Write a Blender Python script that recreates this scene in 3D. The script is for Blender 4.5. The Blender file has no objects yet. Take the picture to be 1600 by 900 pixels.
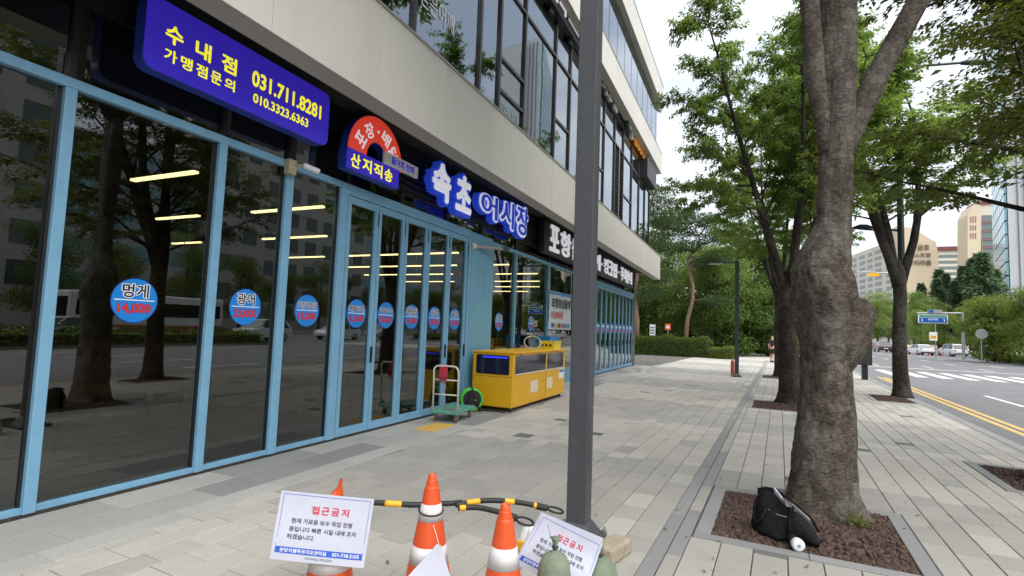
import bpy, bmesh, math, random
import numpy as np
from mathutils import Vector, Matrix
R = math.radians
SC = bpy.context.scene
COL = SC.collection
random.seed(7)

# ------------------------------------------------------------------ camera
CAM_R = Vector((0.91225631, 0.40803314, 0.03601926))
CAM_U = Vector((-0.0019724, -0.08355669, 0.99650107))
CAM_F = Vector((-0.40961511, 0.90913543, 0.07542032))
CAM_O = Vector((0, 0, 1.6))
cd = bpy.data.cameras.new('camera')
cam = bpy.data.objects.new('camera', cd)
COL.objects.link(cam)
m = Matrix((CAM_R, CAM_U, -CAM_F)).transposed().to_4x4()
m.translation = CAM_O
cam.matrix_world = m
cd.sensor_width = 36.0
cd.lens = 823.94 / 1600 * 36
cd.clip_start = 0.05
cd.clip_end = 3000
SC.camera = cam
SC.render.resolution_x = 1024
SC.render.resolution_y = 576

# ------------------------------------------------------------------ sky and sun
SUN_EL, SUN_AZ = R(60), R(118)          # azimuth clockwise from +Y
w = bpy.data.worlds.new('World')
SC.world = w
w.use_nodes = True
nt = w.node_tree
for n in list(nt.nodes):
    nt.nodes.remove(n)
wo = nt.nodes.new('ShaderNodeOutputWorld')
bg = nt.nodes.new('ShaderNodeBackground')
sky = nt.nodes.new('ShaderNodeTexSky')
sky.sky_type = 'NISHITA'
sky.sun_disc = False
sky.sun_elevation = SUN_EL
sky.sun_rotation = SUN_AZ
sky.dust_density = 2.5
sky.air_density = 1.2
tc = nt.nodes.new('ShaderNodeTexCoord')
mp = nt.nodes.new('ShaderNodeMapping')
mp.inputs['Scale'].default_value = (1.0, 1.0, 2.6)
ns = nt.nodes.new('ShaderNodeTexNoise')
ns.inputs['Scale'].default_value = 2.2
ns.inputs['Detail'].default_value = 7
ns.inputs['Roughness'].default_value = 0.55
cr = nt.nodes.new('ShaderNodeValToRGB')
cr.color_ramp.elements[0].position = 0.40
cr.color_ramp.elements[0].color = (0.42, 0.42, 0.42, 1)
cr.color_ramp.elements[1].position = 0.60
cr.color_ramp.elements[1].color = (0.97, 0.97, 0.97, 1)
mx = nt.nodes.new('ShaderNodeMix')
mx.data_type = 'RGBA'
mx.inputs[7].default_value = (6.6, 6.9, 7.4, 1)      # thin bright cloud
nt.links.new(tc.outputs['Generated'], mp.inputs['Vector'])
nt.links.new(mp.outputs[0], ns.inputs['Vector'])
nt.links.new(ns.outputs[0], cr.inputs[0])
nt.links.new(cr.outputs[0], mx.inputs[0])
nt.links.new(sky.outputs[0], mx.inputs[6])
nt.links.new(mx.outputs[2], bg.inputs[0])
bg.inputs[1].default_value = 0.072
nt.links.new(bg.outputs[0], wo.inputs[0])
sd = bpy.data.lights.new('sun', 'SUN')
sd.energy = 2.2
sd.angle = R(80)
sd.color = (1.0, 0.98, 0.945)
sun = bpy.data.objects.new('sun', sd)
COL.objects.link(sun)
sv = Vector((math.sin(SUN_AZ) * math.cos(SUN_EL), math.cos(SUN_AZ) * math.cos(SUN_EL), math.sin(SUN_EL)))
sun.rotation_euler = sv.to_track_quat('Z', 'Y').to_euler()
sun.location = (0, 0, 60)
SC.view_settings.view_transform = 'Standard'
SC.view_settings.look = 'None'
SC.view_settings.gamma = 1
SC.view_settings.exposure = 1.4

# ------------------------------------------------------------------ helpers
DP = 0.0473863
CD, SD = math.cos(DP), math.sin(DP)
def P(u, v, z=0.0):                       # paving coordinates -> world
    return Vector((u * CD + v * SD, -u * SD + v * CD, z))
def uv_of(x, y):
    return (x * CD - y * SD, x * SD + y * CD)
def ray(px, py):
    return CAM_F + CAM_R * ((px - 800) / 823.94) - CAM_U * ((py - 450) / 823.94)
def G(px, py, z=0.0):                     # ground point measured in the photograph
    d = ray(px, py)
    return CAM_O + d * ((z - 1.6) / d.z)
def DPT(px, py, y):
    d = ray(px, py)
    return CAM_O + d * (y / d.y)
def proj(p):
    v = p - CAM_O
    w_ = v.dot(CAM_F)
    if w_ <= 0.05:
        return None
    return (800 + 823.94 * v.dot(CAM_R) / w_, 450 - 823.94 * v.dot(CAM_U) / w_, w_)

MATS = {}
def mat(name, col, rough=0.6, metal=0.0, var=0.0, vscale=6.0, bump=0.0, bscale=40.0, spec=0.5, island=0.0,
        emit=0.0, coord='obj', chip=0.0, chip_col=(.5, .5, .5), gum=0.0, streak=0.0, stain=0.0, stain_col=(0.02, 0.02, 0.02), stain_scale=1.5, aniso=None, coat=0.0):
    if name in MATS:
        return MATS[name]
    M = bpy.data.materials.new(name)
    M.use_nodes = True
    t = M.node_tree
    b = t.nodes['Principled BSDF']
    b.inputs['Roughness'].default_value = rough
    b.inputs['Metallic'].default_value = metal
    b.inputs['Specular IOR Level'].default_value = spec
    b.inputs['Coat Weight'].default_value = coat
    base = (col[0], col[1], col[2], 1)
    b.inputs['Base Color'].default_value = base
    M.diffuse_color = base
    if coord == 'world':
        g = t.nodes.new('ShaderNodeNewGeometry'); vec = g.outputs['Position']
    else:
        g = t.nodes.new('ShaderNodeTexCoord'); vec = g.outputs['Object']
    if aniso:
        mpn = t.nodes.new('ShaderNodeMapping'); mpn.inputs['Scale'].default_value = aniso
        t.links.new(vec, mpn.inputs[0]); vec = mpn.outputs[0]
    cur = None
    if var > 0:
        n = t.nodes.new('ShaderNodeTexNoise'); n.inputs['Scale'].default_value = vscale
        n.inputs['Detail'].default_value = 6; n.inputs['Roughness'].default_value = 0.62
        t.links.new(vec, n.inputs['Vector'])
        r = t.nodes.new('ShaderNodeMapRange')
        r.inputs[1].default_value = 0.3; r.inputs[2].default_value = 0.7
        r.inputs[3].default_value = 1 - var; r.inputs[4].default_value = 1 + var
        t.links.new(n.outputs[0], r.inputs[0])
        h = t.nodes.new('ShaderNodeMix'); h.data_type = 'RGBA'; h.blend_type = 'MULTIPLY'
        h.inputs[0].default_value = 1.0; h.inputs[6].default_value = base
        t.links.new(r.outputs[0], h.inputs[7]); cur = h.outputs[2]
    if island > 0:
        gi = t.nodes.new('ShaderNodeNewGeometry'); oi = t.nodes.new('ShaderNodeObjectInfo')
        ad = t.nodes.new('ShaderNodeMath'); ad.operation = 'ADD'
        t.links.new(gi.outputs['Random Per Island'], ad.inputs[0]); t.links.new(oi.outputs['Random'], ad.inputs[1])
        fr = t.nodes.new('ShaderNodeMath'); fr.operation = 'FRACT'; t.links.new(ad.outputs[0], fr.inputs[0])
        r = t.nodes.new('ShaderNodeMapRange'); r.inputs[3].default_value = 1 - island; r.inputs[4].default_value = 1 + island
        t.links.new(fr.outputs[0], r.inputs[0])
        h = t.nodes.new('ShaderNodeMix'); h.data_type = 'RGBA'; h.blend_type = 'MULTIPLY'; h.inputs[0].default_value = 1.0
        if cur: t.links.new(cur, h.inputs[6])
        else: h.inputs[6].default_value = base
        t.links.new(r.outputs[0], h.inputs[7]); cur = h.outputs[2]
    if stain > 0:
        n = t.nodes.new('ShaderNodeTexNoise'); n.inputs['Scale'].default_value = stain_scale
        n.inputs['Detail'].default_value = 8; n.inputs['Roughness'].default_value = 0.7
        t.links.new(vec, n.inputs['Vector'])
        r = t.nodes.new('ShaderNodeMapRange'); r.inputs[1].default_value = 0.52; r.inputs[2].default_value = 0.72
        r.inputs[3].default_value = 0; r.inputs[4].default_value = stain
        t.links.new(n.outputs[0], r.inputs[0])
        h = t.nodes.new('ShaderNodeMix'); h.data_type = 'RGBA'
        t.links.new(r.outputs[0], h.inputs[0])
        if cur: t.links.new(cur, h.inputs[6])
        else: h.inputs[6].default_value = base
        h.inputs[7].default_value = (*stain_col, 1); cur = h.outputs[2]
    def over(fac_socket, colr):
        nonlocal cur
        h = t.nodes.new('ShaderNodeMix'); h.data_type = 'RGBA'
        t.links.new(fac_socket, h.inputs[0])
        if cur: t.links.new(cur, h.inputs[6])
        else: h.inputs[6].default_value = base
        h.inputs[7].default_value = (*colr, 1); cur = h.outputs[2]
    def thresh(sock, a_, b_, top):
        r = t.nodes.new('ShaderNodeMapRange'); r.inputs[1].default_value = a_; r.inputs[2].default_value = b_
        r.inputs[3].default_value = 0; r.inputs[4].default_value = top; t.links.new(sock, r.inputs[0]); return r.outputs[0]
    if streak > 0:                         # rain streaks run down the panels
        mpn = t.nodes.new('ShaderNodeMapping'); mpn.inputs['Scale'].default_value = (7, 7, .35); t.links.new(vec, mpn.inputs[0])
        n = t.nodes.new('ShaderNodeTexNoise'); n.inputs['Scale'].default_value = 1.6; n.inputs['Detail'].default_value = 6; t.links.new(mpn.outputs[0], n.inputs['Vector'])
        over(thresh(n.outputs[0], .50, .75, streak), tuple(c * .55 for c in col))
    if chip > 0:
        n = t.nodes.new('ShaderNodeTexNoise'); n.inputs['Scale'].default_value = 11; n.inputs['Detail'].default_value = 9; n.inputs['Roughness'].default_value = .75
        t.links.new(vec, n.inputs['Vector']); over(thresh(n.outputs[0], .665, .685, chip), chip_col)
        n = t.nodes.new('ShaderNodeTexNoise'); n.inputs['Scale'].default_value = 2.6; n.inputs['Detail'].default_value = 8; n.inputs['Roughness'].default_value = .7
        t.links.new(vec, n.inputs['Vector']); over(thresh(n.outputs[0], .55, .75, chip * .45), tuple(c * .6 for c in col))
    if gum > 0:                            # trodden gum, drips and small marks
        for (sc_, rad_, colr) in ((3.1, .055, (.07, .068, .064)), (7.3, .04, (.10, .098, .09))):
            vo = t.nodes.new('ShaderNodeTexVoronoi'); vo.inputs['Scale'].default_value = sc_; t.links.new(vec, vo.inputs['Vector'])
            over(thresh(vo.outputs['Distance'], rad_ * 1.25, rad_ * .8, gum), colr)
        n = t.nodes.new('ShaderNodeTexNoise'); n.inputs['Scale'].default_value = .9; n.inputs['Detail'].default_value = 9; n.inputs['Roughness'].default_value = .65
        t.links.new(vec, n.inputs['Vector']); over(thresh(n.outputs[0], .53, .72, gum * .45), tuple(c * .55 for c in col))
    if cur:
        t.links.new(cur, b.inputs['Base Color'])
    if bump > 0:
        n = t.nodes.new('ShaderNodeTexNoise'); n.inputs['Scale'].default_value = bscale
        n.inputs['Detail'].default_value = 5
        t.links.new(vec, n.inputs['Vector'])
        bm_ = t.nodes.new('ShaderNodeBump'); bm_.inputs['Strength'].default_value = bump
        bm_.inputs['Distance'].default_value = 0.02
        t.links.new(n.outputs[0], bm_.inputs['Height']); t.links.new(bm_.outputs[0], b.inputs['Normal'])
    if emit > 0:
        b.inputs['Emission Color'].default_value = base
        b.inputs['Emission Strength'].default_value = emit
    MATS[name] = M
    return M

def glass_mat(name, tint, refl_min, ior=1.5, rough=0.0, refl_tint=(1, 1, 1), wavy=0.0):
    """flat architectural pane: clear tinted transmission + Fresnel mirror"""
    M = bpy.data.materials.new(name)
    M.use_nodes = True
    t = M.node_tree
    for n in list(t.nodes):
        t.nodes.remove(n)
    o = t.nodes.new('ShaderNodeOutputMaterial')
    tr = t.nodes.new('ShaderNodeBsdfTransparent'); tr.inputs[0].default_value = (*tint, 1)
    gl = t.nodes.new('ShaderNodeBsdfGlossy'); gl.inputs['Roughness'].default_value = rough
    gl.inputs['Color'].default_value = (*refl_tint, 1)
    ge = t.nodes.new('ShaderNodeNewGeometry')
    dt = t.nodes.new('ShaderNodeVectorMath'); dt.operation = 'DOT_PRODUCT'
    t.links.new(ge.outputs['Incoming'], dt.inputs[0]); t.links.new(ge.outputs['Normal'], dt.inputs[1])
    ab = t.nodes.new('ShaderNodeMath'); ab.operation = 'ABSOLUTE'; t.links.new(dt.outputs['Value'], ab.inputs[0])
    om = t.nodes.new('ShaderNodeMath'); om.operation = 'SUBTRACT'; om.inputs[0].default_value = 1.0; t.links.new(ab.outputs[0], om.inputs[1])
    pw = t.nodes.new('ShaderNodeMath'); pw.operation = 'POWER'; pw.inputs[1].default_value = 5.0; t.links.new(om.outputs[0], pw.inputs[0])
    r = t.nodes.new('ShaderNodeMapRange')
    r.inputs[3].default_value = refl_min; r.inputs[4].default_value = 1.0
    t.links.new(pw.outputs[0], r.inputs[0])
    mxs = t.nodes.new('ShaderNodeMixShader')
    if wavy > 0:
        tcn = t.nodes.new('ShaderNodeNewGeometry')
        n = t.nodes.new('ShaderNodeTexNoise'); n.inputs['Scale'].default_value = 0.9; n.inputs['Detail'].default_value = 1
        t.links.new(tcn.outputs['Position'], n.inputs['Vector'])
        bp = t.nodes.new('ShaderNodeBump'); bp.inputs['Strength'].default_value = wavy; bp.inputs['Distance'].default_value = 0.05
        t.links.new(n.outputs[0], bp.inputs['Height']); t.links.new(bp.outputs[0], gl.inputs['Normal'])
    t.links.new(r.outputs[0], mxs.inputs[0])
    t.links.new(tr.outputs[0], mxs.inputs[1]); t.links.new(gl.outputs[0], mxs.inputs[2])
    t.links.new(mxs.outputs[0], o.inputs[0])
    MATS[name] = M
    return M

def leaf_mat(name, col, trans=(0.10, 0.19, 0.03), var=0.35, rough=0.45):
    M = bpy.data.materials.new(name)
    M.use_nodes = True
    t = M.node_tree
    b = t.nodes['Principled BSDF']
    o = t.nodes['Material Output']
    gi = t.nodes.new('ShaderNodeNewGeometry')
    oi = t.nodes.new('ShaderNodeObjectInfo')
    ramp = t.nodes.new('ShaderNodeValToRGB')
    c = col
    ramp.color_ramp.elements[0].color = (c[0] * (1 - var), c[1] * (1 - var), c[2] * (1 - var), 1)
    ramp.color_ramp.elements[1].color = (c[0] * (1 + var * 1.3), c[1] * (1 + var), c[2] * (1 + var * .6), 1)
    t.links.new(gi.outputs['Random Per Island'], ramp.inputs[0])
    # clumps of slightly different green through the crown
    n = t.nodes.new('ShaderNodeTexNoise'); n.inputs['Scale'].default_value = 0.55; n.inputs['Detail'].default_value = 3
    t.links.new(gi.outputs['Position'], n.inputs['Vector'])
    mr = t.nodes.new('ShaderNodeMapRange'); mr.inputs[1].default_value = .35; mr.inputs[2].default_value = .68
    mr.inputs[3].default_value = 0; mr.inputs[4].default_value = .55
    t.links.new(n.outputs[0], mr.inputs[0])
    mxx = t.nodes.new('ShaderNodeMix'); mxx.data_type = 'RGBA'
    t.links.new(mr.outputs[0], mxx.inputs[0]); t.links.new(ramp.outputs[0], mxx.inputs[6])
    mxx.inputs[7].default_value = (c[0] * 1.9, c[1] * 1.35, c[2] * .9, 1)
    t.links.new(mxx.outputs[2], b.inputs['Base Color'])
    b.inputs['Roughness'].default_value = rough
    b.inputs['Specular IOR Level'].default_value = 0.35
    tl = t.nodes.new('ShaderNodeBsdfTranslucent'); tl.inputs[0].default_value = (*trans, 1)
    ms = t.nodes.new('ShaderNodeMixShader'); ms.inputs[0].default_value = 0.48
    t.links.new(b.outputs[0], ms.inputs[1]); t.links.new(tl.outputs[0], ms.inputs[2])
    t.links.new(ms.outputs[0], o.inputs[0])
    MATS[name] = M
    return M

WM = {}                                    # own record of world matrices
def empty(name, loc, label=None, cat=None, group=None, rz=0.0, kind=None):
    o = bpy.data.objects.new(name, None)
    o.empty_display_size = 0.2
    COL.objects.link(o)
    o.location = loc
    o.rotation_euler = (0, 0, rz)
    WM[o.name] = Matrix.Translation(Vector(loc)) @ Matrix.Rotation(rz, 4, 'Z')
    tag(o, label, cat, group, kind)
    return o
def tag(o, label=None, cat=None, group=None, kind=None):
    if label: o['label'] = label
    if cat: o['category'] = cat
    if group: o['group'] = group
    if kind: o['kind'] = kind
    return o

class MB:
    def __init__(s):
        s.v = []; s.f = []; s.mi = []
    def quad(s, a, b, c, d, mi=0):
        n = len(s.v); s.v += [tuple(a), tuple(b), tuple(c), tuple(d)]; s.f.append((n, n + 1, n + 2, n + 3)); s.mi.append(mi)
    def box(s, x0, x1, y0, y1, z0, z1, mi=0):
        if x0 > x1: x0, x1 = x1, x0
        if y0 > y1: y0, y1 = y1, y0
        if z0 > z1: z0, z1 = z1, z0
        n = len(s.v)
        s.v += [(x0, y0, z0), (x1, y0, z0), (x1, y1, z0), (x0, y1, z0), (x0, y0, z1), (x1, y0, z1), (x1, y1, z1), (x0, y1, z1)]
        s.hexa(n, mi); return s
    def hexa(s, n, mi=0):
        for q in ((0, 3, 2, 1), (4, 5, 6, 7), (0, 1, 5, 4), (1, 2, 6, 5), (2, 3, 7, 6), (3, 0, 4, 7)):
            s.f.append(tuple(n + i for i in q)); s.mi.append(mi)
    def hex8(s, pts, mi=0):                # 4 bottom (ccw from above) + 4 top
        n = len(s.v); s.v += [tuple(p) for p in pts]; s.hexa(n, mi); return s
    def prism(s, poly, ax, a, b, mi=0):    # poly in the two other axes, extruded along ax from a to b
        n = len(s.v); k = len(poly)
        def mk(p, t):
            return {'x': (t, p[0], p[1]), 'y': (p[0], t, p[1]), 'z': (p[0], p[1], t)}[ax]
        s.v += [mk(p, a) for p in poly] + [mk(p, b) for p in poly]
        s.f.append(tuple(range(n, n + k))); s.mi.append(mi)
        s.f.append(tuple(range(n + 2 * k - 1, n + k - 1, -1))); s.mi.append(mi)
        for i in range(k):
            j = (i + 1) % k
            s.f.append((n + i, n + k + i, n + k + j, n + j)); s.mi.append(mi)
        return s
    def tube(s, pts, rad, n=8, cap=True, mi=0):
        pts = [Vector(p) for p in pts]
        if not hasattr(rad, '__len__'): rad = [rad] * len(pts)
        b = len(s.v); prev = None
        for i, p in enumerate(pts):
            d = (pts[min(i + 1, len(pts) - 1)] - pts[max(i - 1, 0)])
            d = d.normalized() if d.length > 1e-9 else Vector((0, 0, 1))
            if prev is None:
                a = d.cross(Vector((0, 0, 1)) if abs(d.z) < .9 else Vector((1, 0, 0))).normalized()
            else:
                a = (prev - d * prev.dot(d)).normalized()
            prev = a; c = d.cross(a)
            for k in range(n):
                t = 2 * math.pi * k / n
                s.v.append(tuple(p + (a * math.cos(t) + c * math.sin(t)) * rad[i]))
        for i in range(len(pts) - 1):
            for k in range(n):
                k2 = (k + 1) % n
                s.f.append((b + i * n + k, b + i * n + k2, b + (i + 1) * n + k2, b + (i + 1) * n + k)); s.mi.append(mi)
        if cap:
            s.f.append(tuple(b + k for k in range(n - 1, -1, -1))); s.mi.append(mi)
            e = b + (len(pts) - 1) * n
            s.f.append(tuple(e + k for k in range(n))); s.mi.append(mi)
        return s
    def lathe(s, prof, c=(0, 0, 0), n=24, mi=0, axis='z'):
        b = len(s.v); k = len(prof)
        for (r, z) in prof:
            for i in range(n):
                t = 2 * math.pi * i / n
                q = (r * math.cos(t), r * math.sin(t), z)
                if axis == 'x': q = (q[2], q[0], q[1])
                if axis == 'y': q = (q[1], q[2], q[0])
                s.v.append((c[0] + q[0], c[1] + q[1], c[2] + q[2]))
        for j in range(k - 1):
            for i in range(n):
                i2 = (i + 1) % n
                s.f.append((b + j * n + i, b + j * n + i2, b + (j + 1) * n + i2, b + (j + 1) * n + i)); s.mi.append(mi)
        if prof[0][0] > 1e-6: s.f.append(tuple(b + i for i in range(n - 1, -1, -1))); s.mi.append(mi)
        if prof[-1][0] > 1e-6: s.f.append(tuple(b + (k - 1) * n + i for i in range(n))); s.mi.append(mi)
        return s
    def ring(s, c, R0, r, ux, uy, n=32, k=8, mi=0):
        c = Vector(c); ux = Vector(ux); uy = Vector(uy); nz = ux.cross(uy); b = len(s.v)
        for i in range(n):
            t = 2 * math.pi * i / n; d = ux * math.cos(t) + uy * math.sin(t)
            for j in range(k):
                q = 2 * math.pi * j / k
                s.v.append(tuple(c + d * (R0 + r * math.cos(q)) + nz * (r * math.sin(q))))
        for i in range(n):
            for j in range(k):
                i2, j2 = (i + 1) % n, (j + 1) % k
                s.f.append((b + i * k + j, b + i2 * k + j, b + i2 * k + j2, b + i * k + j2)); s.mi.append(mi)
        return s
    def add(s, verts, faces, mi=0):
        n = len(s.v); s.v += [tuple(p) for p in verts]
        for f in faces: s.f.append(tuple(n + i for i in f)); s.mi.append(mi)
        return s
    def xform(s, M):
        s.v = [tuple(M @ Vector(p)) for p in s.v]; return s
    def mesh(s, name, mats, smooth=False):
        me = bpy.data.meshes.new(name)
        me.from_pydata(s.v, [], s.f)
        if not isinstance(mats, (list, tuple)): mats = [mats]
        for x in mats: me.materials.append(x)
        if len(mats) > 1: me.polygons.foreach_set('material_index', s.mi)
        if smooth: me.polygons.foreach_set('use_smooth', [True] * len(s.f))
        me.update()
        return me
    def build(s, name, mats, parent=None, smooth=False, bevel=0.0, world=True, seg=2, autosm=False):
        if parent is not None and world:
            Mi = WM[parent.name].inverted()
            s.v = [tuple(Mi @ Vector(p)) for p in s.v]
        o = bpy.data.objects.new(name, s.mesh(name, mats, smooth))
        COL.objects.link(o)
        if parent is not None:
            o.parent = parent; WM[o.name] = WM[parent.name]
        else:
            WM[o.name] = Matrix.Identity(4)
        if bevel > 0:
            b = o.modifiers.new('bevel', 'BEVEL'); b.width = bevel; b.segments = seg; b.limit_method = 'ANGLE'; b.angle_limit = R(35)
        return o
def bx(name, m, parent, x0, x1, y0, y1, z0, z1, bevel=0.0):
    return MB().box(x0, x1, y0, y1, z0, z1).build(name, m, parent, bevel=bevel)

def copy_tree(o, parent=None):
    c = o.copy(); COL.objects.link(c)
    if parent is not None: c.parent = parent
    WM[c.name] = WM[parent.name] if parent is not None else Matrix.Identity(4)
    for ch in [q for q in bpy.data.objects if q.parent == o]:
        copy_tree(ch, c)
    return c
def place(o, loc, rz=0.0, scale=1.0):
    o.location = loc; o.rotation_euler = (0, 0, rz); o.scale = (scale,) * 3 if not hasattr(scale, '__len__') else scale
    return o

# lettering: glyph outlines from Blender's built-in font, fitted into a box on a surface
TXT = {}
ALL_WORDS = ["010.3323.6363", "031-718-2103", "031.711.8281", "10,000", "14,000", "15,000", "15,000원", "23,000", "40,000", "6,500", "GOWELL PRUGIO", "·", "‹", "›", "가", "개불", "거북이치과", "게", "과", "광어", "굳은어깨", "근", "금", "금호", "내", "달", "대", "랩", "렁", "매운탕", "맹", "멍게", "문", "물", "물회", "미", "바지락칼국수", "배", "베스트빌", "본", "분당지웰푸르지오관리실", "산", "산낙지", "설", "성남대로", "속", "송", "수", "시", "실", "안", "양지마을", "어", "오징어튀김", "외", "용", "우럭", "원", "의", "장", "점", "접", "정", "주", "중입니다 빠른 시일 내에 조치", "지", "직", "집", "초", "치", "크", "킹", "탕", "포", "포항점심물회", "하겠습니다.", "항", "해물라면", "현재 가로등 보수 작업 진행", "형", "활어회 판매", "회"]
def load_glyphs(words):
    cu = bpy.data.curves.new('lettering', 'FONT')
    cu.body = '\n'.join(words); cu.size = 1; cu.resolution_u = 3; cu.space_line = 4; cu.fill_mode = 'BOTH'
    o = bpy.data.objects.new('lettering', cu)
    me = o.to_mesh()
    idx = [min(len(words) - 1, max(0, int(round((.35 - v.co.y) / 4.0)))) for v in me.vertices]
    vs = [[] for _ in words]; fs = [[] for _ in words]; mp_ = []
    for v, i in zip(me.vertices, idx):
        mp_.append(len(vs[i])); vs[i].append((v.co.x, v.co.y + 4.0 * i))
    for p in me.polygons:
        i = idx[p.vertices[0]]; fs[i].append(tuple(mp_[q] for q in p.vertices))
    o.to_mesh_clear(); bpy.data.objects.remove(o); bpy.data.curves.remove(cu)
    for w_, a_, b_ in zip(words, vs, fs): TXT[w_] = (a_, b_)
load_glyphs(ALL_WORDS)
def glyphs(body, off=0.0, sp=1.0):
    if body not in TXT: load_glyphs([body])
    return TXT[body]
def bold(off):
    """offsets that thicken a stroke: shifted copies of the outline, each a hair deeper than the last"""
    if off < .006: return [(0, 0)]
    k = 8 if off > .03 else 6
    return [(0, 0)] + [(off * (1 - .07 * (i % 3)) * math.cos(R(17 + 360 * i / k)), off * (1 - .07 * (i % 3)) * math.sin(R(17 + 360 * i / k))) for i in range(k)]
def text(name, body, m, parent, org, ux, uy, wid, hgt, depth=0.004, off=0.0, lift=0.0, fit=None, sp=1.0, shear=0.0):
    """flat letters with a thin real thickness; org = lower-left corner of their box"""
    vs, fs = glyphs(body, 0.0, sp=sp)
    fo = fit if fit is not None else off
    xs = [p[0] for p in vs]; ys = [p[1] for p in vs]
    x0, x1, y0, y1 = min(xs) - fo, max(xs) + fo, min(ys) - fo, max(ys) + fo
    sx = wid / (x1 - x0); sy = hgt / (y1 - y0)
    ux = Vector(ux).normalized(); uy = Vector(uy).normalized(); nz = ux.cross(uy)
    org = Vector(org) + nz * lift
    mb = MB()
    cnt = {}
    for f in fs:
        for i in range(len(f)):
            cnt[(f[i], f[(i + 1) % len(f)])] = 1
    rim = [(a, b) for (a, b) in cnt if (b, a) not in cnt]
    step = min(.0006, depth * .03)
    for k, (dx, dy_) in enumerate(bold(off)):
        def T(p, d): return org + ux * ((p[0] + dx - x0) * sx) + uy * ((p[1] + dy_ - y0) * sy) + nz * d
        n = len(mb.v); N = len(vs)
        mb.v += [tuple(T(p, depth - k * step)) for p in vs]
        mb.f += [tuple(n + i for i in f) for f in fs]; mb.mi += [0] * len(fs)
        if depth > 0.012:                 # side walls of raised letters
            mb.v += [tuple(T(p, 0)) for p in vs]
            for (a, b) in rim:
                mb.f.append((n + b, n + a, n + N + a, n + N + b)); mb.mi.append(0)
    return mb.build(name, m, parent)
FY = (0, 1, 0); FZ = (0, 0, 1)             # reading direction / up on the shopfront
# ------------------------------------------------------------------ materials
M_LIGHT = mat('paver_light', (0.415, 0.395, 0.355), .85, var=.10, vscale=60, bump=.25, bscale=260, island=.07, coord='world', stain=.22, stain_col=(.22, .21, .19), stain_scale=2.2, gum=.55)
M_MID = mat('paver_grey', (0.325, 0.312, 0.283), .85, var=.12, vscale=60, bump=.25, bscale=260, island=.08, coord='world', stain=.25, stain_col=(.17, .165, .15), stain_scale=2.2, gum=.55)
M_DARK = mat('paver_dark', (0.125, 0.122, 0.12), .8, var=.2, vscale=60, bump=.25, bscale=260, island=.12, coord='world')
M_WHITE = mat('paver_pale', (0.395, 0.38, 0.345), .85, gum=.5, var=.08, vscale=60, bump=.2, bscale=260, island=.05, coord='world')
M_GRAN = mat('granite_slab', (0.36, 0.355, 0.335), .7, var=.16, vscale=90, bump=.12, bscale=300, island=.10, coord='world', stain=.35, stain_col=(.19, .182, .168), stain_scale=1.1, gum=.5)
M_GRAN2 = mat('granite_grey', (0.235, 0.235, 0.235), .75, var=.16, vscale=90, bump=.12, bscale=300, island=.10, coord='world', stain=.3, stain_col=(.14, .14, .135), stain_scale=1.3)
M_JOINT = mat('joint_sand', (0.10, 0.095, 0.085), .95, var=.3, vscale=25, coord='world')
M_ASPH = mat('asphalt', (0.145, 0.145, 0.15), .85, var=.14, vscale=1.2, bump=.35, bscale=320, coord='world', stain=.35, stain_col=(.085, .085, .088), stain_scale=.35)
M_PAINTW = mat('road_paint_white', (0.62, 0.62, 0.6), .7, var=.15, vscale=14, coord='world', stain=.5, stain_col=(.3, .3, .3), stain_scale=6)
M_PAINTY = mat('road_paint_yellow', (0.56, 0.37, 0.11), .7, var=.15, vscale=14, coord='world', stain=.4, stain_col=(.3, .22, .1), stain_scale=6)
M_EARTH = mat('bare_earth', (0.11, 0.09, 0.065), .95, var=.3, vscale=3, bump=.4, bscale=20, coord='world')
M_GROUND = mat('ground', (0.16, 0.16, 0.14), .95, var=.25, vscale=.4, coord='world')
M_BLUE = mat('sky_blue_paint', (0.185, 0.385, 0.555), .42, var=.07, vscale=5, bump=.03, bscale=60, stain=.20, stain_col=(.09, .25, .38), stain_scale=4, coord='world', chip=.8, chip_col=(.05, .10, .16))
M_BLUE2 = mat('sky_blue_sheet', (0.15, 0.36, 0.50), .5, var=.08, vscale=2, coord='world', stain=.25, stain_col=(.10, .25, .34), stain_scale=1.6, chip=.6, chip_col=(.06, .12, .16), streak=.35)
M_BLACK = mat('black_metal', (0.012, 0.012, 0.014), .45, var=.2, vscale=8)
M_DARKM = mat('dark_mullion', (0.045, 0.038, 0.038), .4, metal=.3, var=.15, vscale=8)
M_RUST = mat('rusty_sill', (0.035, 0.028, 0.026), .8, var=.5, vscale=20, coord='world')
M_CLAD = mat('beige_cladding', (0.60, 0.575, 0.52), .55, var=.035, vscale=1.3, island=.03, coord='world', stain=.10, stain_col=(.46, .44, .40), stain_scale=.8, bump=.02, bscale=30, streak=.09)
M_CLADU = mat('beige_soffit', (0.42, 0.395, 0.35), .6, var=.05, vscale=1.3, coord='world')
M_GLASS = glass_mat('shop_glass', (0.50, 0.53, 0.50), 0.11, wavy=.012)
M_GLASSU = glass_mat('upper_glass', (0.45, 0.49, 0.48), 0.26, refl_tint=(.86, .92, .98), wavy=.016)
M_GLASSF = mat('far_window', (0.06, 0.08, 0.09), .08, spec=.8)
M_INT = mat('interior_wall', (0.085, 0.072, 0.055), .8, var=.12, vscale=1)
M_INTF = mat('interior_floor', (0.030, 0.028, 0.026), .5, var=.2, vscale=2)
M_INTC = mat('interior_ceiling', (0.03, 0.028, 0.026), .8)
M_INTG = mat('interior_green', (0.10, 0.17, 0.12), .7, var=.1, vscale=1)
M_WOOD = mat('menu_wood', (0.20, 0.13, 0.06), .7, var=.2, vscale=4)
M_LED = mat('led_strip', (1.0, 0.74, 0.36), .5, emit=3.2)
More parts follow.
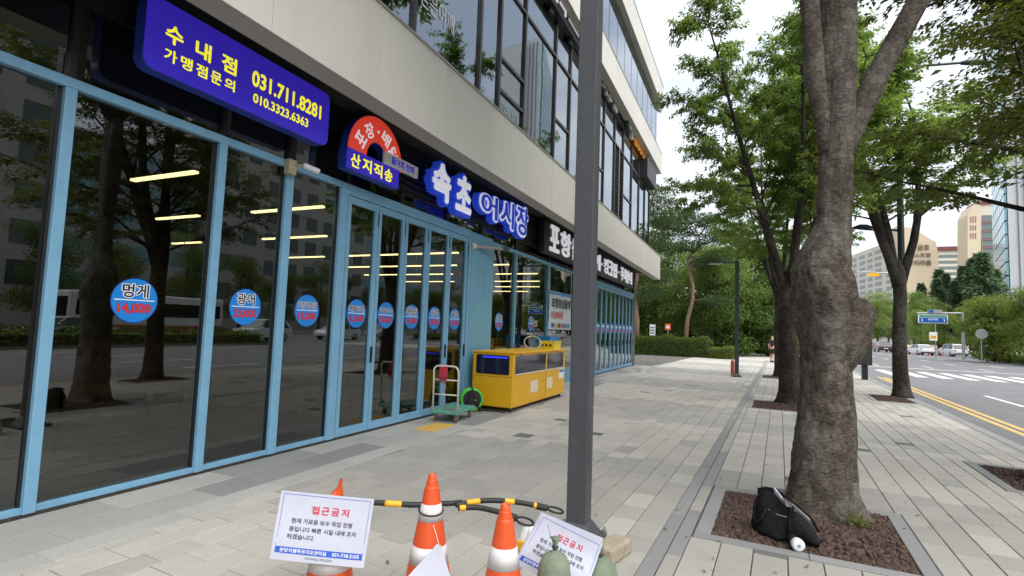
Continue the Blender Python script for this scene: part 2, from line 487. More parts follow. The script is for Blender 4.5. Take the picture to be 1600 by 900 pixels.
M_SIGNB = mat('sign_blue', (0.034, 0.018, 0.40), .3, emit=.22)
M_SIGNB2 = mat('sign_blue_side', (0.02, 0.05, 0.36), .35, var=.12, vscale=6)
M_YELT = mat('yellow_letter', (0.86, 0.80, 0.03), .45, emit=.3)
M_REDS = mat('sign_red', (0.68, 0.055, 0.03), .4, emit=.22)
M_WHT = mat('white_letter', (0.86, 0.86, 0.92), .45, emit=.16)
M_BLUL = mat('letter_blue', (0.025, 0.07, 0.62), .35, emit=.12)
M_STK = mat('sticker_blue', (0.012, 0.22, 0.66), .35)
M_STKE = mat('sticker_edge', (0.008, 0.07, 0.30), .35)
M_STKR = mat('sticker_red', (0.62, 0.03, 0.04), .4)
M_STKD = mat('sticker_ink', (0.012, 0.008, 0.03), .4)
M_WHP = mat('white_print', (0.82, 0.82, 0.82), .5)
M_PAPER = mat('laminated_paper', (0.50, 0.51, 0.60), .22, var=.04, vscale=5, spec=.6, bump=.08, bscale=7)
M_INKR = mat('ink_red', (0.58, 0.035, 0.06), .4)
M_INKB = mat('ink_blue', (0.03, 0.10, 0.50), .4)
M_INK = mat('ink_grey', (0.07, 0.065, 0.08), .5)
M_POLE = mat('pole_paint', (0.060, 0.062, 0.070), .5, var=.12, vscale=14, bump=.12, bscale=500, stain=.2, stain_col=(.075, .075, .08), stain_scale=3, streak=.3, chip=.5, chip_col=(.09, .09, .095))
M_POLEG = mat('pole_green', (0.028, 0.042, 0.042), .45, var=.1, vscale=9)
M_GALV = mat('galvanised', (0.36, 0.37, 0.38), .45, metal=.5, var=.1, vscale=9)
M_CONE = mat('cone_orange', (0.66, 0.085, 0.018), .42, var=.08, vscale=9, stain=.22, stain_col=(.30, .045, .02), stain_scale=7, bump=.03, bscale=25, chip=.5, chip_col=(.30, .12, .07), streak=.25)
M_CONEW = mat('cone_reflective', (0.62, 0.60, 0.60), .4, var=.08, vscale=16, stain=.35, stain_col=(.38, .35, .33), stain_scale=9)
M_RUB = mat('black_rubber', (0.016, 0.016, 0.016), .6, var=.2, vscale=20)
M_BARY = mat('bar_yellow', (0.78, 0.40, 0.015), .5, var=.1, vscale=20)
M_SAND = mat('sandbag_green', (0.165, 0.20, 0.140), .85, var=.16, vscale=14, bump=.3, bscale=140, coord='obj')
M_STONE = mat('stone_block', (0.33, 0.28, 0.20), .9, var=.22, vscale=14, bump=.4, bscale=50)
M_FILM = mat('plastic_film', (0.62, 0.64, 0.66), .18, spec=.7)
M_CART = mat('cart_yellow', (0.74, 0.40, 0.008), .38, var=.05, vscale=3, stain=.18, stain_col=(.5, .27, .02), stain_scale=3)
M_TANKW = mat('tank_window', (0.012, 0.014, 0.035), .08, spec=.7)
M_TANKG = mat('tank_glow', (0.02, 0.03, 0.55), .4, emit=.55)
M_TROL = mat('trolley_green', (0.10, 0.31, 0.24), .5, var=.12, vscale=10, stain=.3, stain_col=(.12, .2, .17), stain_scale=9)
M_IVORY = mat('ivory_tube', (0.62, 0.60, 0.50), .4, var=.08, vscale=14)
M_CAST = mat('caster_brown', (0.20, 0.09, 0.06), .6, var=.2, vscale=20)
M_RED = mat('red_strap', (0.52, 0.03, 0.06), .6)
M_GREEN = mat('reel_green', (0.08, 0.55, 0.05), .4)
M_TACT = mat('tactile_yellow', (0.58, 0.36, 0.07), .8, var=.15, vscale=25, stain=.4, stain_col=(.36, .26, .11), stain_scale=7, coord='world')
M_BAG = mat('bag_black', (0.012, 0.012, 0.013), .92, spec=.2, var=.3, vscale=20, bump=.3, bscale=45)
M_GREYF = mat('grey_fabric', (0.27, 0.26, 0.25), .75, var=.1, vscale=30)
M_WPL = mat('white_plastic', (0.74, 0.75, 0.78), .35, var=.03, vscale=10)
M_BEIGEP = mat('beige_plastic', (0.40, 0.34, 0.22), .5)
def bark_mat(name, dark, mid, pale, sc=1.0):
    M = bpy.data.materials.new(name); M.use_nodes = True; t = M.node_tree; b = t.nodes['Principled BSDF']
    b.inputs['Roughness'].default_value = .9; b.inputs['Specular IOR Level'].default_value = .2
    tc_ = t.nodes.new('ShaderNodeTexCoord')
    def noise(scale, detail, rough, st=(1, 1, 1)):
        mp_ = t.nodes.new('ShaderNodeMapping'); mp_.inputs['Scale'].default_value = st; t.links.new(tc_.outputs['Object'], mp_.inputs[0])
        n = t.nodes.new('ShaderNodeTexNoise'); n.inputs['Scale'].default_value = scale * sc; n.inputs['Detail'].default_value = detail; n.inputs['Roughness'].default_value = rough
        t.links.new(mp_.outputs[0], n.inputs['Vector']); return n.outputs[0]
    def ramp(src, a, b_, c0, c1):
        r = t.nodes.new('ShaderNodeValToRGB'); r.color_ramp.elements[0].position = a; r.color_ramp.elements[1].position = b_
        r.color_ramp.elements[0].color = (*c0, 1); r.color_ramp.elements[1].color = (*c1, 1); t.links.new(src, r.inputs[0]); return r.outputs[0]
    n1 = noise(11, 11, .74); n2 = noise(1.7, 6, .62, (1, 1, .8)); n3 = noise(17, 7, .72, (1, 1, 5.5)); n4 = noise(70, 6, .7)
    ds = t.nodes.new('ShaderNodeMix'); ds.data_type = 'RGBA'; ds.blend_type = 'ADD'; ds.inputs[0].default_value = .16
    t.links.new(tc_.outputs['Object'], ds.inputs[6])
    nn_ = t.nodes.new('ShaderNodeTexNoise'); nn_.inputs['Scale'].default_value = 7 * sc; nn_.inputs['Detail'].default_value = 5; t.links.new(tc_.outputs['Object'], nn_.inputs['Vector']); t.links.new(nn_.outputs[1], ds.inputs[7])
    vo = t.nodes.new('ShaderNodeTexVoronoi'); vo.inputs['Scale'].default_value = 13 * sc; t.links.new(ds.outputs[2], vo.inputs['Vector'])
    ve = t.nodes.new('ShaderNodeTexVoronoi'); ve.feature = 'DISTANCE_TO_EDGE'; ve.inputs['Scale'].default_value = 13 * sc; t.links.new(ds.outputs[2], ve.inputs['Vector'])
    c1 = ramp(n1, .40, .60, dark, mid)
    mx_ = t.nodes.new('ShaderNodeMix'); mx_.data_type = 'RGBA'; f = ramp(n2, .47, .56, (0, 0, 0), (.75, .75, .75))
    t.links.new(f, mx_.inputs[0]); t.links.new(c1, mx_.inputs[6]); mx_.inputs[7].default_value = (*pale, 1)
    bw = t.nodes.new('ShaderNodeRGBToBW'); t.links.new(vo.outputs['Color'], bw.inputs[0])
    mp2 = t.nodes.new('ShaderNodeMix'); mp2.data_type = 'RGBA'; mp2.blend_type = 'MULTIPLY'; mp2.inputs[0].default_value = .9
    t.links.new(mx_.outputs[2], mp2.inputs[6]); t.links.new(ramp(bw.outputs[0], .25, .75, (.80, .79, .78), (1.14, 1.14, 1.14)), mp2.inputs[7])
    mp3 = t.nodes.new('ShaderNodeMix'); mp3.data_type = 'RGBA'; mp3.blend_type = 'MULTIPLY'; mp3.inputs[0].default_value = .8
    t.links.new(mp2.outputs[2], mp3.inputs[6]); t.links.new(ramp(ve.outputs['Distance'], .0, .07, (.55, .53, .51), (1, 1, 1)), mp3.inputs[7])
    m2 = t.nodes.new('ShaderNodeMix'); m2.data_type = 'RGBA'; m2.blend_type = 'MULTIPLY'; m2.inputs[0].default_value = .85
    t.links.new(mp3.outputs[2], m2.inputs[6]); t.links.new(ramp(n3, .40, .60, (.58, .56, .54), (1.2, 1.2, 1.2)), m2.inputs[7])
    t.links.new(m2.outputs[2], b.inputs['Base Color'])
    def bump(src, st, dist, prev=None):
        q = t.nodes.new('ShaderNodeBump'); q.inputs['Strength'].default_value = st; q.inputs['Distance'].default_value = dist
        t.links.new(src, q.inputs['Height'])
        if prev is not None: t.links.new(prev, q.inputs['Normal'])
        return q.outputs[0]
    nb_ = bump(ramp(ve.outputs['Distance'], 0, .12, (0, 0, 0), (1, 1, 1)), .7, .012); nb_ = bump(n1, .9, .05, nb_); nb_ = bump(n3, .8, .02, nb_); nb_ = bump(n4, .8, .012, nb_)
    t.links.new(nb_, b.inputs['Normal'])
    MATS[name] = M
    return M
M_BARK = bark_mat('zelkova_bark', (.115, .095, .078), (.200, .170, .143), (.265, .240, .210))
M_BARKD = bark_mat('zelkova_bark_dark', (.03, .025, .021), (.07, .058, .048), (.105, .092, .08))
M_BARKM = mat('moss_bark', (0.10, 0.105, 0.06), .95, var=.3, vscale=8, bump=.8, bscale=30)
M_PINEB = mat('pine_bark', (0.19, 0.125, 0.095), .9, var=.35, vscale=7, bump=.9, bscale=16)
M_LEAF = leaf_mat('zelkova_leaf', (0.078, 0.128, 0.030), (0.23, 0.35, 0.055))
M_LEAFY = leaf_mat('zelkova_leaf_turning', (0.078, 0.110, 0.026), (0.22, 0.27, 0.04))
M_LEAFD = leaf_mat('wood_leaf', (0.095, 0.150, 0.042), (0.25, 0.37, 0.075))
M_LEAFL = leaf_mat('pale_leaf', (0.105, 0.150, 0.032), (0.19, 0.27, 0.04))
M_PINE = leaf_mat('pine_needle', (0.042, 0.082, 0.034), (0.07, 0.125, 0.04))
M_HEDGE = leaf_mat('hedge_leaf', (0.058, 0.115, 0.020), (0.09, 0.155, 0.022))
M_META = leaf_mat('conifer_leaf', (0.085, 0.145, 0.085), (0.14, 0.23, 0.11))
M_LAVA = mat('lava_stone', (0.075, 0.046, 0.037), .95, var=.35, vscale=30, island=.35, bump=.5, bscale=60)
M_APT = mat('apartment_cream', (0.62, 0.52, 0.37), .8, var=.05, vscale=.1)
M_APTL = mat('apartment_pale', (0.60, 0.56, 0.47), .8, var=.05, vscale=.1)
M_ROOFR = mat('roof_red', (0.16, 0.045, 0.04), .7)
M_STONEB = mat('office_stone', (0.44, 0.43, 0.40), .7, var=.06, vscale=.3, coord='world')
M_TEAL = mat('curtain_wall_glass', (0.16, 0.34, 0.38), .12, spec=.8, var=.2, vscale=.12, coord='world')
M_CONC = mat('tower_concrete', (0.42, 0.43, 0.44), .7, var=.05, vscale=.2)
M_REDP = mat('delineator_red', (0.62, 0.10, 0.06), .5)
M_SKIN = mat('skin', (0.52, 0.30, 0.22), .5)
M_CLOTH = mat('black_cloth', (0.012, 0.012, 0.013), .8)
M_HAIR = mat('hair', (0.012, 0.009, 0.008), .6)
M_HILL_HAZE = mat('hill', (0.10, 0.17, 0.22), .95)  # distance haze painted into the hill's blue base colour

# ------------------------------------------------------------------ ground, road, pavement
MB().box(-900, 900, -500, 1500, -1.2, -0.16).build('ground', M_GROUND)['kind'] = 'structure'
def uvbox(mb, u0, u1, v0, v1, z0, z1, mi=0):
    return mb.hex8([P(u0, v0, z0), P(u1, v0, z0), P(u1, v1, z0), P(u0, v1, z0), P(u0, v0, z1), P(u1, v0, z1), P(u1, v1, z1), P(u0, v1, z1)], mi)
def S(o): o['kind'] = 'structure'; return o
ZR = -0.10
road = S(uvbox(MB(), 3.52, 40, -70, 420, -0.3, ZR).build('road', M_ASPH))
def mark(name, u0, u1, v0, v1, m=M_PAINTW):
    mb = MB(); mb.quad(P(u0, v0, ZR + .004), P(u1, v0, ZR + .004), P(u1, v1, ZR + .004), P(u0, v1, ZR + .004))
    return mb.build(name, m, road)
for (a, b) in ((-70, 30.5), (42, 200)):
    mark('yellow_line', 4.12, 4.25, a, b, M_PAINTY)
    mark('yellow_line', 4.36, 4.49, a, b, M_PAINTY)
for lane in (6.15, 9.2, 12.3, 15.2):
    v = -62.0
    while v < 190:
        if not (28 < v < 44 or 28 < v + 3 < 44):
            mark('lane_dash', lane - .07, lane + .07, v, v + 3.2)
        v += 8.2
for i in range(13):
    u = 5.05 + i * 1.0
    mark('crossing_bar', u, u + .5, 32.6, 38.2)
mark('stop_line', 4.6, 17.4, 42.6, 43.0)
mark('stop_line', 20.8, 36, 28.2, 28.6)
mark('yellow_line', 17.35, 17.47, -70, 29, M_PAINTY); pass
for lane in (24, 27.2, 30.4):
    v = -60.0
    while v < 190:
        if not (27 < v < 45): mark('lane_dash', lane - .07, lane + .07, v, v + 3.2)
        v += 8.2
# medians with shrubs between the carriageways
def medu(v):                               # the far median swings right with the road
    return 17.8 if v < 40 else 17.8 + (v - 48) * .085
for (a, b) in ((-60, 27), (48, 84)):
    def mbox(i0, i1, ea, z0, z1):
        A, B = medu(a), medu(b)
        return MB().hex8([P(A + i0, a + ea, z0), P(A + i1, a + ea, z0), P(B + i1, b - ea, z0), P(B + i0, b - ea, z0), P(A + i0, a + ea, z1), P(A + i1, a + ea, z1), P(B + i1, b - ea, z1), P(B + i0, b - ea, z1)])
    md = S(mbox(0, 2.8, 0, -.25, .02).build('median', M_GRAN2))
    mbox(.2, 2.6, .2, .0, .07).build('planting_soil', M_EARTH, md)
S(uvbox(MB(), 40, 62, -70, 420, -.3, .02).build('far_pavement', M_MID))

# kerb along the near carriageway
kerb = S(uvbox(MB(), 3.30, 3.51, -30, 60, -.3, -.012).build('kerb', M_JOINT))
v = -10.0
while v < 60:
    uvbox(MB(), 3.305, 3.505, v + .004, v + .996, -.28, .0).build('kerb_stone', M_GRAN2, kerb, bevel=.008, seg=1)
    v += 1.0
pav = S(uvbox(MB(), -9.0, 3.30, -30, 41.2, -.2, -.014).build('pavement', M_JOINT))
S(uvbox(MB(), -40, 3.30, 41.2, 160, -.2, -.02).build('park_path', M_LIGHT))
S(MB().box(-60, -9.05, 26.8, 41, -.2, -.018).build('side_paving', M_LIGHT))
PITS = [(-.50, .88, 4.66, 6.06), (-.57, .80, 13.25, 14.85), (-.62, .75, 23.2, 24.8), (2.36, 3.20, 7.95, 9.3), (2.36, 3.22, 17.3, 19.2), (-.5, .88, -4.6, -3.2), (2.36, 3.20, -2.2, -.8)]
DR = (-.86, -.635)                         # drain / kerb band between the two paved fields
PER = 6.5
def in_band(v):                            # True where the darker band runs
    q = (v - 3.45) % PER
    return q < (3.45 if v < 9 else 3.0)
W_ = .228
GAP = .0035
cells = []
cols = []
u = DR[0]
while u > -5.4:
    cols.append((u - W_, u)); u -= W_
u = DR[1]
while u < 3.28:
    cols.append((u, min(u + W_, 3.295))); u += W_
rnd = random.Random(11)
for (u0, u1) in cols:
    v = 1.2 + rnd.choice((0, .11, .22, .34))
    while v < 41:
        L = rnd.choice((.225, .30, .45, .45, .45, .34))
        if v > 26: L *= 1.4
        um = (u0 + u1) / 2
        pc = P(um, v + L / 2)
        if pc.x > -4.12 or pc.y > 27.2:
            dark = in_band(v + L / 2 + .04 * math.sin(um * 9))
            q = rnd.random()
            if dark: mm = M_MID if q > .022 else (M_WHITE if q > .009 else M_DARK)
            else: mm = M_LIGHT if q > .055 else (M_DARK if q < .018 else M_MID)
            if mm is M_DARK: L = .225
            pieces = [(u0, u1, v, v + L)]
            for (a, b, c, d) in PITS:
                a, b, c, d = a - .125, b + .125, c - .125, d + .125
                out = []
                for (p0, p1, q0, q1) in pieces:
                    if p1 <= a or p0 >= b or q1 <= c or q0 >= d: out.append((p0, p1, q0, q1)); continue
                    if q0 < c: out.append((p0, p1, q0, c))
                    if q1 > d: out.append((p0, p1, d, q1))
                    r0, r1 = max(q0, c), min(q1, d)
                    if p0 < a: out.append((p0, a, r0, r1))
                    if p1 > b: out.append((b, p1, r0, r1))
                pieces = [p for p in out if p[1] - p[0] > .015 and p[3] - p[2] > .015]
            for p in pieces: cells.append((p, mm))
        v += L
def paver_geo(mb, w2, l2, c, zt=0.0, mi=0):
    """chamfered slab centred on c (paving coordinates)"""
    e = .004
    ring = lambda a, b, z: [(c[0] - a, c[1] - b, z), (c[0] + a, c[1] - b, z), (c[0] + a, c[1] + b, z), (c[0] - a, c[1] + b, z)]
    n = len(mb.v)
    mb.v += ring(w2, l2, zt - .013) + ring(w2, l2, zt - e) + ring(w2 - e, l2 - e, zt)
    for k in range(2):
        for i in range(4):
            j = (i + 1) % 4
            mb.f.append((n + k * 4 + i, n + k * 4 + j, n + k * 4 + 4 + j, n + k * 4 + 4 + i)); mb.mi.append(mi)
    mb.f.append((n + 8, n + 9, n + 10, n + 11)); mb.mi.append(mi)
ranked = []
for i, ((u0, u1, v0, v1), mm) in enumerate(cells):
    p = proj(P((u0 + u1) / 2, (v0 + v1) / 2))
    vis = p is not None and -20 < p[0] < 1620 and p[1] < 920
    ranked.append((p[2] - (u1 - u0) * (v1 - v0) if vis else 1e6, i))
ranked.sort()
single = set(i for d, i in ranked[:300] if d < 1e5)
MESHC = {}
rest = MB(); RM = [M_LIGHT, M_MID, M_DARK, M_WHITE]
rnd = random.Random(5)
for i, ((u0, u1, v0, v1), mm) in enumerate(cells):
    uc, vc = (u0 + u1) / 2, (v0 + v1) / 2
    dz = rnd.uniform(-.0015, .0015)
    if i in single:
        key = (round(u1 - u0, 3), round(v1 - v0, 3), mm.name)
        if key not in MESHC:
            t = MB(); paver_geo(t, (u1 - u0) / 2 - GAP, (v1 - v0) / 2 - GAP, (0, 0)); MESHC[key] = t.mesh('paver', mm)
        o = bpy.data.objects.new('paver', MESHC[key]); COL.objects.link(o); o.parent = pav
        q = P(uc, vc); o.location = (q.x, q.y, dz); o.rotation_euler = (0, 0, -DP)
    else:
        paver_geo(rest, (u1 - u0) / 2 - GAP, (v1 - v0) / 2 - GAP, (uc, vc), dz, RM.index(mm))
rest.v = [tuple(P(p[0], p[1], p[2])) for p in rest.v]
rest.build('paver_field', RM, pav)['kind'] = 'stuff'
# drain band
v = 1.0; rnd = random.Random(3)
while v < 40:
    L = rnd.choice((.9, 1.0, 1.1))
    t = MB(); t.box(-(DR[1] - DR[0] - .11) / 2 + .003, (DR[1] - DR[0] - .11) / 2 - .003, .003, L - .003, -.012, .003)
    o = t.build('band_stone', M_GRAN2, pav, bevel=.004, seg=1); q = P(DR[0] + .056, v); o.location = q; o.rotation_euler = (0, 0, -DP)
    t = MB(); t.box(-.052, .052, .003, L - .003, -.012, .0)
    o = t.build('band_stone', M_MID if rnd.random() > .35 else M_GRAN2, pav, bevel=.004, seg=1); q = P(DR[1] - .055, v + .2); o.location = q; o.rotation_euler = (0, 0, -DP)
    v += L
# granite strips in front of the shop (parallel to the facade)
rnd = random.Random(9)
for (xa, xb, L0, mm) in ((-5.09, -4.70, 1.15, M_GRAN), (-4.70, -4.29, 1.15, M_GRAN), (-4.29, -4.045, .95, M_GRAN)):
    y = -1.0 + rnd.random() * .6
    while y < 26.3:
        L = L0 * rnd.uniform(.9, 1.1)
        mq = mm if rnd.random() > .22 else M_GRAN2
        MB().box(xa + .002, xb - .002, y + .002, y + L - .002, -.013, .005 if xb < -4.2 else .007).build('granite_slab', mq, pav, bevel=.003, seg=1)
        y += L
# tree pits: frame stones, soil, lava stones
def pit(i, a, b, c, d, stones):
    t = .12
    for (p0, p1, q0, q1) in ((a - t, b + t, c - t, c), (a - t, b + t, d, d + t), (a - t, a, c, d), (b, b + t, c, d)):
        n = max(1, round(max(p1 - p0, q1 - q0) / .75))
        for k in range(n):
            mb = MB()
            if p1 - p0 > q1 - q0: uvbox(mb, p0 + (p1 - p0) * k / n + .002, p0 + (p1 - p0) * (k + 1) / n - .002, q0 + .002, q1 - .002, -.1, .004)
            else: uvbox(mb, p0 + .002, p1 - .002, q0 + (q1 - q0) * k / n + .002, q0 + (q1 - q0) * (k + 1) / n - .002, -.1, .004)
            mb.build('pit_kerb_stone', M_GRAN2, pav, bevel=.004, seg=1)
    mb = MB(); N = 14
    for y in range(N):
        for x in range(N):
            def hh(xx, yy): return -.03 + .035 * math.sin(math.pi * xx / N) * math.sin(math.pi * yy / N) + .006 * math.sin(xx * 2.1 + yy * 1.7)
            g = lambda xx, yy: P(a + (b - a) * xx / N, c + (d - c) * yy / N, hh(xx, yy))
            mb.quad(g(x, y), g(x + 1, y), g(x + 1, y + 1), g(x, y + 1))
    mb.build('pit_soil', M_EARTH, pav)
    r = random.Random(i); mb = MB()
    OCT = [(1, 0, 0), (-1, 0, 0), (0, 1, 0), (0, -1, 0), (0, 0, 1), (0, 0, -1)]
    OF = [(0, 2, 4), (2, 1, 4), (1, 3, 4), (3, 0, 4), (2, 0, 5), (1, 2, 5), (3, 1, 5), (0, 3, 5)]
    ICO_V = []; ph = (1 + 5 ** .5) / 2
    for s1 in (-1, 1):
        for s2 in (-1, 1): ICO_V += [(0, s1, s2 * ph), (s1, s2 * ph, 0), (s2 * ph, 0, s1)]
    bmx = bmesh.new()
    for q in ICO_V: bmx.verts.new(Vector(q).normalized())
    bmesh.ops.convex_hull(bmx, input=bmx.verts)
    bmx.verts.index_update()
    IV = [tuple(q.co) for q in bmx.verts]; IF = [tuple(x.index for x in f.verts) for f in bmx.faces]; bmx.free()
    for k in range(stones):
        uu, vv = r.uniform(a + .01, b - .01), r.uniform(c + .01, d - .01)
        fx_, fy_ = (uu - a) / (b - a), (vv - c) / (d - c)
        z = -.024 + .035 * math.sin(math.pi * fx_) * math.sin(math.pi * fy_) + r.uniform(0, .012)
        s = r.choice((.014, .018, .022, .028)) * r.uniform(.8, 1.25)
        rot = Matrix.Rotation(r.uniform(0, 6.3), 3, Vector((r.uniform(-1, 1), r.uniform(-1, 1), r.uniform(.1, 1))).normalized())
        q = P(uu, vv, z); sc = Vector((s * r.uniform(.8, 1.4), s * r.uniform(.8, 1.3), s * r.uniform(.6, 1)))
        src, fc = (IV, IF) if stones > 1500 else (OCT, OF)
        vs = []
        for p_ in src:
            t_ = rot @ Vector((p_[0] * sc.x, p_[1] * sc.y, p_[2] * sc.z)) * r.uniform(.82, 1.12)
            vs.append(q + t_)
        mb.add(vs, fc)
    o = mb.build('lava_gravel', M_LAVA); o['kind'] = 'stuff'
    o['label'] = 'dark red brown lava gravel filling a tree pit'; o['category'] = 'gravel'
for i, (a, b, c, d) in enumerate(PITS):
    pit(i, a, b, c, d, 3600 if i == 0 else (1400 if i in (1, 3, 4) else 350))
# yellow tactile plate and a few dead leaves on the paving
t = empty('tactile_plate', (-4.49, 7.22, .005), 'worn yellow tactile paving plate beside the green platform trolley', 'paving plate')
mb = MB().box(-4.67, -4.31, 6.88, 7.56, -.004, .010); mb.build('plate', M_TACT, t, bevel=.004)
for i in range(6):
    for j in range(10):
        MB().lathe([(.017, 0), (.013, .005), (0.0, .006)], (-4.63 + i * .056, 6.93 + j * .065, .010), 8).build('stud', M_TACT, t)

def fallen():
    r = random.Random(17); mb = MB()
    for k in range(150):
        u, v = (r.uniform(-4.4, 3.2), r.uniform(1.8, 16)) if k < 90 else (r.gauss(.2, 1.2), r.gauss(5.5, 2.0))
        if -1.0 < u < -.4 and False: continue
        a = r.uniform(0, 6.28); L = r.uniform(.03, .055); w2 = L * .22
        q = P(u, v, .008 if P(u, v).x > -4.0 else .013); d = Vector((math.cos(a), math.sin(a), 0)); s_ = Vector((-d.y, d.x, 0))
        mb.add([q - d * L * .5, q - d * L * .1 + s_ * w2 + Vector((0, 0, .004)), q + d * L * .5 + Vector((0, 0, .006)), q - d * L * .1 - s_ * w2 + Vector((0, 0, .002)), q + Vector((0, 0, .001))], [(0, 4, 1), (1, 4, 2), (2, 4, 3), (3, 4, 0)])
    o = mb.build('fallen_leaves', mat('dry_leaf', (.16, .10, .035), .8, island=.5)); o['kind'] = 'stuff'
    o['label'] = 'small dry brown leaves scattered over the paving'; o['category'] = 'leaf litter'
fallen()
# ------------------------------------------------------------------ the commercial building
XF = -5.12
bld = empty('commercial_building', (XF, 8, 0), 'three storey commercial building with beige bands and blue framed shopfront', 'building')
def pane(y0, y1, z0, z1, x, m, parent, t=.008):
    return MB().box(x - t, x, y0, y1, z0, z1).build('pane', m, parent)
sill = MB().box(-5.20, -5.085, -9, 9.2, -.02, .032).build('sill', M_RUST, bld)
rail = bx('bottom_rail', M_BLUE, bld, -5.185, -5.095, -9, 5.50, .032, .085, .004)
bx('header_rail', M_BLUE, bld, -5.19, -5.075, -9, 9.2, 3.435, 3.52, .006)
bx('header_rail', M_BLUE2, bld, -5.19, -5.075, 10.2, 18.9, 3.38, 3.46, .006)
POSTS = [(-7.2, -7.1), (-5.4, -5.3), (-3.5, -3.4), (-1.9, -1.8), (-.5, -.41), (.88, .97), (2.285, 2.37), (3.665, 3.755), (4.555, 4.665), (5.485, 5.625)]
pm = []
for (a, b) in POSTS:
    pm.append(bx('post', M_BLUE, bld, -5.20, -5.07, a, b, .033, 3.434, .006))
    bx('gasket', M_BLACK, bld, -5.135, -5.115, a - .022, a - .001, .086, 3.433)
    bx('gasket', M_BLACK, bld, -5.135, -5.115, b + .001, b + .016, .086, 3.433)
    # strip of unpainted edge where the blue paint has peeled
for i in range(len(POSTS) - 1):
    pane(POSTS[i][1] + .004, POSTS[i + 1][0] - .004, .086, 3.433, -5.13, M_GLASS, pm[i])
# folding door leaves (each a frame with its pane)
def door_leaf(y0, y1, ztop, zbot=.035, handle=True):
    st = .07
    mb = MB()
    mb.box(-5.165, -5.095, y0, y0 + st, zbot, ztop); mb.box(-5.165, -5.095, y1 - st, y1, zbot, ztop)
    mb.box(-5.165, -5.095, y0 + st, y1 - st, ztop - .10, ztop); mb.box(-5.165, -5.095, y0 + st, y1 - st, zbot, zbot + .11)
    o = mb.build('door_leaf', M_BLUE, bld, bevel=.004)
    pane(y0 + st, y1 - st, zbot + .11, ztop - .10, -5.128, M_GLASS, o)
    if handle: bx('handle', M_BLACK, o, -5.095, -5.07, y1 - .035, y1 - .01, 1.02, 1.25)
    bx('hinge', M_BLACK, o, -5.095, -5.083, y1 - .012, y1 - .002, ztop - .32, ztop - .12)
    return o
LEAVES = [5.655, 6.335, 7.02, 7.70, 8.42, 9.12]
for i in range(5):
    door_leaf(LEAVES[i] + .006, LEAVES[i + 1] - .006, 3.365, handle=i in (0, 3, 4))
bx('door_track', M_BLUE, bld, -5.185, -5.08, 5.63, 9.2, 3.375, 3.434, .004)
bx('corner_post', M_BLUE, bld, -5.20, -5.07, 9.125, 9.21, .033, 3.434, .006)
bx('blue_sheet_pier', M_BLUE2, bld, -5.25, -5.062, 9.215, 10.16, .0, 3.50, .008)
for (a, b) in ((10.17, 10.25), (11.45, 11.53), (13.74, 13.84), (16.3, 16.38), (18.84, 18.93)):
    q = bx('post', M_BLUE2, bld, -5.19, -5.075, a, b, .0, 3.379, .005); pm.append(q)
for (a, b) in ((10.25, 11.45), (11.53, 13.74), (13.84, 16.3), (16.38, 18.84)):
    pane(a + .003, b - .003, .45, 3.379, -5.13, M_GLASS, q)
    bx('window_base', M_BLUE2, bld, -5.18, -5.09, a + .002, b - .002, .0, .45, .004)
n = 9; w0, w1 = 18.95, 25.66
for i in range(n):
    a = w0 + (w1 - w0) * i / n; b = w0 + (w1 - w0) * (i + 1) / n
    door_leaf(a + .005, b - .005, 3.30)
bx('header_rail', M_BLUE2, bld, -5.19, -5.075, 18.93, 25.70, 3.31, 3.46, .006)
bx('end_pier', mat('brown_pier', (.16, .11, .09), .7, var=.1), bld, -5.6, -5.06, 25.70, 26.0, 0, 4.45, .01)
# transom glass and louvres over the doors
for (a, b) in ((-8, -5.4), (-5.3, -3.5), (-3.4, -1.9), (-1.8, -.5), (-.41, .88), (.97, 2.285), (2.37, 3.665), (3.755, 4.555), (4.665, 5.60)):
    pane(a + .06, b + .02, 3.521, 4.18, -5.13, M_GLASS, bld)
    bx('transom_mullion', M_BLACK, bld, -5.17, -5.09, b + .02, b + .07, 3.521, 4.18)
ys = [5.67, 6.9, 8.3, 9.7, 11.5, 13.8, 16.3, 18.9, 21.2, 23.5, 25.6]
for a, b in zip(ys[:-1], ys[1:]):
    pane(a + .03, b - .03, 3.521, 3.72, -5.13, M_GLASS, bld)
    bx('transom_mullion', M_BLACK, bld, -5.17, -5.09, b - .03, b + .03, 3.465, 3.72)
bx('sign_band', M_BLACK, bld, -5.20, -5.10, -9, 5.66, 4.181, 4.52)
bx('sign_band', M_BLACK, bld, -5.20, -5.10, 5.665, 25.7, 3.721, 4.52)
for k in range(7):
    z = 3.78 + k * .105
    mb = MB()
    for (ya, yb) in (((5.67, 25.65)),) if True else ():
        mb.hex8([(-5.095, ya, z), (-5.02, ya, z - .03), (-5.02, yb, z - .03), (-5.095, yb, z), (-5.095, ya, z + .018), (-5.02, ya, z - .012), (-5.02, yb, z - .012), (-5.095, yb, z + .018)])
    mb.build('louvre_slat', mat('louvre_grey', (.028, .028, .03), .4, metal=.3), bld)
bx('soffit', mat('dark_soffit', (.03, .03, .032), .7), bld, -5.2, -4.301, -9, 26.3, 4.521, 4.58)
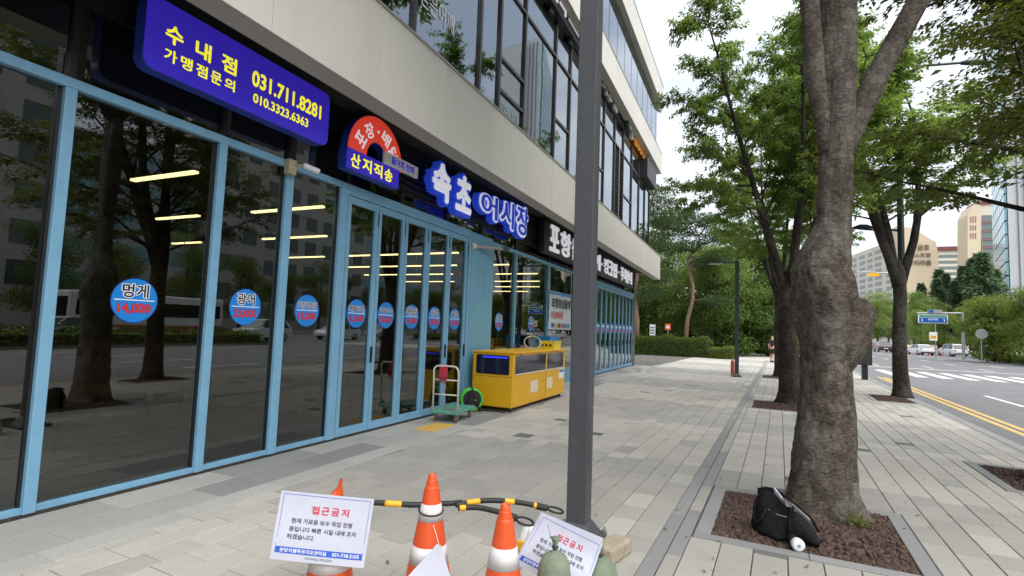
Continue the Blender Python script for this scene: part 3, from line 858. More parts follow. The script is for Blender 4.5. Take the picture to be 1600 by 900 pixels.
# beige bands: body + cladding panels + soffit lip
def band(z0, z1, yend, y_off):
    body = bx('fascia', M_CLADU, bld, -4.30, -4.012, -9.01, yend - .012, z0 + .004, z1 - .02)
    y = y_off
    while y > -9: y -= 1.5075
    while y < yend:
        a, b = max(y, -9.02), min(y + 1.5075, yend)
        if b - a > .05:
            MB().box(-4.012, -4.0, a + .003, b - .003, z0, z1).build('cladding_panel', M_CLAD, body, bevel=.002, seg=1)
        y += 1.5075
    MB().box(-4.29, -4.0, yend - .012, yend, z0, z1).build('cladding_panel', M_CLAD, body)
    bx('coping', mat('coping_metal', (.30, .285, .25), .45, metal=.2), body, -4.32, -3.985, -9.02, yend + .01, z1, z1 + .03)
    return body
band(4.23, 5.38, 26.62, 3.306)
band(9.57, 10.58, 26.66, 3.0)
band(13.03, 14.12, 26.85, 3.0)
# soffit battens under the end of the first band
for k in range(5):
    bx('soffit_batten', M_WOOD, bld, -4.9 + k * .12, -4.86 + k * .12, 25.75, 26.55, 4.47, 4.52)
# second floor glazing
X2 = -4.40
M2 = [-7, -5, -3, -1, 1.0, 2.6, 4.3, 5.97, 7.96, 8.76, 9.96, 11.88, 13.05, 14.3, 15.5, 16.7, 18.2, 19.6, 21.2, 22.8, 24.2, 25.45]
mo = []
for y in M2:
    mo.append(bx('mullion', M_DARKM, bld, X2 - .07, X2 + .045, y - .035, y + .035, 5.3, 9.27))
for i in range(len(M2) - 1):
    a, b = M2[i] + .036, M2[i + 1] - .036
    cuts = [5.3, 9.27]
    if M2[i] >= 8.7:
        cuts = [5.3, 8.35, 9.27]
        if i in (9, 11, 14, 17): cuts = [5.3, 6.81, 8.35, 9.27]
        if i == 9: cuts = [5.3, 6.17, 6.81, 8.35, 9.27]
    for c0, c1 in zip(cuts[:-1], cuts[1:]):
        if i == 16 and c1 == 8.35:
            continue
        pane(a, b, c0 + (.03 if c0 > 5.4 else 0), c1 - (.03 if c1 < 9.2 else 0), X2, M_GLASSU, mo[i])
    for c in cuts[1:-1]:
        bx('transom', M_DARKM, mo[i], X2 - .06, X2 + .04, a, b, c - .03, c + .03)
# louvred bay
for k in range(22):
    z = 5.35 + k * .135
    MB().hex8([(X2 - .05, 18.24, z), (X2 + .03, 18.24, z - .04), (X2 + .03, 19.56, z - .04), (X2 - .05, 19.56, z), (X2 - .05, 18.24, z + .02), (X2 + .03, 18.24, z - .02), (X2 + .03, 19.56, z - .02), (X2 - .05, 19.56, z + .02)]).build('louvre_slat', M_BLACK, bld)
bx('louvre_back', M_BLACK, bld, X2 - .12, X2 - .08, 18.24, 19.56, 5.3, 8.3)
bx('louvre_post', M_GALV, bld, X2 + .03, X2 + .05, 18.88, 18.93, 5.3, 8.3)
bx('floor_slab', M_BLACK, bld, -24, X2 - .08, -9, 25.4, 4.6, 5.29)
bx('sign_band', M_BLACK, bld, X2 - .10, X2 - .03, -9, 25.5, 9.275, 10.3)
for k in range(5):
    z = 9.40 + k * .12
    MB().hex8([(X2 - .03, -9, z), (X2 + .05, -9, z - .03), (X2 + .05, 25.5, z - .03), (X2 - .03, 25.5, z), (X2 - .03, -9, z + .02), (X2 + .05, -9, z - .01), (X2 + .05, 25.5, z - .01), (X2 - .03, 25.5, z + .02)]).build('louvre_slat', mat('louvre_pale', (.20, .20, .21), .4, metal=.4), bld)
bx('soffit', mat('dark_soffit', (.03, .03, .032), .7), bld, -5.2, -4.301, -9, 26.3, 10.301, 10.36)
bx('floor_slab', M_BLACK, bld, -24, -4.31, -9, 25.4, 10.361, 10.56)
# third floor glazing
X3 = -4.22
y = -8.8; prev = None
while y < 26.3:
    q = bx('mullion', M_DARKM, bld, X3 - .06, X3 + .004, y - .018, y + .018, 10.56, 13.0)
    pane(y + .02, min(y + 1.18, 26.28), 10.56, 13.0, X3, M_GLASSU, q)
    y += 1.2
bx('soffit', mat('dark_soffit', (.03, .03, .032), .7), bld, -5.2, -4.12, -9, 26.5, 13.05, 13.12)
bx('roof_slab', M_CLADU, bld, -24, -4.31, -9, 26.6, 13.13, 13.9)
bx('end_wall', M_CLADU, bld, -24, -4.48, 25.5, 25.68, 4.6, 13.05)
bx('end_wall', M_CLADU, bld, -24, -5.62, 25.71, 25.95, 0, 4.5)
bx('end_wall', M_CLADU, bld, -24, -4.48, -9.2, -9.02, 0, 13.05)
bx('back_wall', M_INT, bld, -9.2, -9.0, -9, 25.4, 5.3, 13.0)
# blinds behind one upstairs window
for k in range(34):
    bx('blind_slat', mat('blind_grey', (.05, .06, .06), .6), bld, X2 - .16, X2 - .13, 6.06, 7.9, 5.35 + k * .115, 5.42 + k * .115)
# ground floor room behind the glass
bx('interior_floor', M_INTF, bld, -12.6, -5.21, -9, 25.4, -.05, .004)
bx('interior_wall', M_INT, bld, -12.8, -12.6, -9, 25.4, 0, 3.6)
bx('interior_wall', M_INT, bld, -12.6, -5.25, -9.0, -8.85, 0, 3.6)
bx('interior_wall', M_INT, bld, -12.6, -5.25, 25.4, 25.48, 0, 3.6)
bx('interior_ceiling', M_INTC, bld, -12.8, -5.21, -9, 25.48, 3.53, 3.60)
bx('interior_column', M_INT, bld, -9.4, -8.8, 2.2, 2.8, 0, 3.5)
bx('interior_counter', M_WOOD, bld, -11.2, -10.4, 3.2, 8.8, 0, 1.1, .01)
for (a, b) in ((12.3, 13.2), (13.6, 14.6)):
    bx('green_partition', M_INTG, bld, -7.3, -7.2, a, b, .9, 2.7)
for i, (x, y) in enumerate(((-6.8, 4.0), (-6.8, 7.0), (-7.4, 11.4), (-6.9, 14.8), (-8.6, 5.6), (-8.6, 9.0))):
    t = empty('dining_table', (x, y, 0), 'dim wooden dining table inside the restaurant behind the glass', 'table', 'dining tables inside the restaurant')
    bx('tabletop', M_WOOD, t, x - .4, x + .4, y - .6, y + .6, .71, .75)
    for sx in (-.34, .34):
        for sy in (-.52, .52): bx('leg', M_BLACK, t, x + sx - .02, x + sx + .02, y + sy - .02, y + sy + .02, .004, .71)
LED = [(3.65, -6.5, -5.4), (5.3, -8.7, -7.7), (5.35, -6.6, -5.25), (7.25, -11.3, -10.4), (7.25, -8.6, -7.0), (9.6, -10.8, -9.3), (9.6, -8.7, -5.6), (11.6, -10.3, -6.8), (11.65, -5.95, -5.35),
       (13.6, -11.4, -8.1), (13.7, -6.7, -5.4), (15.9, -11.5, -9.4), (15.9, -7.8, -6.2), (18.0, -8.8, -7.0), (20.3, -10.0, -8.4)]
for (y, a, b) in LED:
    t = empty('ceiling_light', (b, y, 3.15), 'warm white linear lamp hanging from the restaurant ceiling', 'lamp', 'linear lamps in the restaurant')
    bx('tube', M_LED, t, a, b, y - .03, y + .03, 3.13, 3.155)
    bx('housing', M_BLACK, t, a, b, y - .035, y + .035, 3.156, 3.20)
    for xx in (a + .2, b - .2): bx('hanger', M_BLACK, t, xx - .006, xx + .006, y - .006, y + .006, 3.20, 3.53)
for i, (ya, yb, x, za, zb, lb) in enumerate(((5.55, 6.75, -10.0, 1.75, 2.4, 'brown menu board seen through the pane with the 14,000 sticker'), (9.6, 10.8, -10.2, 1.7, 2.4, 'brown menu board hanging deeper in the restaurant'))):
    t = empty('menu_board', (x, ya, za), lb, 'menu board')
    bx('board', M_WOOD, t, x - .03, x, ya, yb, za, zb)
    for r_ in range(5):
        for c_ in range(4):
            bx('menu_line', mat('menu_ink', (.06, .035, .02), .8), t, x, x + .003, ya + .08 + c_ * .27, ya + .25 + c_ * .27, za + .08 + r_ * .11, za + .12 + r_ * .11)
    for yy in (ya + .1, yb - .1): bx('hanger', M_BLACK, t, x - .02, x - .01, yy, yy + .01, zb, 3.53)

# ------------------------------------------------------------------ signs
def rrect(y0, y1, z0, z1, r, n=5):
    pts = []
    for (cy, cz, a0) in ((y1 - r, z1 - r, 0), (y0 + r, z1 - r, 90), (y0 + r, z0 + r, 180), (y1 - r, z0 + r, 270)):
        for i in range(n + 1):
            a = R(a0 + 90 * i / n); pts.append((cy + r * math.cos(a), cz + r * math.sin(a)))
    return pts
def fit_txt(name, body, m, par, x, y0, y1, z0, z1, **k):
    return text(name, body, m, par, (x, y0, z0), FY, FZ, y1 - y0, z1 - z0, **k)
t = empty('shop_sign', (-4.87, 3.7, 3.74), 'long blue signboard with yellow phone numbers under the beige band', 'sign')
MB().prism(rrect(2.65, 4.84, 3.735, 4.40, .10), 'x', -4.88, -4.752).build('sign_box', M_SIGNB2, t)
MB().prism(rrect(2.655, 4.835, 3.74, 4.395, .10), 'x', -4.752, -4.745).build('sign_face', M_SIGNB, t)
X = -4.745
for ch, a, b in (('수', 2.82, 2.985), ('내', 3.10, 3.26), ('점', 3.37, 3.54)): fit_txt('lettering', ch, M_YELT, t, X, a, b, 4.035, 4.21, off=.035)
for i, ch in enumerate('가맹점문의'): fit_txt('lettering', ch, M_YELT, t, X, 2.825 + i * .1485, 2.825 + i * .1485 + .115, 3.865, 3.985, off=.028)
fit_txt('lettering', '031.711.8281', M_YELT, t, X, 3.72, 4.70, 4.03, 4.205, off=.035)
fit_txt('lettering', '010.3323.6363', M_YELT, t, X, 3.75, 4.51, 3.86, 3.965, off=.03)
for yy in (3.0, 4.4): bx('bracket', M_BLACK, t, -5.1, -4.88, yy, yy + .04, 4.05, 4.09)
# arch sign
t = empty('arch_sign', (-4.9, 5.84, 3.61), 'red half round arch sign over a blue plate with yellow letters', 'sign')
def arch(r0, r1, cy, cz, n=22):
    o_ = [(cy + r1 * math.cos(R(180 * i / n)), cz + r1 * 1.04 * math.sin(R(180 * i / n))) for i in range(n + 1)]
    i_ = [(cy + r0 * math.cos(R(180 * i / n)), cz + r0 * 1.15 * math.sin(R(180 * i / n))) for i in range(n, -1, -1)]
    return o_, i_
def arch_prism(r0, r1, cy, cz, xa, xb, mats, name, n=22):
    mb = MB(); o_, i_ = arch(r0, r1, cy, cz, n); i_ = i_[::-1]
    for k in range(n):
        a, b, c, d = o_[k], o_[k + 1], i_[k + 1], i_[k]
        q = len(mb.v)
        mb.v += [(xb, *a), (xb, *b), (xb, *c), (xb, *d), (xa, *a), (xa, *b), (xa, *c), (xa, *d)]
        mb.f += [(q, q + 1, q + 2, q + 3), (q + 4, q + 7, q + 6, q + 5), (q, q + 4, q + 5, q + 1), (q + 3, q + 2, q + 6, q + 7)]; mb.mi += [0] * 4
    return mb.build(name, mats, t)
arch_prism(.215, .60, 5.845, 3.88, -4.93, -4.805, M_SIGNB2, 'arch_body')
arch_prism(.225, .592, 5.845, 3.88, -4.805, -4.798, M_REDS, 'arch_face')
bx('base_box', M_SIGNB2, t, -4.94, -4.80, 5.235, 6.37, 3.605, 3.90, .006)
bx('base_face', M_SIGNB, t, -4.80, -4.792, 5.245, 6.36, 3.615, 3.89)
for i, ch in enumerate('산지직송'): fit_txt('lettering', ch, M_YELT, t, -4.792, 5.31 + i * .235, 5.31 + i * .235 + .19, 3.655, 3.845, off=.03)
bx('tag', M_WHP, t, -4.80, -4.76, 5.97, 6.80, 3.89, 4.065)
fit_txt('lettering', '활어회 판매', M_SIGNB, t, -4.76, 6.12, 6.68, 3.92, 4.035, off=.03)
for ch, ang in (('포', 152), ('장', 118), ('·', 90), ('배', 64), ('달', 30)):
    a = R(ang); c = Vector((-4.798, 5.845 + .40 * math.cos(a), 3.88 + .42 * math.sin(a)))
    uyv = Vector((0, math.cos(a), math.sin(a))); uxv = Vector((0, math.sin(a), -math.cos(a)))
    wd, hd = (.05, .05) if ch == '·' else (.19, .21)
    text('lettering', ch, M_WHT, t, c - uxv * wd / 2 - uyv * hd / 2, uxv, uyv, wd, hd, off=.03)
# raised letters
t = empty('channel_letters', (-4.95, 8.0, 3.66), 'large white channel letters on thick blue backs beside the red arch sign', 'sign')
for ch, a, b, z0, z1 in (('속', 7.30, 7.90, 3.72, 4.38), ('초', 8.08, 8.66, 3.69, 4.38)):
    q = fit_txt('letter_back', ch, M_BLUL, t, -4.96, a, b, z0, z1, depth=.14, off=.12, fit=.045)
    fit_txt('letter_face', ch, M_WHT, t, -4.82, a, b, z0, z1, depth=.014, off=.045, fit=.045, lift=.003)
t = empty('channel_letters', (-4.95, 10.2, 3.66), 'blue channel letters with white outline running towards the street lamp', 'sign')
for ch, a, b, z0, z1 in (('어', 9.02, 9.78, 3.80, 4.29), ('시', 9.93, 10.62, 3.77, 4.36), ('장', 10.78, 11.46, 3.74, 4.42)):
    fit_txt('letter_back', ch, M_BLUL, t, -4.96, a, b, z0, z1, depth=.14, off=.125, fit=.03)
    fit_txt('letter_outline', ch, M_WHT, t, -4.82, a, b, z0, z1, depth=.014, off=.085, fit=.03, lift=.003)
    fit_txt('letter_face', ch, M_BLUL, t, -4.804, a, b, z0, z1, depth=.014, off=.02, fit=.03, lift=.003)
t = empty('letter_sign', (-4.95, 18, 3.6), 'black signboard with a row of white letters above the far folding doors', 'sign')
bx('sign_box', M_BLACK, t, -5.0, -4.86, 12.7, 24.4, 3.60, 4.46, .005)
for ch, a, b, z0, z1 in (('포', 13.1, 13.85, 3.70, 4.42), ('항', 13.98, 14.92, 3.70, 4.42), ('물', 15.05, 15.75, 3.72, 4.36), ('회', 15.85, 16.6, 3.72, 4.36), ('·', 16.75, 16.85, 3.98, 4.06), ('대', 16.95, 17.55, 3.73, 4.30), ('게', 17.65, 18.36, 3.73, 4.30), ('·', 18.55, 18.67, 3.98, 4.06),
                          ('킹', 18.9, 19.52, 3.74, 4.30), ('크', 19.6, 20.2, 3.74, 4.30), ('랩', 20.3, 20.95, 3.74, 4.30), ('·', 21.2, 21.32, 3.98, 4.06), ('주', 21.68, 22.2, 3.74, 4.30), ('치', 22.26, 22.78, 3.74, 4.30), ('안', 22.84, 23.36, 3.74, 4.30), ('내', 23.42, 23.94, 3.74, 4.30)):
    fit_txt('letter', ch, M_WHT, t, -4.86, a, b, z0, z1, depth=.04, off=.024)
# price stickers on the panes
def sticker(y, name, price, m_word, x=-5.128, ph=.41):
    t = empty('price_sticker', (x, y, 1.725), m_word, 'sticker', 'round price stickers along the glass')
    MB().lathe([(ph / 2, 0), (ph / 2, .001)], (x, y, 1.725), 40, axis='x').build('rim', M_STKE, t)
    MB().lathe([(ph / 2 - .008, .001), (ph / 2 - .008, .002)], (x, y, 1.725), 40, axis='x').build('disc', M_STK, t)
    wn = min(.32, .115 * len(name)); hn = .125 if len(name) < 4 else .085
    fit_txt('name_halo', name, M_WHP, t, x + .002, y - wn / 2, y + wn / 2, 1.752, 1.752 + hn, depth=.001, off=.085, fit=.02)
    fit_txt('name', name, M_STKD, t, x + .0035, y - wn / 2, y + wn / 2, 1.752, 1.752 + hn, depth=.001, off=.02, fit=.02)
    bx('rule', M_WHP, t, x + .002, x + .003, y - .175, y + .175, 1.724, 1.733)
    fit_txt('price_halo', price, M_STKE, t, x + .002, y - .145, y + .145, 1.60, 1.70, depth=.001, off=.07, fit=.03)
    fit_txt('price', price, M_STKR, t, x + .0035, y - .145, y + .145, 1.60, 1.70, depth=.001, off=.04, fit=.03)
for y, nm, pr_, wd in ((2.99, '멍게', '14,000', 'round blue window sticker with red price 14,000'), (4.157, '광어', '23,000', 'round blue window sticker priced 23,000 on the pane beside the 14,000 one'),
                       (5.06, '오징어튀김', '15,000', 'round blue window sticker with five crowded characters and 15,000'), (5.99, '해물라면', '6,500', 'round blue sticker priced 6,500 on the first folding door'),
                       (6.665, '바지락칼국수', '10,000', 'round blue sticker with six tiny characters on the second folding door'), (7.35, '매운탕', '40,000', 'round blue sticker with three characters on the third folding door'),
                       (8.05, '우럭', '23,000', 'round blue sticker with two characters on the fourth folding door'), (8.76, '물회', '15,000', 'round blue sticker on the folding door next to the blue pier'),
                       (10.73, '산낙지', '23,000', 'round blue sticker on the window just past the blue pier'), (12.65, '개불', '23,000', 'round blue sticker on the wide window above the yellow tank cart')):
    sticker(y, nm, pr_, wd)
for i in range(9):
    a = w0 + (w1 - w0) * (i + .5) / n
    t = empty('price_sticker', (-5.126, a, 1.725), 'small round blue sticker on a far folding door leaf', 'sticker', 'stickers on the far folding doors')
    MB().lathe([(.2, 0), (.2, .001)], (-5.126, a, 1.725), 28, axis='x').build('disc', M_STK, t)
    bx('name', M_WHP, t, -5.125, -5.1245, a - .13, a + .13, 1.75, 1.84); bx('price', M_STKR, t, -5.125, -5.1245, a - .14, a + .14, 1.60, 1.69)
# cloth banner
t = empty('banner', (-5.05, 14.7, 1.6), 'white cloth banner with black and red lettering on the window behind the lamp pole', 'banner')
mb = MB(); N = 16
for i in range(N):
    for j in range(6):
        def q(ii, jj): return (-5.055 + .012 * math.sin(ii * .9 + jj * .4), 13.74 + 2.0 * ii / N, 1.60 + 1.08 * jj / 6)
        mb.quad(q(i, j), q(i + 1, j), q(i + 1, j + 1), q(i, j + 1))
mb.build('cloth', mat('banner_cloth', (.55, .60, .64), .8, var=.05), t, smooth=True)
bx('blue_edge', M_STK, t, -5.04, -5.038, 13.75, 15.73, 2.60, 2.66)
fit_txt('lettering', '포항점심물회', M_STKD, t, -5.036, 13.92, 15.62, 2.22, 2.50, off=.03)
fit_txt('lettering', '15,000원', M_STKR, t, -5.036, 13.95, 14.95, 1.90, 2.14, off=.02)
for i in range(6): bx('picture', (M_INKB, M_BARY, M_INK, M_STKR, M_STK, M_TROL)[i], t, -5.037, -5.034, 13.95 + i * .29, 14.15 + i * .29, 1.66, 1.78)
for yy in (13.76, 15.70): bx('cord', M_WHP, t, -5.06, -5.05, yy, yy + .01, 2.68, 3.38)
# wall camera
t = empty('security_camera', (-5.07, 4.6, 3.45), 'white bullet security camera on a beige junction box under the blue signboard', 'camera')
bx('junction_box', M_BEIGEP, t, -5.074, -4.99, 4.50, 4.62, 3.34, 3.52, .008)
MB().tube([(-4.99, 4.60, 3.46), (-4.93, 4.66, 3.47), (-4.92, 4.70, 3.46)], .018, 8).build('arm', M_BEIGEP, t, smooth=True)
MB().tube([(-4.93, 4.66, 3.475), (-4.86, 4.84, 3.44)], .036, 14).build('body', M_WPL, t)
MB().tube([(-4.862, 4.835, 3.441), (-4.858, 4.846, 3.439)], .030, 14).build('lens', M_BLACK, t)
# awning tube at the blue pier
t = empty('awning_arm', (-5.05, 9.3, 3.2), 'grey cylindrical arm projecting from the top of the blue pier', 'bracket')
MB().tube([(-5.06, 9.26, 3.215), (-4.80, 10.22, 3.29)], .040, 14).build('tube', M_GALV, t, smooth=False)
MB().tube([(-4.83, 10.12, 3.283), (-4.775, 10.30, 3.297)], .052, 14).build('end_cap', M_POLE, t)
MB().tube([(-5.075, 9.20, 3.21), (-5.045, 9.30, 3.218)], .062, 16).build('flange', M_IVORY, t)
# upstairs lettering and signs
t = empty('window_lettering', (-4.39, 6.2, 6.3), 'white handwritten style lettering on the dark upstairs window with blinds', 'lettering')
text('lettering', '굳은어깨', M_WHP, t, (-4.392, 6.12, 6.28), FY, FZ, .95, .34, off=0.0)
t = empty('window_lettering', (-4.39, 8.8, 5.75), 'pale lettering along the lowest pane of an upstairs window', 'lettering')
text('lettering', '거북이치과', mat('pale_print', (.30, .42, .48), .5), t, (-4.392, 8.80, 5.72), FY, FZ, .98, .26, off=0.01)
t = empty('clinic_sign', (-4.25, 11.5, 9.3), 'black box sign with white letters hanging upstairs beside the lamp pole top', 'sign')
bx('sign_box', M_BLACK, t, -4.40, -4.22, 9.2, 13.3, 9.28, 9.98)
for i, ch in ((2, '원'), (3, '과')): fit_txt('letter', ch, M_WHT, t, -4.22, 9.4 + i * .72, 9.98 + i * .72, 9.42, 9.9, depth=.03, off=.03)
for i in range(7): bx('small_letter', M_WHT, t, -4.22, -4.215, 12.3 + i * .13, 12.38 + i * .13, 9.5, 9.62)
for yy in (9.6, 11.2, 12.7): bx('bracket', M_BLACK, t, -4.38, -4.30, yy, yy + .2, 9.14, 9.28)
t = empty('letter_sign', (-4.3, 17, 9.3), 'pale grey raised letters under the upper beige band right of the lamp pole', 'sign')
for ch, a, b in (('미', 15.9, 16.5), ('용', 16.6, 17.25), ('실', 17.35, 18.0)): fit_txt('letter', ch, mat('grey_letter', (.45, .47, .46), .4), t, -4.32, a, b, 9.3, 9.95, depth=.08, off=.04)
t = empty('round_sign', (-4.3, 19.6, 9.3), 'round pale green emblem sign upstairs beside the orange letters', 'sign')
MB().lathe([(.40, -.06), (.42, -.05), (.42, .05), (.40, .06)], (-4.22, 19.75, 9.75), 32, axis='x').build('rim', mat('sign_darkgreen', (.02, .06, .045), .4), t)
MB().lathe([(.37, .061), (.37, .066)], (-4.22, 19.75, 9.75), 32, axis='x').build('face', mat('sign_palegreen', (.33, .47, .43), .4), t)
bx('bracket', M_GALV, t, -4.40, -4.28, 19.7, 19.8, 9.7, 9.8)
t = empty('letter_sign', (-4.3, 22.3, 9.3), 'row of orange raised letters under the upper beige band', 'sign')
fit_txt('letter', '본', M_WHP, t, -4.37, 20.5, 20.95, 9.35, 9.9, depth=.12, off=.03)
for i, ch in enumerate('설렁탕집'): fit_txt('letter', ch, mat('orange_letter', (.72, .27, .02), .4, emit=.1), t, -4.30, 21.1 + i * .62, 21.66 + i * .62, 9.3, 9.95, depth=.05, off=.04)
t = empty('letter_sign', (-4.3, 24.6, 9.3), 'dark green sign box with small white letters at the end of the upper floor', 'sign')
bx('sign_box', mat('sign_greenbox', (.02, .09, .07), .4), t, -4.40, -4.26, 23.7, 26.2, 9.3, 9.95)
for i, ch in enumerate('정형외과'): fit_txt('letter', ch, M_WHT, t, -4.26, 23.85 + i * .58, 24.33 + i * .58, 9.42, 9.85, depth=.03, off=.03)
bx('projecting_sign', M_BLACK, bld, -4.42, -4.06, 23.0, 25.4, 8.45, 9.25)
# ------------------------------------------------------------------ street lamps
def lamp_post(name, label, c, arm_dir, h=4.55, m=M_POLE, w_=.172, rz=-DP * 0):
    t = empty(name, (c[0], c[1], 0), label, 'street lamp')
    x, y = c
    a = w_ / 2
    MB().box(x - a, x + a, y - a, y + a, .02, h).build('pole', m, t, bevel=.006)
    bx('base_plate', m, t, x - .18, x + .18, y - .18, y + .18, .0, .03, .004)
    b0, b1 = .150, a + .004
    MB().hex8([(x - b0, y - b0, .03), (x + b0, y - b0, .03), (x + b0, y + b0, .03), (x - b0, y + b0, .03), (x - b1, y - b1, .14), (x + b1, y - b1, .14), (x + b1, y + b1, .14), (x - b1, y + b1, .14)]).build('base_cover', m, t, bevel=.005)
    for sx in (-1, 1):
        for sy in (-1, 1):
            MB().lathe([(.016, 0), (.016, .022), (.009, .024), (.009, .04)], (x + sx * .164, y + sy * .164, .03), 6).build('bolt', M_GALV, t)
    # access door with its seam
    bx('access_door', m, t, x + a, x + a + .004, y - .045, y + .045, .55, .95)
    d = Vector((arm_dir[0], arm_dir[1], 0))
    e = Vector((x, y, h - .07)) + d * 1.05
    pv = Vector((-d.y, d.x, 0)) * .05
    s = Vector((x, y, h - .07)) + d * (a + .002)
    MB().hex8([s - pv + Vector((0, 0, -.03)), e - pv + Vector((0, 0, -.03)), e + pv + Vector((0, 0, -.03)), s + pv + Vector((0, 0, -.03)), s - pv + Vector((0, 0, .03)), e - pv + Vector((0, 0, .03)), e + pv + Vector((0, 0, .03)), s + pv + Vector((0, 0, .03))]).build('arm', m, t)
    f = s + d * .45
    pv2 = pv * 1.9
    MB().hex8([f - pv2 + Vector((0, 0, -.055)), e - pv2 + Vector((0, 0, -.055)), e + pv2 + Vector((0, 0, -.055)), f + pv2 + Vector((0, 0, -.055)), f - pv2 + Vector((0, 0, -.031)), e - pv2 + Vector((0, 0, -.031)), e + pv2 + Vector((0, 0, -.031)), f + pv2 + Vector((0, 0, -.031))]).build('lamp_head', M_GALV, t)
    return t
LP = (-1.195, 4.06)
lamp_post('street_lamp', 'thick square dark grey lamp pole standing between the traffic cones', LP, (-1, 0), h=5.3, w_=.155)
# conduit seam running up the near pole
q = G(1151, 589)
t2 = lamp_post('street_lamp', 'slim dark square lamp post standing beyond in front of the hedge', (q.x, q.y + .1), (-1, 0), h=4.6, m=M_POLEG, w_=.155)
MB().lathe([(.07, 0), (.07, .55), (.05, .62), (.02, .64)], (q.x - .16, q.y + .35, 0), 14).build('fire_extinguisher', M_REDP)
tag(bpy.data.objects['fire_extinguisher'], 'red extinguisher cylinder standing behind the slim lamp post', 'extinguisher')
# tall roadside light behind the kerb tree
pl = Vector((4.44, 20.3, 0))
t = empty('street_light', (pl.x, pl.y, 0), 'tall round dark street light pole beside the kerb tree with a side lantern', 'street light')
MB().tube([(pl.x, pl.y, 0), (pl.x, pl.y, 5), (pl.x, pl.y, 10.6)], [.11, .095, .07], 16).build('pole', M_POLEG, t, smooth=True)
MB().lathe([(.2, 0), (.2, .02), (.14, .1), (.115, .5)], (pl.x, pl.y, 0), 16).build('base', M_POLEG, t)
MB().tube([(pl.x, pl.y, 5.15), (pl.x - .55, pl.y - .12, 5.22), (pl.x - .85, pl.y - .18, 5.26)], [.04, .032, .03], 10).build('arm', M_POLEG, t, smooth=True)
mb = MB()
for i in range(9):
    pass
mb.tube([(pl.x - .78, pl.y - .17, 5.26), (pl.x - .95, pl.y - .2, 5.28), (pl.x - 1.15, pl.y - .24, 5.285), (pl.x - 1.32, pl.y - .28, 5.25)], [.04, .085, .085, .04], 12)
mb.build('lantern', M_POLEG, t, smooth=True)
MB().tube([(pl.x, pl.y, 10.3), (pl.x + .8, pl.y + .2, 10.6), (pl.x + 1.9, pl.y + .5, 10.65)], [.05, .045, .04], 10).build('arm', M_POLEG, t, smooth=True)
MB().tube([(pl.x + 1.8, pl.y + .48, 10.64), (pl.x + 2.2, pl.y + .58, 10.66), (pl.x + 2.6, pl.y + .7, 10.62)], [.06, .12, .06], 12).build('lantern', M_POLEG, t, smooth=True)
# black cabinet on a post
pb = P(3.12, 26.1)
t = empty('control_cabinet', (pb.x, pb.y, 0), 'tall black box on a short post at the kerb before the crossing', 'cabinet')
bx('post', M_BLACK, t, pb.x - .10, pb.x + .10, pb.y - .10, pb.y + .10, 0, .62)
bx('box', mat('cabinet_black', (.02, .022, .025), .45, var=.1), t, pb.x - .24, pb.x + .24, pb.y - .2, pb.y + .2, .60, 1.66, .015)
bx('green_cap', mat('signal_green', (.02, .16, .10), .4), t, pb.x - .22, pb.x - .06, pb.y - .1, pb.y + .1, 1.66, 1.78, .02)
bx('door_seam', M_DARKM, t, pb.x - .2, pb.x + .2, pb.y - .205, pb.y - .2, .66, 1.60)

# ------------------------------------------------------------------ traffic cones
def cone_profile(h=.70, r0=.135, r1=.028):
    pr = []
    def rad(z): return r0 + (r1 - r0) * ((z - .035) / (h - .035))
    for z in (.035, .12): pr.append((rad(z), z))
    return pr, rad
def cone(label, c, bands, tilt=None, torn=False, rz=0):
    t = empty('traffic_cone', (c[0], c[1], 0), label, 'traffic cone', 'cones around the lamp pole', rz=rz)
    h = .70
    def rad(z): return .145 + (.030 - .145) * ((z - .035) / (h - .035))
    x, y = c
    poly = [(x + .19 * math.cos(R(45 * k + 22.5)), y + .19 * math.sin(R(45 * k + 22.5))) for k in range(8)]
    MB().prism(poly, 'z', .0, .03).build('base', M_CONE if not torn else M_CONE, t, bevel=.008)
    n = 36
    mb = MB(); zs = [.03, .1, .2, .3, .4, .5, .58, .625, .628, .632, .635, .664, .667, .671, .674, .70]
    prof = []
    for z in zs:
        r = rad(z)
        if z > .63: r -= .004
        if z > .67: r -= .003
        prof.append((r, z))
    if torn:
        b = len(mb.v)
        for (r, z) in prof:
            for i in range(n):
                a = 2 * math.pi * i / n
                zz = z
                if z > .5:
                    cut = .60 + .065 * math.cos(a - .42) + .012 * math.sin(3 * a + 1)
                    zz = min(z, cut) 
                    rr = rad(zz) + (.006 if z > cut else 0)
                else: rr = r
                mb.v.append((x + rr * math.cos(a), y + rr * math.sin(a), zz))
        for j in range(len(prof) - 1):
            for i in range(n):
                i2 = (i + 1) % n
                mb.f.append((j * n + i, j * n + i2, (j + 1) * n + i2, (j + 1) * n + i)); mb.mi.append(0)
        k0 = len(mb.v) - n; k1 = len(mb.v)
        for i in range(n):
            q = mb.v[k0 + i]; mb.v.append((x + (q[0] - x) * .8, y + (q[1] - y) * .8, q[2] - .003))
        for i in range(n):
            q = mb.v[k1 + i]; mb.v.append((x + (q[0] - x) * .9, y + (q[1] - y) * .9, .35))
        for e in (k0, k1):
            for i in range(n):
                i2 = (i + 1) % n; mb.f.append((e + i, e + i2, e + n + i2, e + n + i)); mb.mi.append(0)
    else:
        mb.lathe(prof + [(.021, .702), (.015, .70), (.015, .66)], (x, y, 0), n)
    mb.build('body', M_CONE, t, smooth=True)
    for (a, b) in bands:
        MB().lathe([(rad(a) + .0015, a), (rad(b) + .0015, b)], (x, y, 0), n).build('reflective_band', M_CONEW, t, smooth=True)
    return t
C1 = G(520, 752, .66); C1 = (C1.x, C1.y + .02)
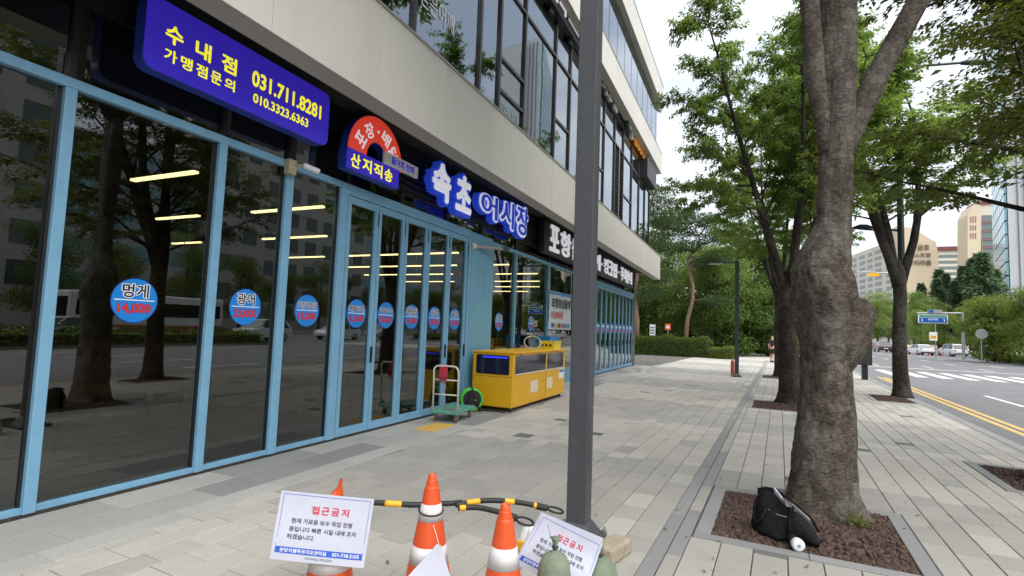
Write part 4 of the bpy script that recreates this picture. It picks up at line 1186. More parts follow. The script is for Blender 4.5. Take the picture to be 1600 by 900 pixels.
C2 = G(676, 741, .70); C2 = (C2.x, C2.y)
C3 = G(790, 788, .70); C3 = (C3.x, C3.y)
cone('orange traffic cone with torn top carrying the white notice board', C1, [(.17, .28)], torn=True)
cone('taller looking orange cone with a black cord round its white band', C2, [(.44, .535), (.20, .30), (.045, .12)])
cone('orange cone with intact tip standing beside the green sandbag', C3, [(.40, .50), (.16, .27)])
# black and yellow cone bars
def barpath(pts, label, ring=True, yel=()):
    pts = [Vector(p) for p in pts]
    # smooth resample
    out = []
    for i in range(len(pts) - 1):
        p0 = pts[max(i - 1, 0)]; p1 = pts[i]; p2 = pts[i + 1]; p3 = pts[min(i + 2, len(pts) - 1)]
        for k in range(8):
            s = k / 8
            out.append(.5 * ((2 * p1) + (-p0 + p2) * s + (2 * p0 - 5 * p1 + 4 * p2 - p3) * s * s + (-p0 + 3 * p1 - 3 * p2 + p3) * s ** 3))
    out.append(pts[-1])
    t = empty('cone_bar', out[0], label, 'barrier bar', 'striped bars tied to the cones')
    MB().tube(out, .0165, 12).build('tube', M_RUB, t, smooth=True)
    L = [0]
    for a, b in zip(out[:-1], out[1:]): L.append(L[-1] + (b - a).length)
    def at(s):
        s *= L[-1]
        for i in range(len(L) - 1):
            if L[i + 1] >= s: return out[i].lerp(out[i + 1], (s - L[i]) / max(1e-6, L[i + 1] - L[i]))
        return out[-1]
    for (a, b) in yel:
        MB().tube([at(a + (b - a) * k / 4) for k in range(5)], .0178, 12).build('yellow_sleeve', M_BARY, t, smooth=True)
    if ring:
        d = (out[-1] - out[-3]).normalized()
        MB().tube([out[-1] - d * .05, out[-1] + d * .02], .021, 10).build('end_socket', M_RUB, t)
        MB().ring(out[-1] + d * .075, .052, .007, d, d.cross(Vector((0, 0, 1))).normalized(), 24, 6).build('end_ring', M_RUB, t, smooth=True)
    return t
jm = Vector((C2[0], C2[1] - .075, .50))
bl = G(588, 790, .52); br = G(694, 787, .505)
barpath([(C1[0] + .02, C1[1] + .02, .545), G(640, 788.5, .525), br, G(722, 785, .50)], 'straight striped bar reaching from the notice board to the middle cone', False, [(.36, .49)])
barpath([G(712, 789, .50), G(760, 782, .51), G(810, 785, .49), G(850, 793, .46)], 'striped bar bending out towards the lamp pole with a black end ring', True, [(.12, .27), (.55, .66), (.88, .95)])
barpath([G(716, 794, .49), G(745, 793, .49), G(775, 799, .48), G(802, 808, .46)], 'short striped bar ending in a ring behind the cone beside the sandbag', True, [(.02, .13), (.86, .97)])
# cord lashing on the middle cone
mb = MB()
pts = []
for i in range(26):
    a = 2 * math.pi * i / 25
    r_ = .145 + (.030 - .145) * ((.49 - .035) / .665) + .006
    pts.append((C2[0] + r_ * math.cos(a), C2[1] + r_ * math.sin(a), .49 + .012 * math.cos(a - 2.4)))
mb.tube(pts, .005, 6)
tag(mb.build('lashing_cord', M_RUB, smooth=True), 'thin black cord wound round the middle cone', 'cord')

# ------------------------------------------------------------------ notices
def sheet_geo(corners, bend=0.0, n=10, thick=.002):
    a, b, c, d = [Vector(p) for p in corners]     # lower-left, lower-right, upper-right, upper-left
    nrm = (b - a).cross(d - a).normalized()
    def f(s, q): return a.lerp(b, s).lerp(d.lerp(c, s), q) + nrm * (bend * math.sin(math.pi * s) + bend * .4 * math.sin(2 * math.pi * q))
    return f, nrm
def notice(label, corners, full=True, bend=.006, name='notice_board'):
    t = empty(name, Vector(corners[0]).lerp(Vector(corners[2]), .5), label, 'notice')
    f, nrm = sheet_geo(corners, bend)
    mb = MB(); n = 10
    for i in range(n):
        for j in range(n):
            mb.quad(f(i / n, j / n), f((i + 1) / n, j / n), f((i + 1) / n, (j + 1) / n), f(i / n, (j + 1) / n))
    for i in range(n):
        for j in range(n):
            q = lambda s, r: f(s, r) - nrm * .0025
            mb.quad(q(i / n, (j + 1) / n), q((i + 1) / n, (j + 1) / n), q((i + 1) / n, j / n), q(i / n, j / n))
    mb.build('sheet', M_PAPER, t, smooth=True)
    if not full: return t
    def strip(nm, s0, s1, q0, q1, m, lift=.0012):
        mb = MB(); k = 10
        for i in range(k):
            a_ = s0 + (s1 - s0) * i / k; b_ = s0 + (s1 - s0) * (i + 1) / k
            mb.quad(f(a_, q0) + nrm * lift, f(b_, q0) + nrm * lift, f(b_, q1) + nrm * lift, f(a_, q1) + nrm * lift)
        return mb.build(nm, m, t)
    strip('border', .035, .965, .955, .962, M_INKB); strip('border', .035, .039, .10, .955, M_INKB); strip('border', .961, .965, .10, .955, M_INKB)
    strip('blue_bar', .04, .96, .105, .195, M_INKB)
    def line(body, s0, s1, q0, q1, m, off=.0):
        vs, fs = glyphs(body)
        xs = [p[0] for p in vs]; ys_ = [p[1] for p in vs]
        xa, xb, ya, yb = min(xs), max(xs), min(ys_), max(ys_)
        mb = MB()
        for k, (dx, dy_) in enumerate(bold(off)):
            n0 = len(mb.v)
            for p in vs:
                s = s0 + (s1 - s0) * (p[0] + dx - xa) / (xb - xa); q = q0 + (q1 - q0) * (p[1] + dy_ - ya) / (yb - ya)
                mb.v.append(tuple(f(s, q) + nrm * (.0024 - k * .00008)))
            mb.f += [tuple(n0 + i for i in g_) for g_ in fs]; mb.mi += [0] * len(fs)
        return mb.build('lettering', m, t)
    for i, ch in enumerate('접근금지'): line(ch, .345 + i * .107, .345 + i * .107 + .078, .70, .81, M_INKR, .03)
    line('현재 가로등 보수 작업 진행', .155, .80, .545, .615, M_INK, .022)
    line('중입니다 빠른 시일 내에 조치', .145, .855, .425, .495, M_INK, .022)
    line('하겠습니다.', .135, .42, .315, .385, M_INK, .022)
    line('분당지웰푸르지오관리실', .085, .57, .122, .178, M_WHP, .02)
    line('031-718-2103', .635, .925, .126, .175, M_WHP, .02)
    line('GOWELL PRUGIO', .355, .645, .045, .075, M_INK, .0)
    return t
def PT(px, py, p0, nrm):                   # photo pixel -> point on a sheet's plane
    d = ray(px, py)
    return CAM_O + d * ((Vector(p0) - CAM_O).dot(nrm) / d.dot(nrm))
# the board on the torn cone leans back a little and faces the camera
base = Vector((C1[0], C1[1] - .14, .42))
nr = (CAM_O - base); nr.z *= .45; nr.normalize()
notice('white notice board with red heading fixed to the torn orange cone', [PT(421, 873, base, nr), PT(568, 888, base, nr), PT(585, 780, base, nr), PT(440, 766, base, nr)])
b2 = G(890, 850, .42) ; nr2 = (CAM_O - b2); nr2.z *= .7; nr2.normalize()
notice('creased white notice leaning on the sandbags at the foot of the lamp pole', [PT(803, 880, b2, nr2), PT(912, 935, b2, nr2), PT(942, 850, b2, nr2), PT(848, 803, b2, nr2)], bend=.016)
b3 = b2 + nr2 * -.02
notice('second notice sheet tucked just behind the creased notice', [PT(806, 872, b3, nr2), PT(915, 925, b3, nr2), PT(943, 841, b3, nr2), PT(846, 800, b3, nr2)], full=False, bend=.012)
b4 = Vector((C2[0], C2[1] - .15, .35)); nr4 = (CAM_O - b4); nr4.z *= .6; nr4.normalize()
t = notice('blank lavender back of a hanging sheet in front of the middle cone', [PT(606, 935, b4, nr4), PT(716, 945, b4, nr4), PT(690, 853, b4, nr4), PT(683, 850, b4, nr4)], full=False, bend=.008, name='hanging_sheet')
MB().tube([PT(686, 852, b4, nr4), PT(681, 833, b4, nr4), PT(677, 820, b4, nr4)], .0015, 5).build('string', M_WHP, t)

# ------------------------------------------------------------------ sandbags, block, bottle bag
def blob(rings, n=28, seed=1, amp=.02):
    """closed soft form: list of (centre, rx, ry)"""
    r = random.Random(seed); ph = [r.uniform(0, 6.28) for _ in range(8)]
    mb = MB()
    for k, (c, rx, ry) in enumerate(rings):
        for i in range(n):
            a = 2 * math.pi * i / n
            w_ = 1 + amp * (math.sin(3 * a + ph[0] + k * .5) + .6 * math.sin(7 * a + ph[1] - k * .9) + .4 * math.sin(11 * a + ph[2] + k * 1.3))
            mb.v.append((c[0] + rx * w_ * math.cos(a), c[1] + ry * w_ * math.sin(a), c[2]))
    for k in range(len(rings) - 1):
        for i in range(n):
            j = (i + 1) % n
            mb.f.append((k * n + i, k * n + j, (k + 1) * n + j, (k + 1) * n + i)); mb.mi.append(0)
    mb.f.append(tuple(range(n - 1, -1, -1))); mb.mi.append(0)
    e = (len(rings) - 1) * n; mb.f.append(tuple(e + i for i in range(n))); mb.mi.append(0)
    return mb
def sandbag(label, c, h, rx, ry, lean, seed):
    t = empty('sandbag', (c[0], c[1], 0), label, 'sandbag', 'green sandbags at the lamp pole')
    prof = [(0, .78), (.04, .95), (.15, 1.03), (.32, 1.05), (.5, 1.02), (.68, .98), (.80, .88), (.87, .70), (.905, .42), (.925, .20), (.94, .12)]
    rings = [((c[0] + lean[0] * z * h, c[1] + lean[1] * z * h, z * h), rx * s, ry * s) for z, s in prof]
    blob(rings, 48, seed, .018).build('sack', M_SAND, t, smooth=True)
    top = Vector((c[0] + lean[0] * .94 * h, c[1] + lean[1] * .94 * h, .94 * h))
    rr = [((top.x, top.y, top.z), rx * .14, ry * .14), ((top.x, top.y, top.z + .02), rx * .12, ry * .12), ((top.x + .004, top.y, top.z + .05), rx * .20, ry * .17), ((top.x - .008, top.y, top.z + .055), rx * .27, ry * .13), ((top.x + .008, top.y, top.z + .068), rx * .15, ry * .05)]
    blob(rr, 24, seed + 3, .16).build('tied_neck', M_SAND, t, smooth=True)
    MB().ring((top.x, top.y, top.z + .012), rx * .145, .005, (1, 0, 0), (0, 1, 0), 20, 6).build('tie', M_BLACK, t)
    MB().tube([(top.x, top.y - .02, top.z + .02), (top.x - .02, top.y - .03, top.z + .08), (top.x - .035, top.y - .03, top.z + .13)], .0012, 4).build('string', M_BLACK, t)
s1 = G(868, 846, .50)
sandbag('full green sandbag with tied neck standing in front of the creased notice', (s1.x, s1.y - .01), .49, .088, .088, (.0, .02), 2)
s2 = G(940, 868, .36)
sandbag('slumped green sandbag half hidden behind the creased notice', (s2.x, s2.y + .02), .36, .095, .11, (-.05, .05), 6)
q = G(957, 880, 0)
t = MB(); t.box(-.075, .075, -.16, .16, 0, .11)
o = t.build('stone_block', M_STONE, bevel=.022, seg=3); o.location = (q.x - .02, q.y + .10, 0); o.rotation_euler = (0, 0, R(-14))
tag(o, 'rough tan stone block beside the foot of the lamp pole', 'stone block')
q = G(818, 848, .12)
t = empty('plastic_bag', (q.x, q.y + .1, 0), 'crumpled clear plastic bag between cone and creased notice', 'plastic bag')
blob([((q.x, q.y + .1, z), r * .9, r * .8) for z, r in ((0, .05), (.03, .08), (.09, .085), (.14, .07), (.18, .05), (.21, .02))], 22, 4, .13).build('film', M_FILM, t, smooth=False)
bx('yellow_wrapper', M_BARY, t, q.x - .05, q.x + .04, q.y - .005, q.y + .02, .06, .13, .01)

# ------------------------------------------------------------------ yellow tank cart
x0, x1, y0, y1 = -4.93, -4.06, 9.20, 12.3
t = empty('tank_cart', (-4.5, 10.7, 0), 'yellow seafood tank cabinet on small wheels with dark windows', 'tank cart')
zb, zt = .085, 1.13
mb = MB()
mb.box(x0, x1, y0, y1, zb, zt - .03)
o = mb.build('body', M_CART, t, bevel=.02)
bx('lid', M_CART, t, x0 - .015, x1 + .015, y0 - .015, y1 + .01, zt - .028, zt + .005, .008)
def window_front():
    return MB().prism([(p[0], p[1]) for p in rrect(x0 + .08, x1 - .08, .70, 1.07, .035)], 'y', y0 - .006, y0 + .01).build('window', M_TANKW, t)
wf = window_front()
bx('blue_tube_light', M_TANKG, wf, x0 + .22, x1 - .12, y0 - .009, y0 - .0065, 1.012, 1.045, .002)
for (a, b) in ((y0 + .10, 10.95), (11.05, 12.15)):
    o = MB().prism(rrect(a, b, .72, 1.07, .02), 'x', x1 - .01, x1 + .006).build('window', M_TANKW, t)
    bx('white_trim', M_WHP, o, x1 + .001, x1 + .008, a, b, .70, .715)
for (a, b) in ((10.1, 10.52), (11.05, 11.42)):
    for k in range(7): bx('vent_slot', M_WHP, t, x1, x1 + .004, a, b, .30 + k * .035, .318 + k * .035)
for yy in (10.98,): bx('panel_seam', M_RUB, t, x1 + .0005, x1 + .003, yy - .003, yy + .003, zb + .02, .70)
bx('panel_seam', M_RUB, t, x0 + .02, x1 - .02, y0 - .003, y0 - .0005, .655, .661)
for (hx, hz) in ((x0 + .06, .60), (x1 - .06, .60), (x0 + .06, .14), (x1 - .06, .14)):
    MB().lathe([(.012, 0), (.010, -.006), (0, -.007)], (hx, y0 - .001, hz), 10, axis='y').build('screw', M_GALV, t)
for yy in (9.6, 10.6, 11.7): bx('lid_latch', M_GALV, t, x1 + .015, x1 + .03, yy - .04, yy + .04, zt - .07, zt - .02, .004)
MB().tube([(x0 + .1, y0 - .02, .12), (x0 + .12, y0 - .10, .05), (x0 + .3, y0 - .13, .022), (x0 + .55, y0 - .06, .022), (x1 - .1, y0 - .10, .022)], .012, 8).build('drain_hose', M_RUB, t, smooth=True)
MB().tube([(x0 + .2, y0 + .5, zt + .005), (x0 + .25, y0 + .5, zt + .05), (x0 + .45, y0 + .55, zt + .05), (x0 + .5, y0 + .55, zt + .005)], .009, 8).build('lid_handle', M_GALV, t, smooth=True)
bx('label_plate', M_WHP, t, x1, x1 + .004, 11.85, 12.2, .46, .68); bx('label_head', M_STK, t, x1 + .004, x1 + .006, 11.87, 12.18, .60, .66)
for (xx, yy) in ((x0 + .1, y0 + .15), (x1 - .06, y0 + .05), (x0 + .1, y1 - .15), (x1 - .08, y1 - .15)):
    o = MB().lathe([(.04, -.018), (.045, -.014), (.045, .014), (.04, .018)], (xx, yy, .045), 18, axis='x').build('caster', M_RUB, t)
    bx('fork', M_BLACK, o, xx - .026, xx + .026, yy - .012, yy + .012, .05, .088)
mb = MB(); c = Vector((-4.42, 11.05, 1.29)); mb.ring(c, .19, .012, Vector((.90, .42, .0)).normalized(), Vector((-.30, .62, .72)).normalized(), 36, 8)
tag(mb.build('hose_loop', mat('hose_cream', (.52, .50, .38), .5), smooth=True), 'coiled cream hose ring standing on the yellow tank cart', 'hose')
def crate(label, m, cx, cy, z0, lx=.36, ly=.52, h=.18):
    t = empty('crate', (cx, cy, z0), label, 'crate')
    a, b = lx / 2, ly / 2
    mb = MB(); mb.box(cx - a, cx + a, cy - b, cy + b, z0, z0 + .015)
    for (p0, p1, q0, q1) in ((cx - a, cx - a + .015, cy - b, cy + b), (cx + a - .015, cx + a, cy - b, cy + b), (cx - a + .015, cx + a - .015, cy - b, cy - b + .015), (cx - a + .015, cx + a - .015, cy + b - .015, cy + b)):
        mb.box(p0, p1, q0, q1, z0 + .015, z0 + h)
    mb.build('shell', m, t); MB().box(cx - a - .012, cx + a + .012, cy - b - .012, cy - b, z0 + h - .03, z0 + h).build('rim', m, t)
    MB().box(cx + a, cx + a + .012, cy - b - .012, cy + b + .012, z0 + h - .03, z0 + h).build('rim', m, t)
    for k in range(3): bx('slot', M_BLACK, t, cx - a + .05 + k * .1, cx - a + .11 + k * .1, cy - b - .003, cy - b, z0 + .06, z0 + .11)
crate('yellow plastic crate on top of the yellow tank cart', mat('crate_yellow', (.74, .58, .03), .45), -4.35, 12.0, 1.136)
crate('blue plastic crate behind the yellow crate by the window', mat('crate_blue', (.02, .25, .52), .45), -4.72, 12.75, 1.2, .4, .6, .22)
t = empty('storage_rack', (-4.72, 12.75, 0), 'low metal rack holding the blue crate behind the tank cart', 'rack')
bx('shelf', M_GALV, t, -4.95, -4.49, 12.42, 13.08, 1.17, 1.198)
for xx in (-4.93, -4.53):
    for yy in (12.44, 13.04): bx('leg', M_GALV, t, xx, xx + .025, yy, yy + .025, .005, 1.17)

# ------------------------------------------------------------------ platform trolley
A, B, C, D = G(664, 640, .19), G(706, 649, .19), G(745, 634, .19), G(702, 628, .19)
ax_ = ((B - A) + (C - D)) * .5; ay_ = ((D - A) + (C - B)) * .5
ctr = (A + B + C + D) / 4; ctr.x += .05
Lx, Ly = .50, .84
ax_.z = ay_.z = 0
ay_.normalize(); ax_ = Vector((ay_.y, -ay_.x, 0))
t = empty('platform_trolley', (ctr.x, ctr.y, 0), 'green platform hand trolley with ivory push handle by the folding doors', 'trolley')
def L_(a, b, z): return Vector((ctr.x, ctr.y, 0)) + ax_ * a + ay_ * b + Vector((0, 0, z))
def lbox(a0, a1, b0, b1, z0, z1): return MB().hex8([L_(a0, b0, z0), L_(a1, b0, z0), L_(a1, b1, z0), L_(a0, b1, z0), L_(a0, b0, z1), L_(a1, b0, z1), L_(a1, b1, z1), L_(a0, b1, z1)])
lbox(-Lx / 2, Lx / 2, -Ly / 2, Ly / 2, .145, .20).build('platform', M_TROL, t, bevel=.015)
hb = -Ly / 2 + .05; hw = Lx / 2 - .03
pts = [L_(-hw, hb, .19), L_(-hw, hb - .02, .80)]
for k in range(7):
    a = R(180 - 15 * k); pts.append(L_(-hw + .09 + .09 * math.cos(a), hb - .03, .84 + .09 * math.sin(a)))
for k in range(7):
    a = R(90 - 15 * k); pts.append(L_(hw - .09 + .09 * math.cos(a), hb - .03, .84 + .09 * math.sin(a)))
pts += [L_(hw, hb - .02, .80), L_(hw, hb, .19)]
hd = MB().tube(pts, .016, 10).build('handle', M_IVORY, t, smooth=True)
for z in (.46, .70): MB().tube([L_(-hw, hb - .012, z), L_(hw, hb - .012, z)], .012, 8).build('cross_bar', M_IVORY, hd, smooth=True)
for s in (-1, 1):
    lbox(s * hw - .03, s * hw + .03, hb - .04, hb + .05, .20, .25).build('hinge', M_GALV, t, bevel=.006)
    for e in (-1, 1):
        c = L_(s * (Lx / 2 - .07), e * (Ly / 2 - .11), .06)
        mb = MB().lathe([(.045, -.018), (.055, -.012), (.055, .012), (.045, .018)], (0, 0, 0), 20, axis='x')
        mb.xform(Matrix.Translation(c) @ Matrix.Rotation(math.atan2(ax_.y, ax_.x), 4, 'Z'))
        o = mb.build('wheel', M_CAST, t, smooth=False)
        MB().box(c.x - .03, c.x + .03, c.y - .02, c.y + .02, .075, .145).build('fork', M_GALV, o)
tt = empty('strap', L_(-.06, hb, .7), 'red strap bundle draped over the trolley handle', 'strap')
for k in range(6):
    o_ = -.10 + k * .022
    MB().tube([L_(o_, hb - .055, .70 - .03 * (k % 3)), L_(o_ + .004, hb - .052, .85), L_(o_, hb - .03, .953), L_(o_, hb - .005, .85), L_(o_ + .006, hb - .004, .72)], .009, 6).build('loop', M_RED, tt, smooth=True)
MB().tube([L_(-.04, hb - .03, .75), L_(-.02, hb + .03, .45), L_(-.01, hb + .03, .215), L_(.1, hb + .1, .209), L_(.02, hb + .4, .209)], .006, 6).build('tail', M_RED, tt, smooth=True)
# cable reel
c = Vector((-4.78, 8.93, 0))
t = empty('cable_reel', c, 'bright green and black cable reel standing against the yellow tank cart', 'cable reel')
d_ = Vector((.55, -.835, 0)); p_ = Vector((.835, .55, 0)); z_ = Vector((0, 0, 1))
cc = c + Vector((0, 0, .235))
for s in (-.10, .10):
    MB().ring(cc + d_ * -s, .19, .022, p_, z_, 36, 8).build('flange', M_GREEN, t, smooth=True)
    mb = MB().lathe([(.17, -.006), (.17, .006)], (0, 0, 0), 32, axis='x'); mb.xform(Matrix.Translation(cc + d_ * -s) @ Matrix.Rotation(math.atan2(d_.y, d_.x), 4, 'Z')); mb.build('disc', M_BLACK, t)
mb = MB().lathe([(.15, -.09), (.16, -.05), (.155, 0), (.16, .05), (.15, .09)], (0, 0, 0), 28, axis='x'); mb.xform(Matrix.Translation(cc) @ Matrix.Rotation(math.atan2(d_.y, d_.x), 4, 'Z')); mb.build('cable_coil', M_RUB, t, smooth=True)
for s in (-.15, .15):
    MB().tube([cc + d_ * s + p_ * -.16 + z_ * -.235 + z_ * .012, cc + d_ * s + p_ * -.05 + z_ * .05, cc + d_ * s + z_ * .22, cc + d_ * s + p_ * .05 + z_ * .05, cc + d_ * s + p_ * .16 + z_ * -.235 + z_ * .012], .014, 8).build('stand', M_BLACK, t, smooth=True)
MB().tube([cc + d_ * -.15 + z_ * .22, cc + d_ * .15 + z_ * .22], .018, 10).build('carry_handle', M_BLACK, t)
MB().tube([cc + d_ * .12 + p_ * .06, cc + d_ * .20 + p_ * .06], .014, 10).build('crank', M_GREEN, t)
# wet stain-free manhole plate
bx_o = uvbox(MB(), -3.55, -3.29, 7.15, 7.42, .0005, .003).build('drain_cover', M_DARK, pav)

# ------------------------------------------------------------------ bags at the tree
q0 = G(1168, 822, .02); q1 = G(1222, 846, .02)
dirb = (q1 - q0); dirb.z = 0; Lb = dirb.length; dirb.normalize(); nb = Vector((-dirb.y, dirb.x, 0))
t = empty('tote_bag', q0.lerp(q1, .5) + nb * .07, 'black fabric tote bag leaning against the big tree trunk', 'bag')
mb = MB(); n = 14; m_ = 12
def bagp(s, q, side):
    z = .015 + .315 * q * (1 - .10 * s * q) + .03 * math.sin(s * 5) * q * q
    th = (.075 * (1 - .60 * q) + .015) * (math.sin(math.pi * min(max(s, .03), .97)) ** .35)
    w_ = s * Lb * (1 - .05 * q) + .02 * q
    off = .07 + .05 * q + side * th + .012 * math.sin(7 * s + 4 * q) * (.4 + q) + .008 * math.sin(13 * s - 6 * q)
    p = q0 + dirb * w_ + nb * off
    return Vector((p.x, p.y, z))
for side in (-1, 1):
    b = len(mb.v)
    for j in range(m_ + 1):
        for i in range(n + 1): mb.v.append(tuple(bagp(i / n, j / m_, side)))
    for j in range(m_):
        for i in range(n):
            f = (b + j * (n + 1) + i, b + j * (n + 1) + i + 1, b + (j + 1) * (n + 1) + i + 1, b + (j + 1) * (n + 1) + i)
            mb.f.append(f if side < 0 else f[::-1]); mb.mi.append(0)
k = (n + 1) * (m_ + 1)
for j in range(m_):
    for i in (0, n):
        a = j * (n + 1) + i; f = (a, a + n + 1, k + a + n + 1, k + a); mb.f.append(f); mb.mi.append(0)
for i in range(n): mb.f.append((i + 1, i, k + i, k + i + 1)); mb.mi.append(0)
mb.build('bag_body', M_BAG, t, smooth=True)
MB().tube([bagp(.16, .72, -1.02), bagp(.10, .55, -1.35), bagp(.12, .30, -1.45), bagp(.30, .20, -1.3), bagp(.42, .33, -1.25), bagp(.45, .62, -1.05)], .009, 8).build('handle', M_BAG, t, smooth=True)
MB().tube([bagp(-.02, .75, -.2), bagp(-.09, .6, -.4), bagp(-.08, .4, -.3), bagp(.0, .3, 0)], .012, 8).build('strap', M_BAG, t, smooth=True)
MB().tube([bagp(.5, .62, -1.04), bagp(.75, .60, -1.05), bagp(.97, .63, -.9)], .003, 6).build('zip', M_GREYF, t, smooth=True)
mb = MB(); a, b, c, d = bagp(.45, .93, 0), bagp(.88, .80, .2), bagp(.86, .96, .2), bagp(.42, 1.04, 0)
up_ = Vector((0, 0, .01)); mb.hex8([a - nb * .006, b - nb * .006, b + nb * .006, a + nb * .006, d - nb * .006 + up_, c - nb * .006 + up_, c + nb * .006 + up_, d + nb * .006 + up_])
mb.build('papers', M_PAPER, t)
q2 = G(1232, 838, .06); q3 = G(1281, 856, .02)
t = empty('shoulder_bag', q2.lerp(q3, .5), 'small slumped black shoulder bag with grey flap next to the tote bag', 'bag')
dd = (q3 - q2); dd.z = 0; Ls = dd.length; dd.normalize(); nn = Vector((-dd.y, dd.x, 0))
rg = []
for k in range(11):
    s = k / 10; hgt = .11 * (1 - s) ** .7 + .035
    rg.append((s, hgt))
mb = MB(); n = 16
for (s, hgt) in rg:
    for i in range(n):
        a = 2 * math.pi * i / n
        e = (.35 + .65 * math.sin(math.pi * min(.96, max(.04, s))) ** .4)
        p = q2 + dd * (s * Ls) + nn * (.05 + .075 * e * math.cos(a) * (1 + .08 * math.sin(5 * s + a)))
        mb.v.append((p.x, p.y, max(.004, .012 + hgt * e + hgt * e * math.sin(a) * (1 + .06 * math.sin(9 * s)))))
for k in range(len(rg) - 1):
    for i in range(n):
        j = (i + 1) % n; mb.f.append((k * n + i, k * n + j, (k + 1) * n + j, (k + 1) * n + i)); mb.mi.append(0)
mb.f.append(tuple(range(n))); mb.mi.append(0); mb.f.append(tuple((len(rg) - 1) * n + i for i in range(n - 1, -1, -1))); mb.mi.append(0)
mb.build('bag_body', M_BAG, t, smooth=True)
f0 = q2 + nn * .09
mb = MB(); mb.hex8([f0 + Vector((0, 0, .12)) - dd * .02, f0 + dd * (Ls * .85) + Vector((0, 0, .075)), f0 + dd * (Ls * .85) + nn * .03 + Vector((0, 0, .075)), f0 + nn * .03 + Vector((0, 0, .12)) - dd * .02,
                   f0 + Vector((0, 0, .27)) - dd * .03, f0 + dd * (Ls * .88) + Vector((0, 0, .10)), f0 + dd * (Ls * .88) + nn * .03 + Vector((0, 0, .10)), f0 + nn * .03 + Vector((0, 0, .27)) - dd * .03])
mb.build('grey_flap', M_GREYF, t, bevel=.006)
MB().tube([f0 + Vector((0, 0, .28)) - dd * .03, f0 + dd * Ls * .4 - nn * .02 + Vector((0, 0, .21)), f0 + dd * Ls * .7 - nn * .03 + Vector((0, 0, .16)), f0 + dd * Ls * .98 + Vector((0, 0, .05))], .010, 8).build('strap', M_BAG, t, smooth=True)
q = G(1247, 852, .055)
t = empty('white_flask', (q.x, q.y, .0), 'white bottle cap end poking out beside the black shoulder bag', 'bottle')
mb = MB().lathe([(.0, -.030), (.030, -.0295), (.040, -.027), (.046, -.018), (.046, .02), (.040, .03), (.0, .031)], (0, 0, 0), 24, axis='y')
mb.xform(Matrix.Translation((q.x, q.y + .03, .050)) @ Matrix.Rotation(R(15), 4, 'Z')); mb.build('cap', M_WPL, t, smooth=True)
mb = MB().lathe([(.0, -.033), (.012, -.0325), (.012, -.029)], (0, 0, 0), 14, axis='y'); mb.xform(Matrix.Translation((q.x, q.y + .03, .050)) @ Matrix.Rotation(R(15), 4, 'Z')); mb.build('button', M_GALV, t)
mb = MB().lathe([(.036, .02), (.036, .16), (.02, .17)], (0, 0, 0), 20, axis='y'); mb.xform(Matrix.Translation((q.x, q.y + .03, .050)) @ Matrix.Rotation(R(15), 4, 'Z')); mb.build('body', M_BLACK, t, smooth=True)
# ------------------------------------------------------------------ vegetation
def leaf_mesh(name, A, D, Nn, L, W, m, fold=.15):
    A = np.asarray(A, float); D = np.asarray(D, float); Nn = np.asarray(Nn, float)
    D /= np.linalg.norm(D, axis=1, keepdims=True) + 1e-9
    S_ = np.cross(D, Nn); S_ /= np.linalg.norm(S_, axis=1, keepdims=True) + 1e-9
    N2 = np.cross(S_, D)
    L = np.asarray(L, float).reshape(-1, 1); W = np.asarray(W, float).reshape(-1, 1)
    v = np.empty((len(A), 4, 3))
    v[:, 0] = A
    v[:, 1] = A + D * L * .45 + S_ * W * .5 + N2 * W * fold
    v[:, 2] = A + D * L - N2 * L * .12
    v[:, 3] = A + D * L * .45 - S_ * W * .5 + N2 * W * fold
    n = len(A)
    me = bpy.data.meshes.new(name)
    me.vertices.add(n * 4); me.vertices.foreach_set('co', v.reshape(-1))
    me.loops.add(n * 4); me.loops.foreach_set('vertex_index', np.arange(n * 4, dtype=np.int32))
    me.polygons.add(n); me.polygons.foreach_set('loop_start', np.arange(0, n * 4, 4, dtype=np.int32))
    me.polygons.foreach_set('loop_total', np.full(n, 4, dtype=np.int32))
    me.materials.append(m); me.update(calc_edges=True); me.validate()
    return me

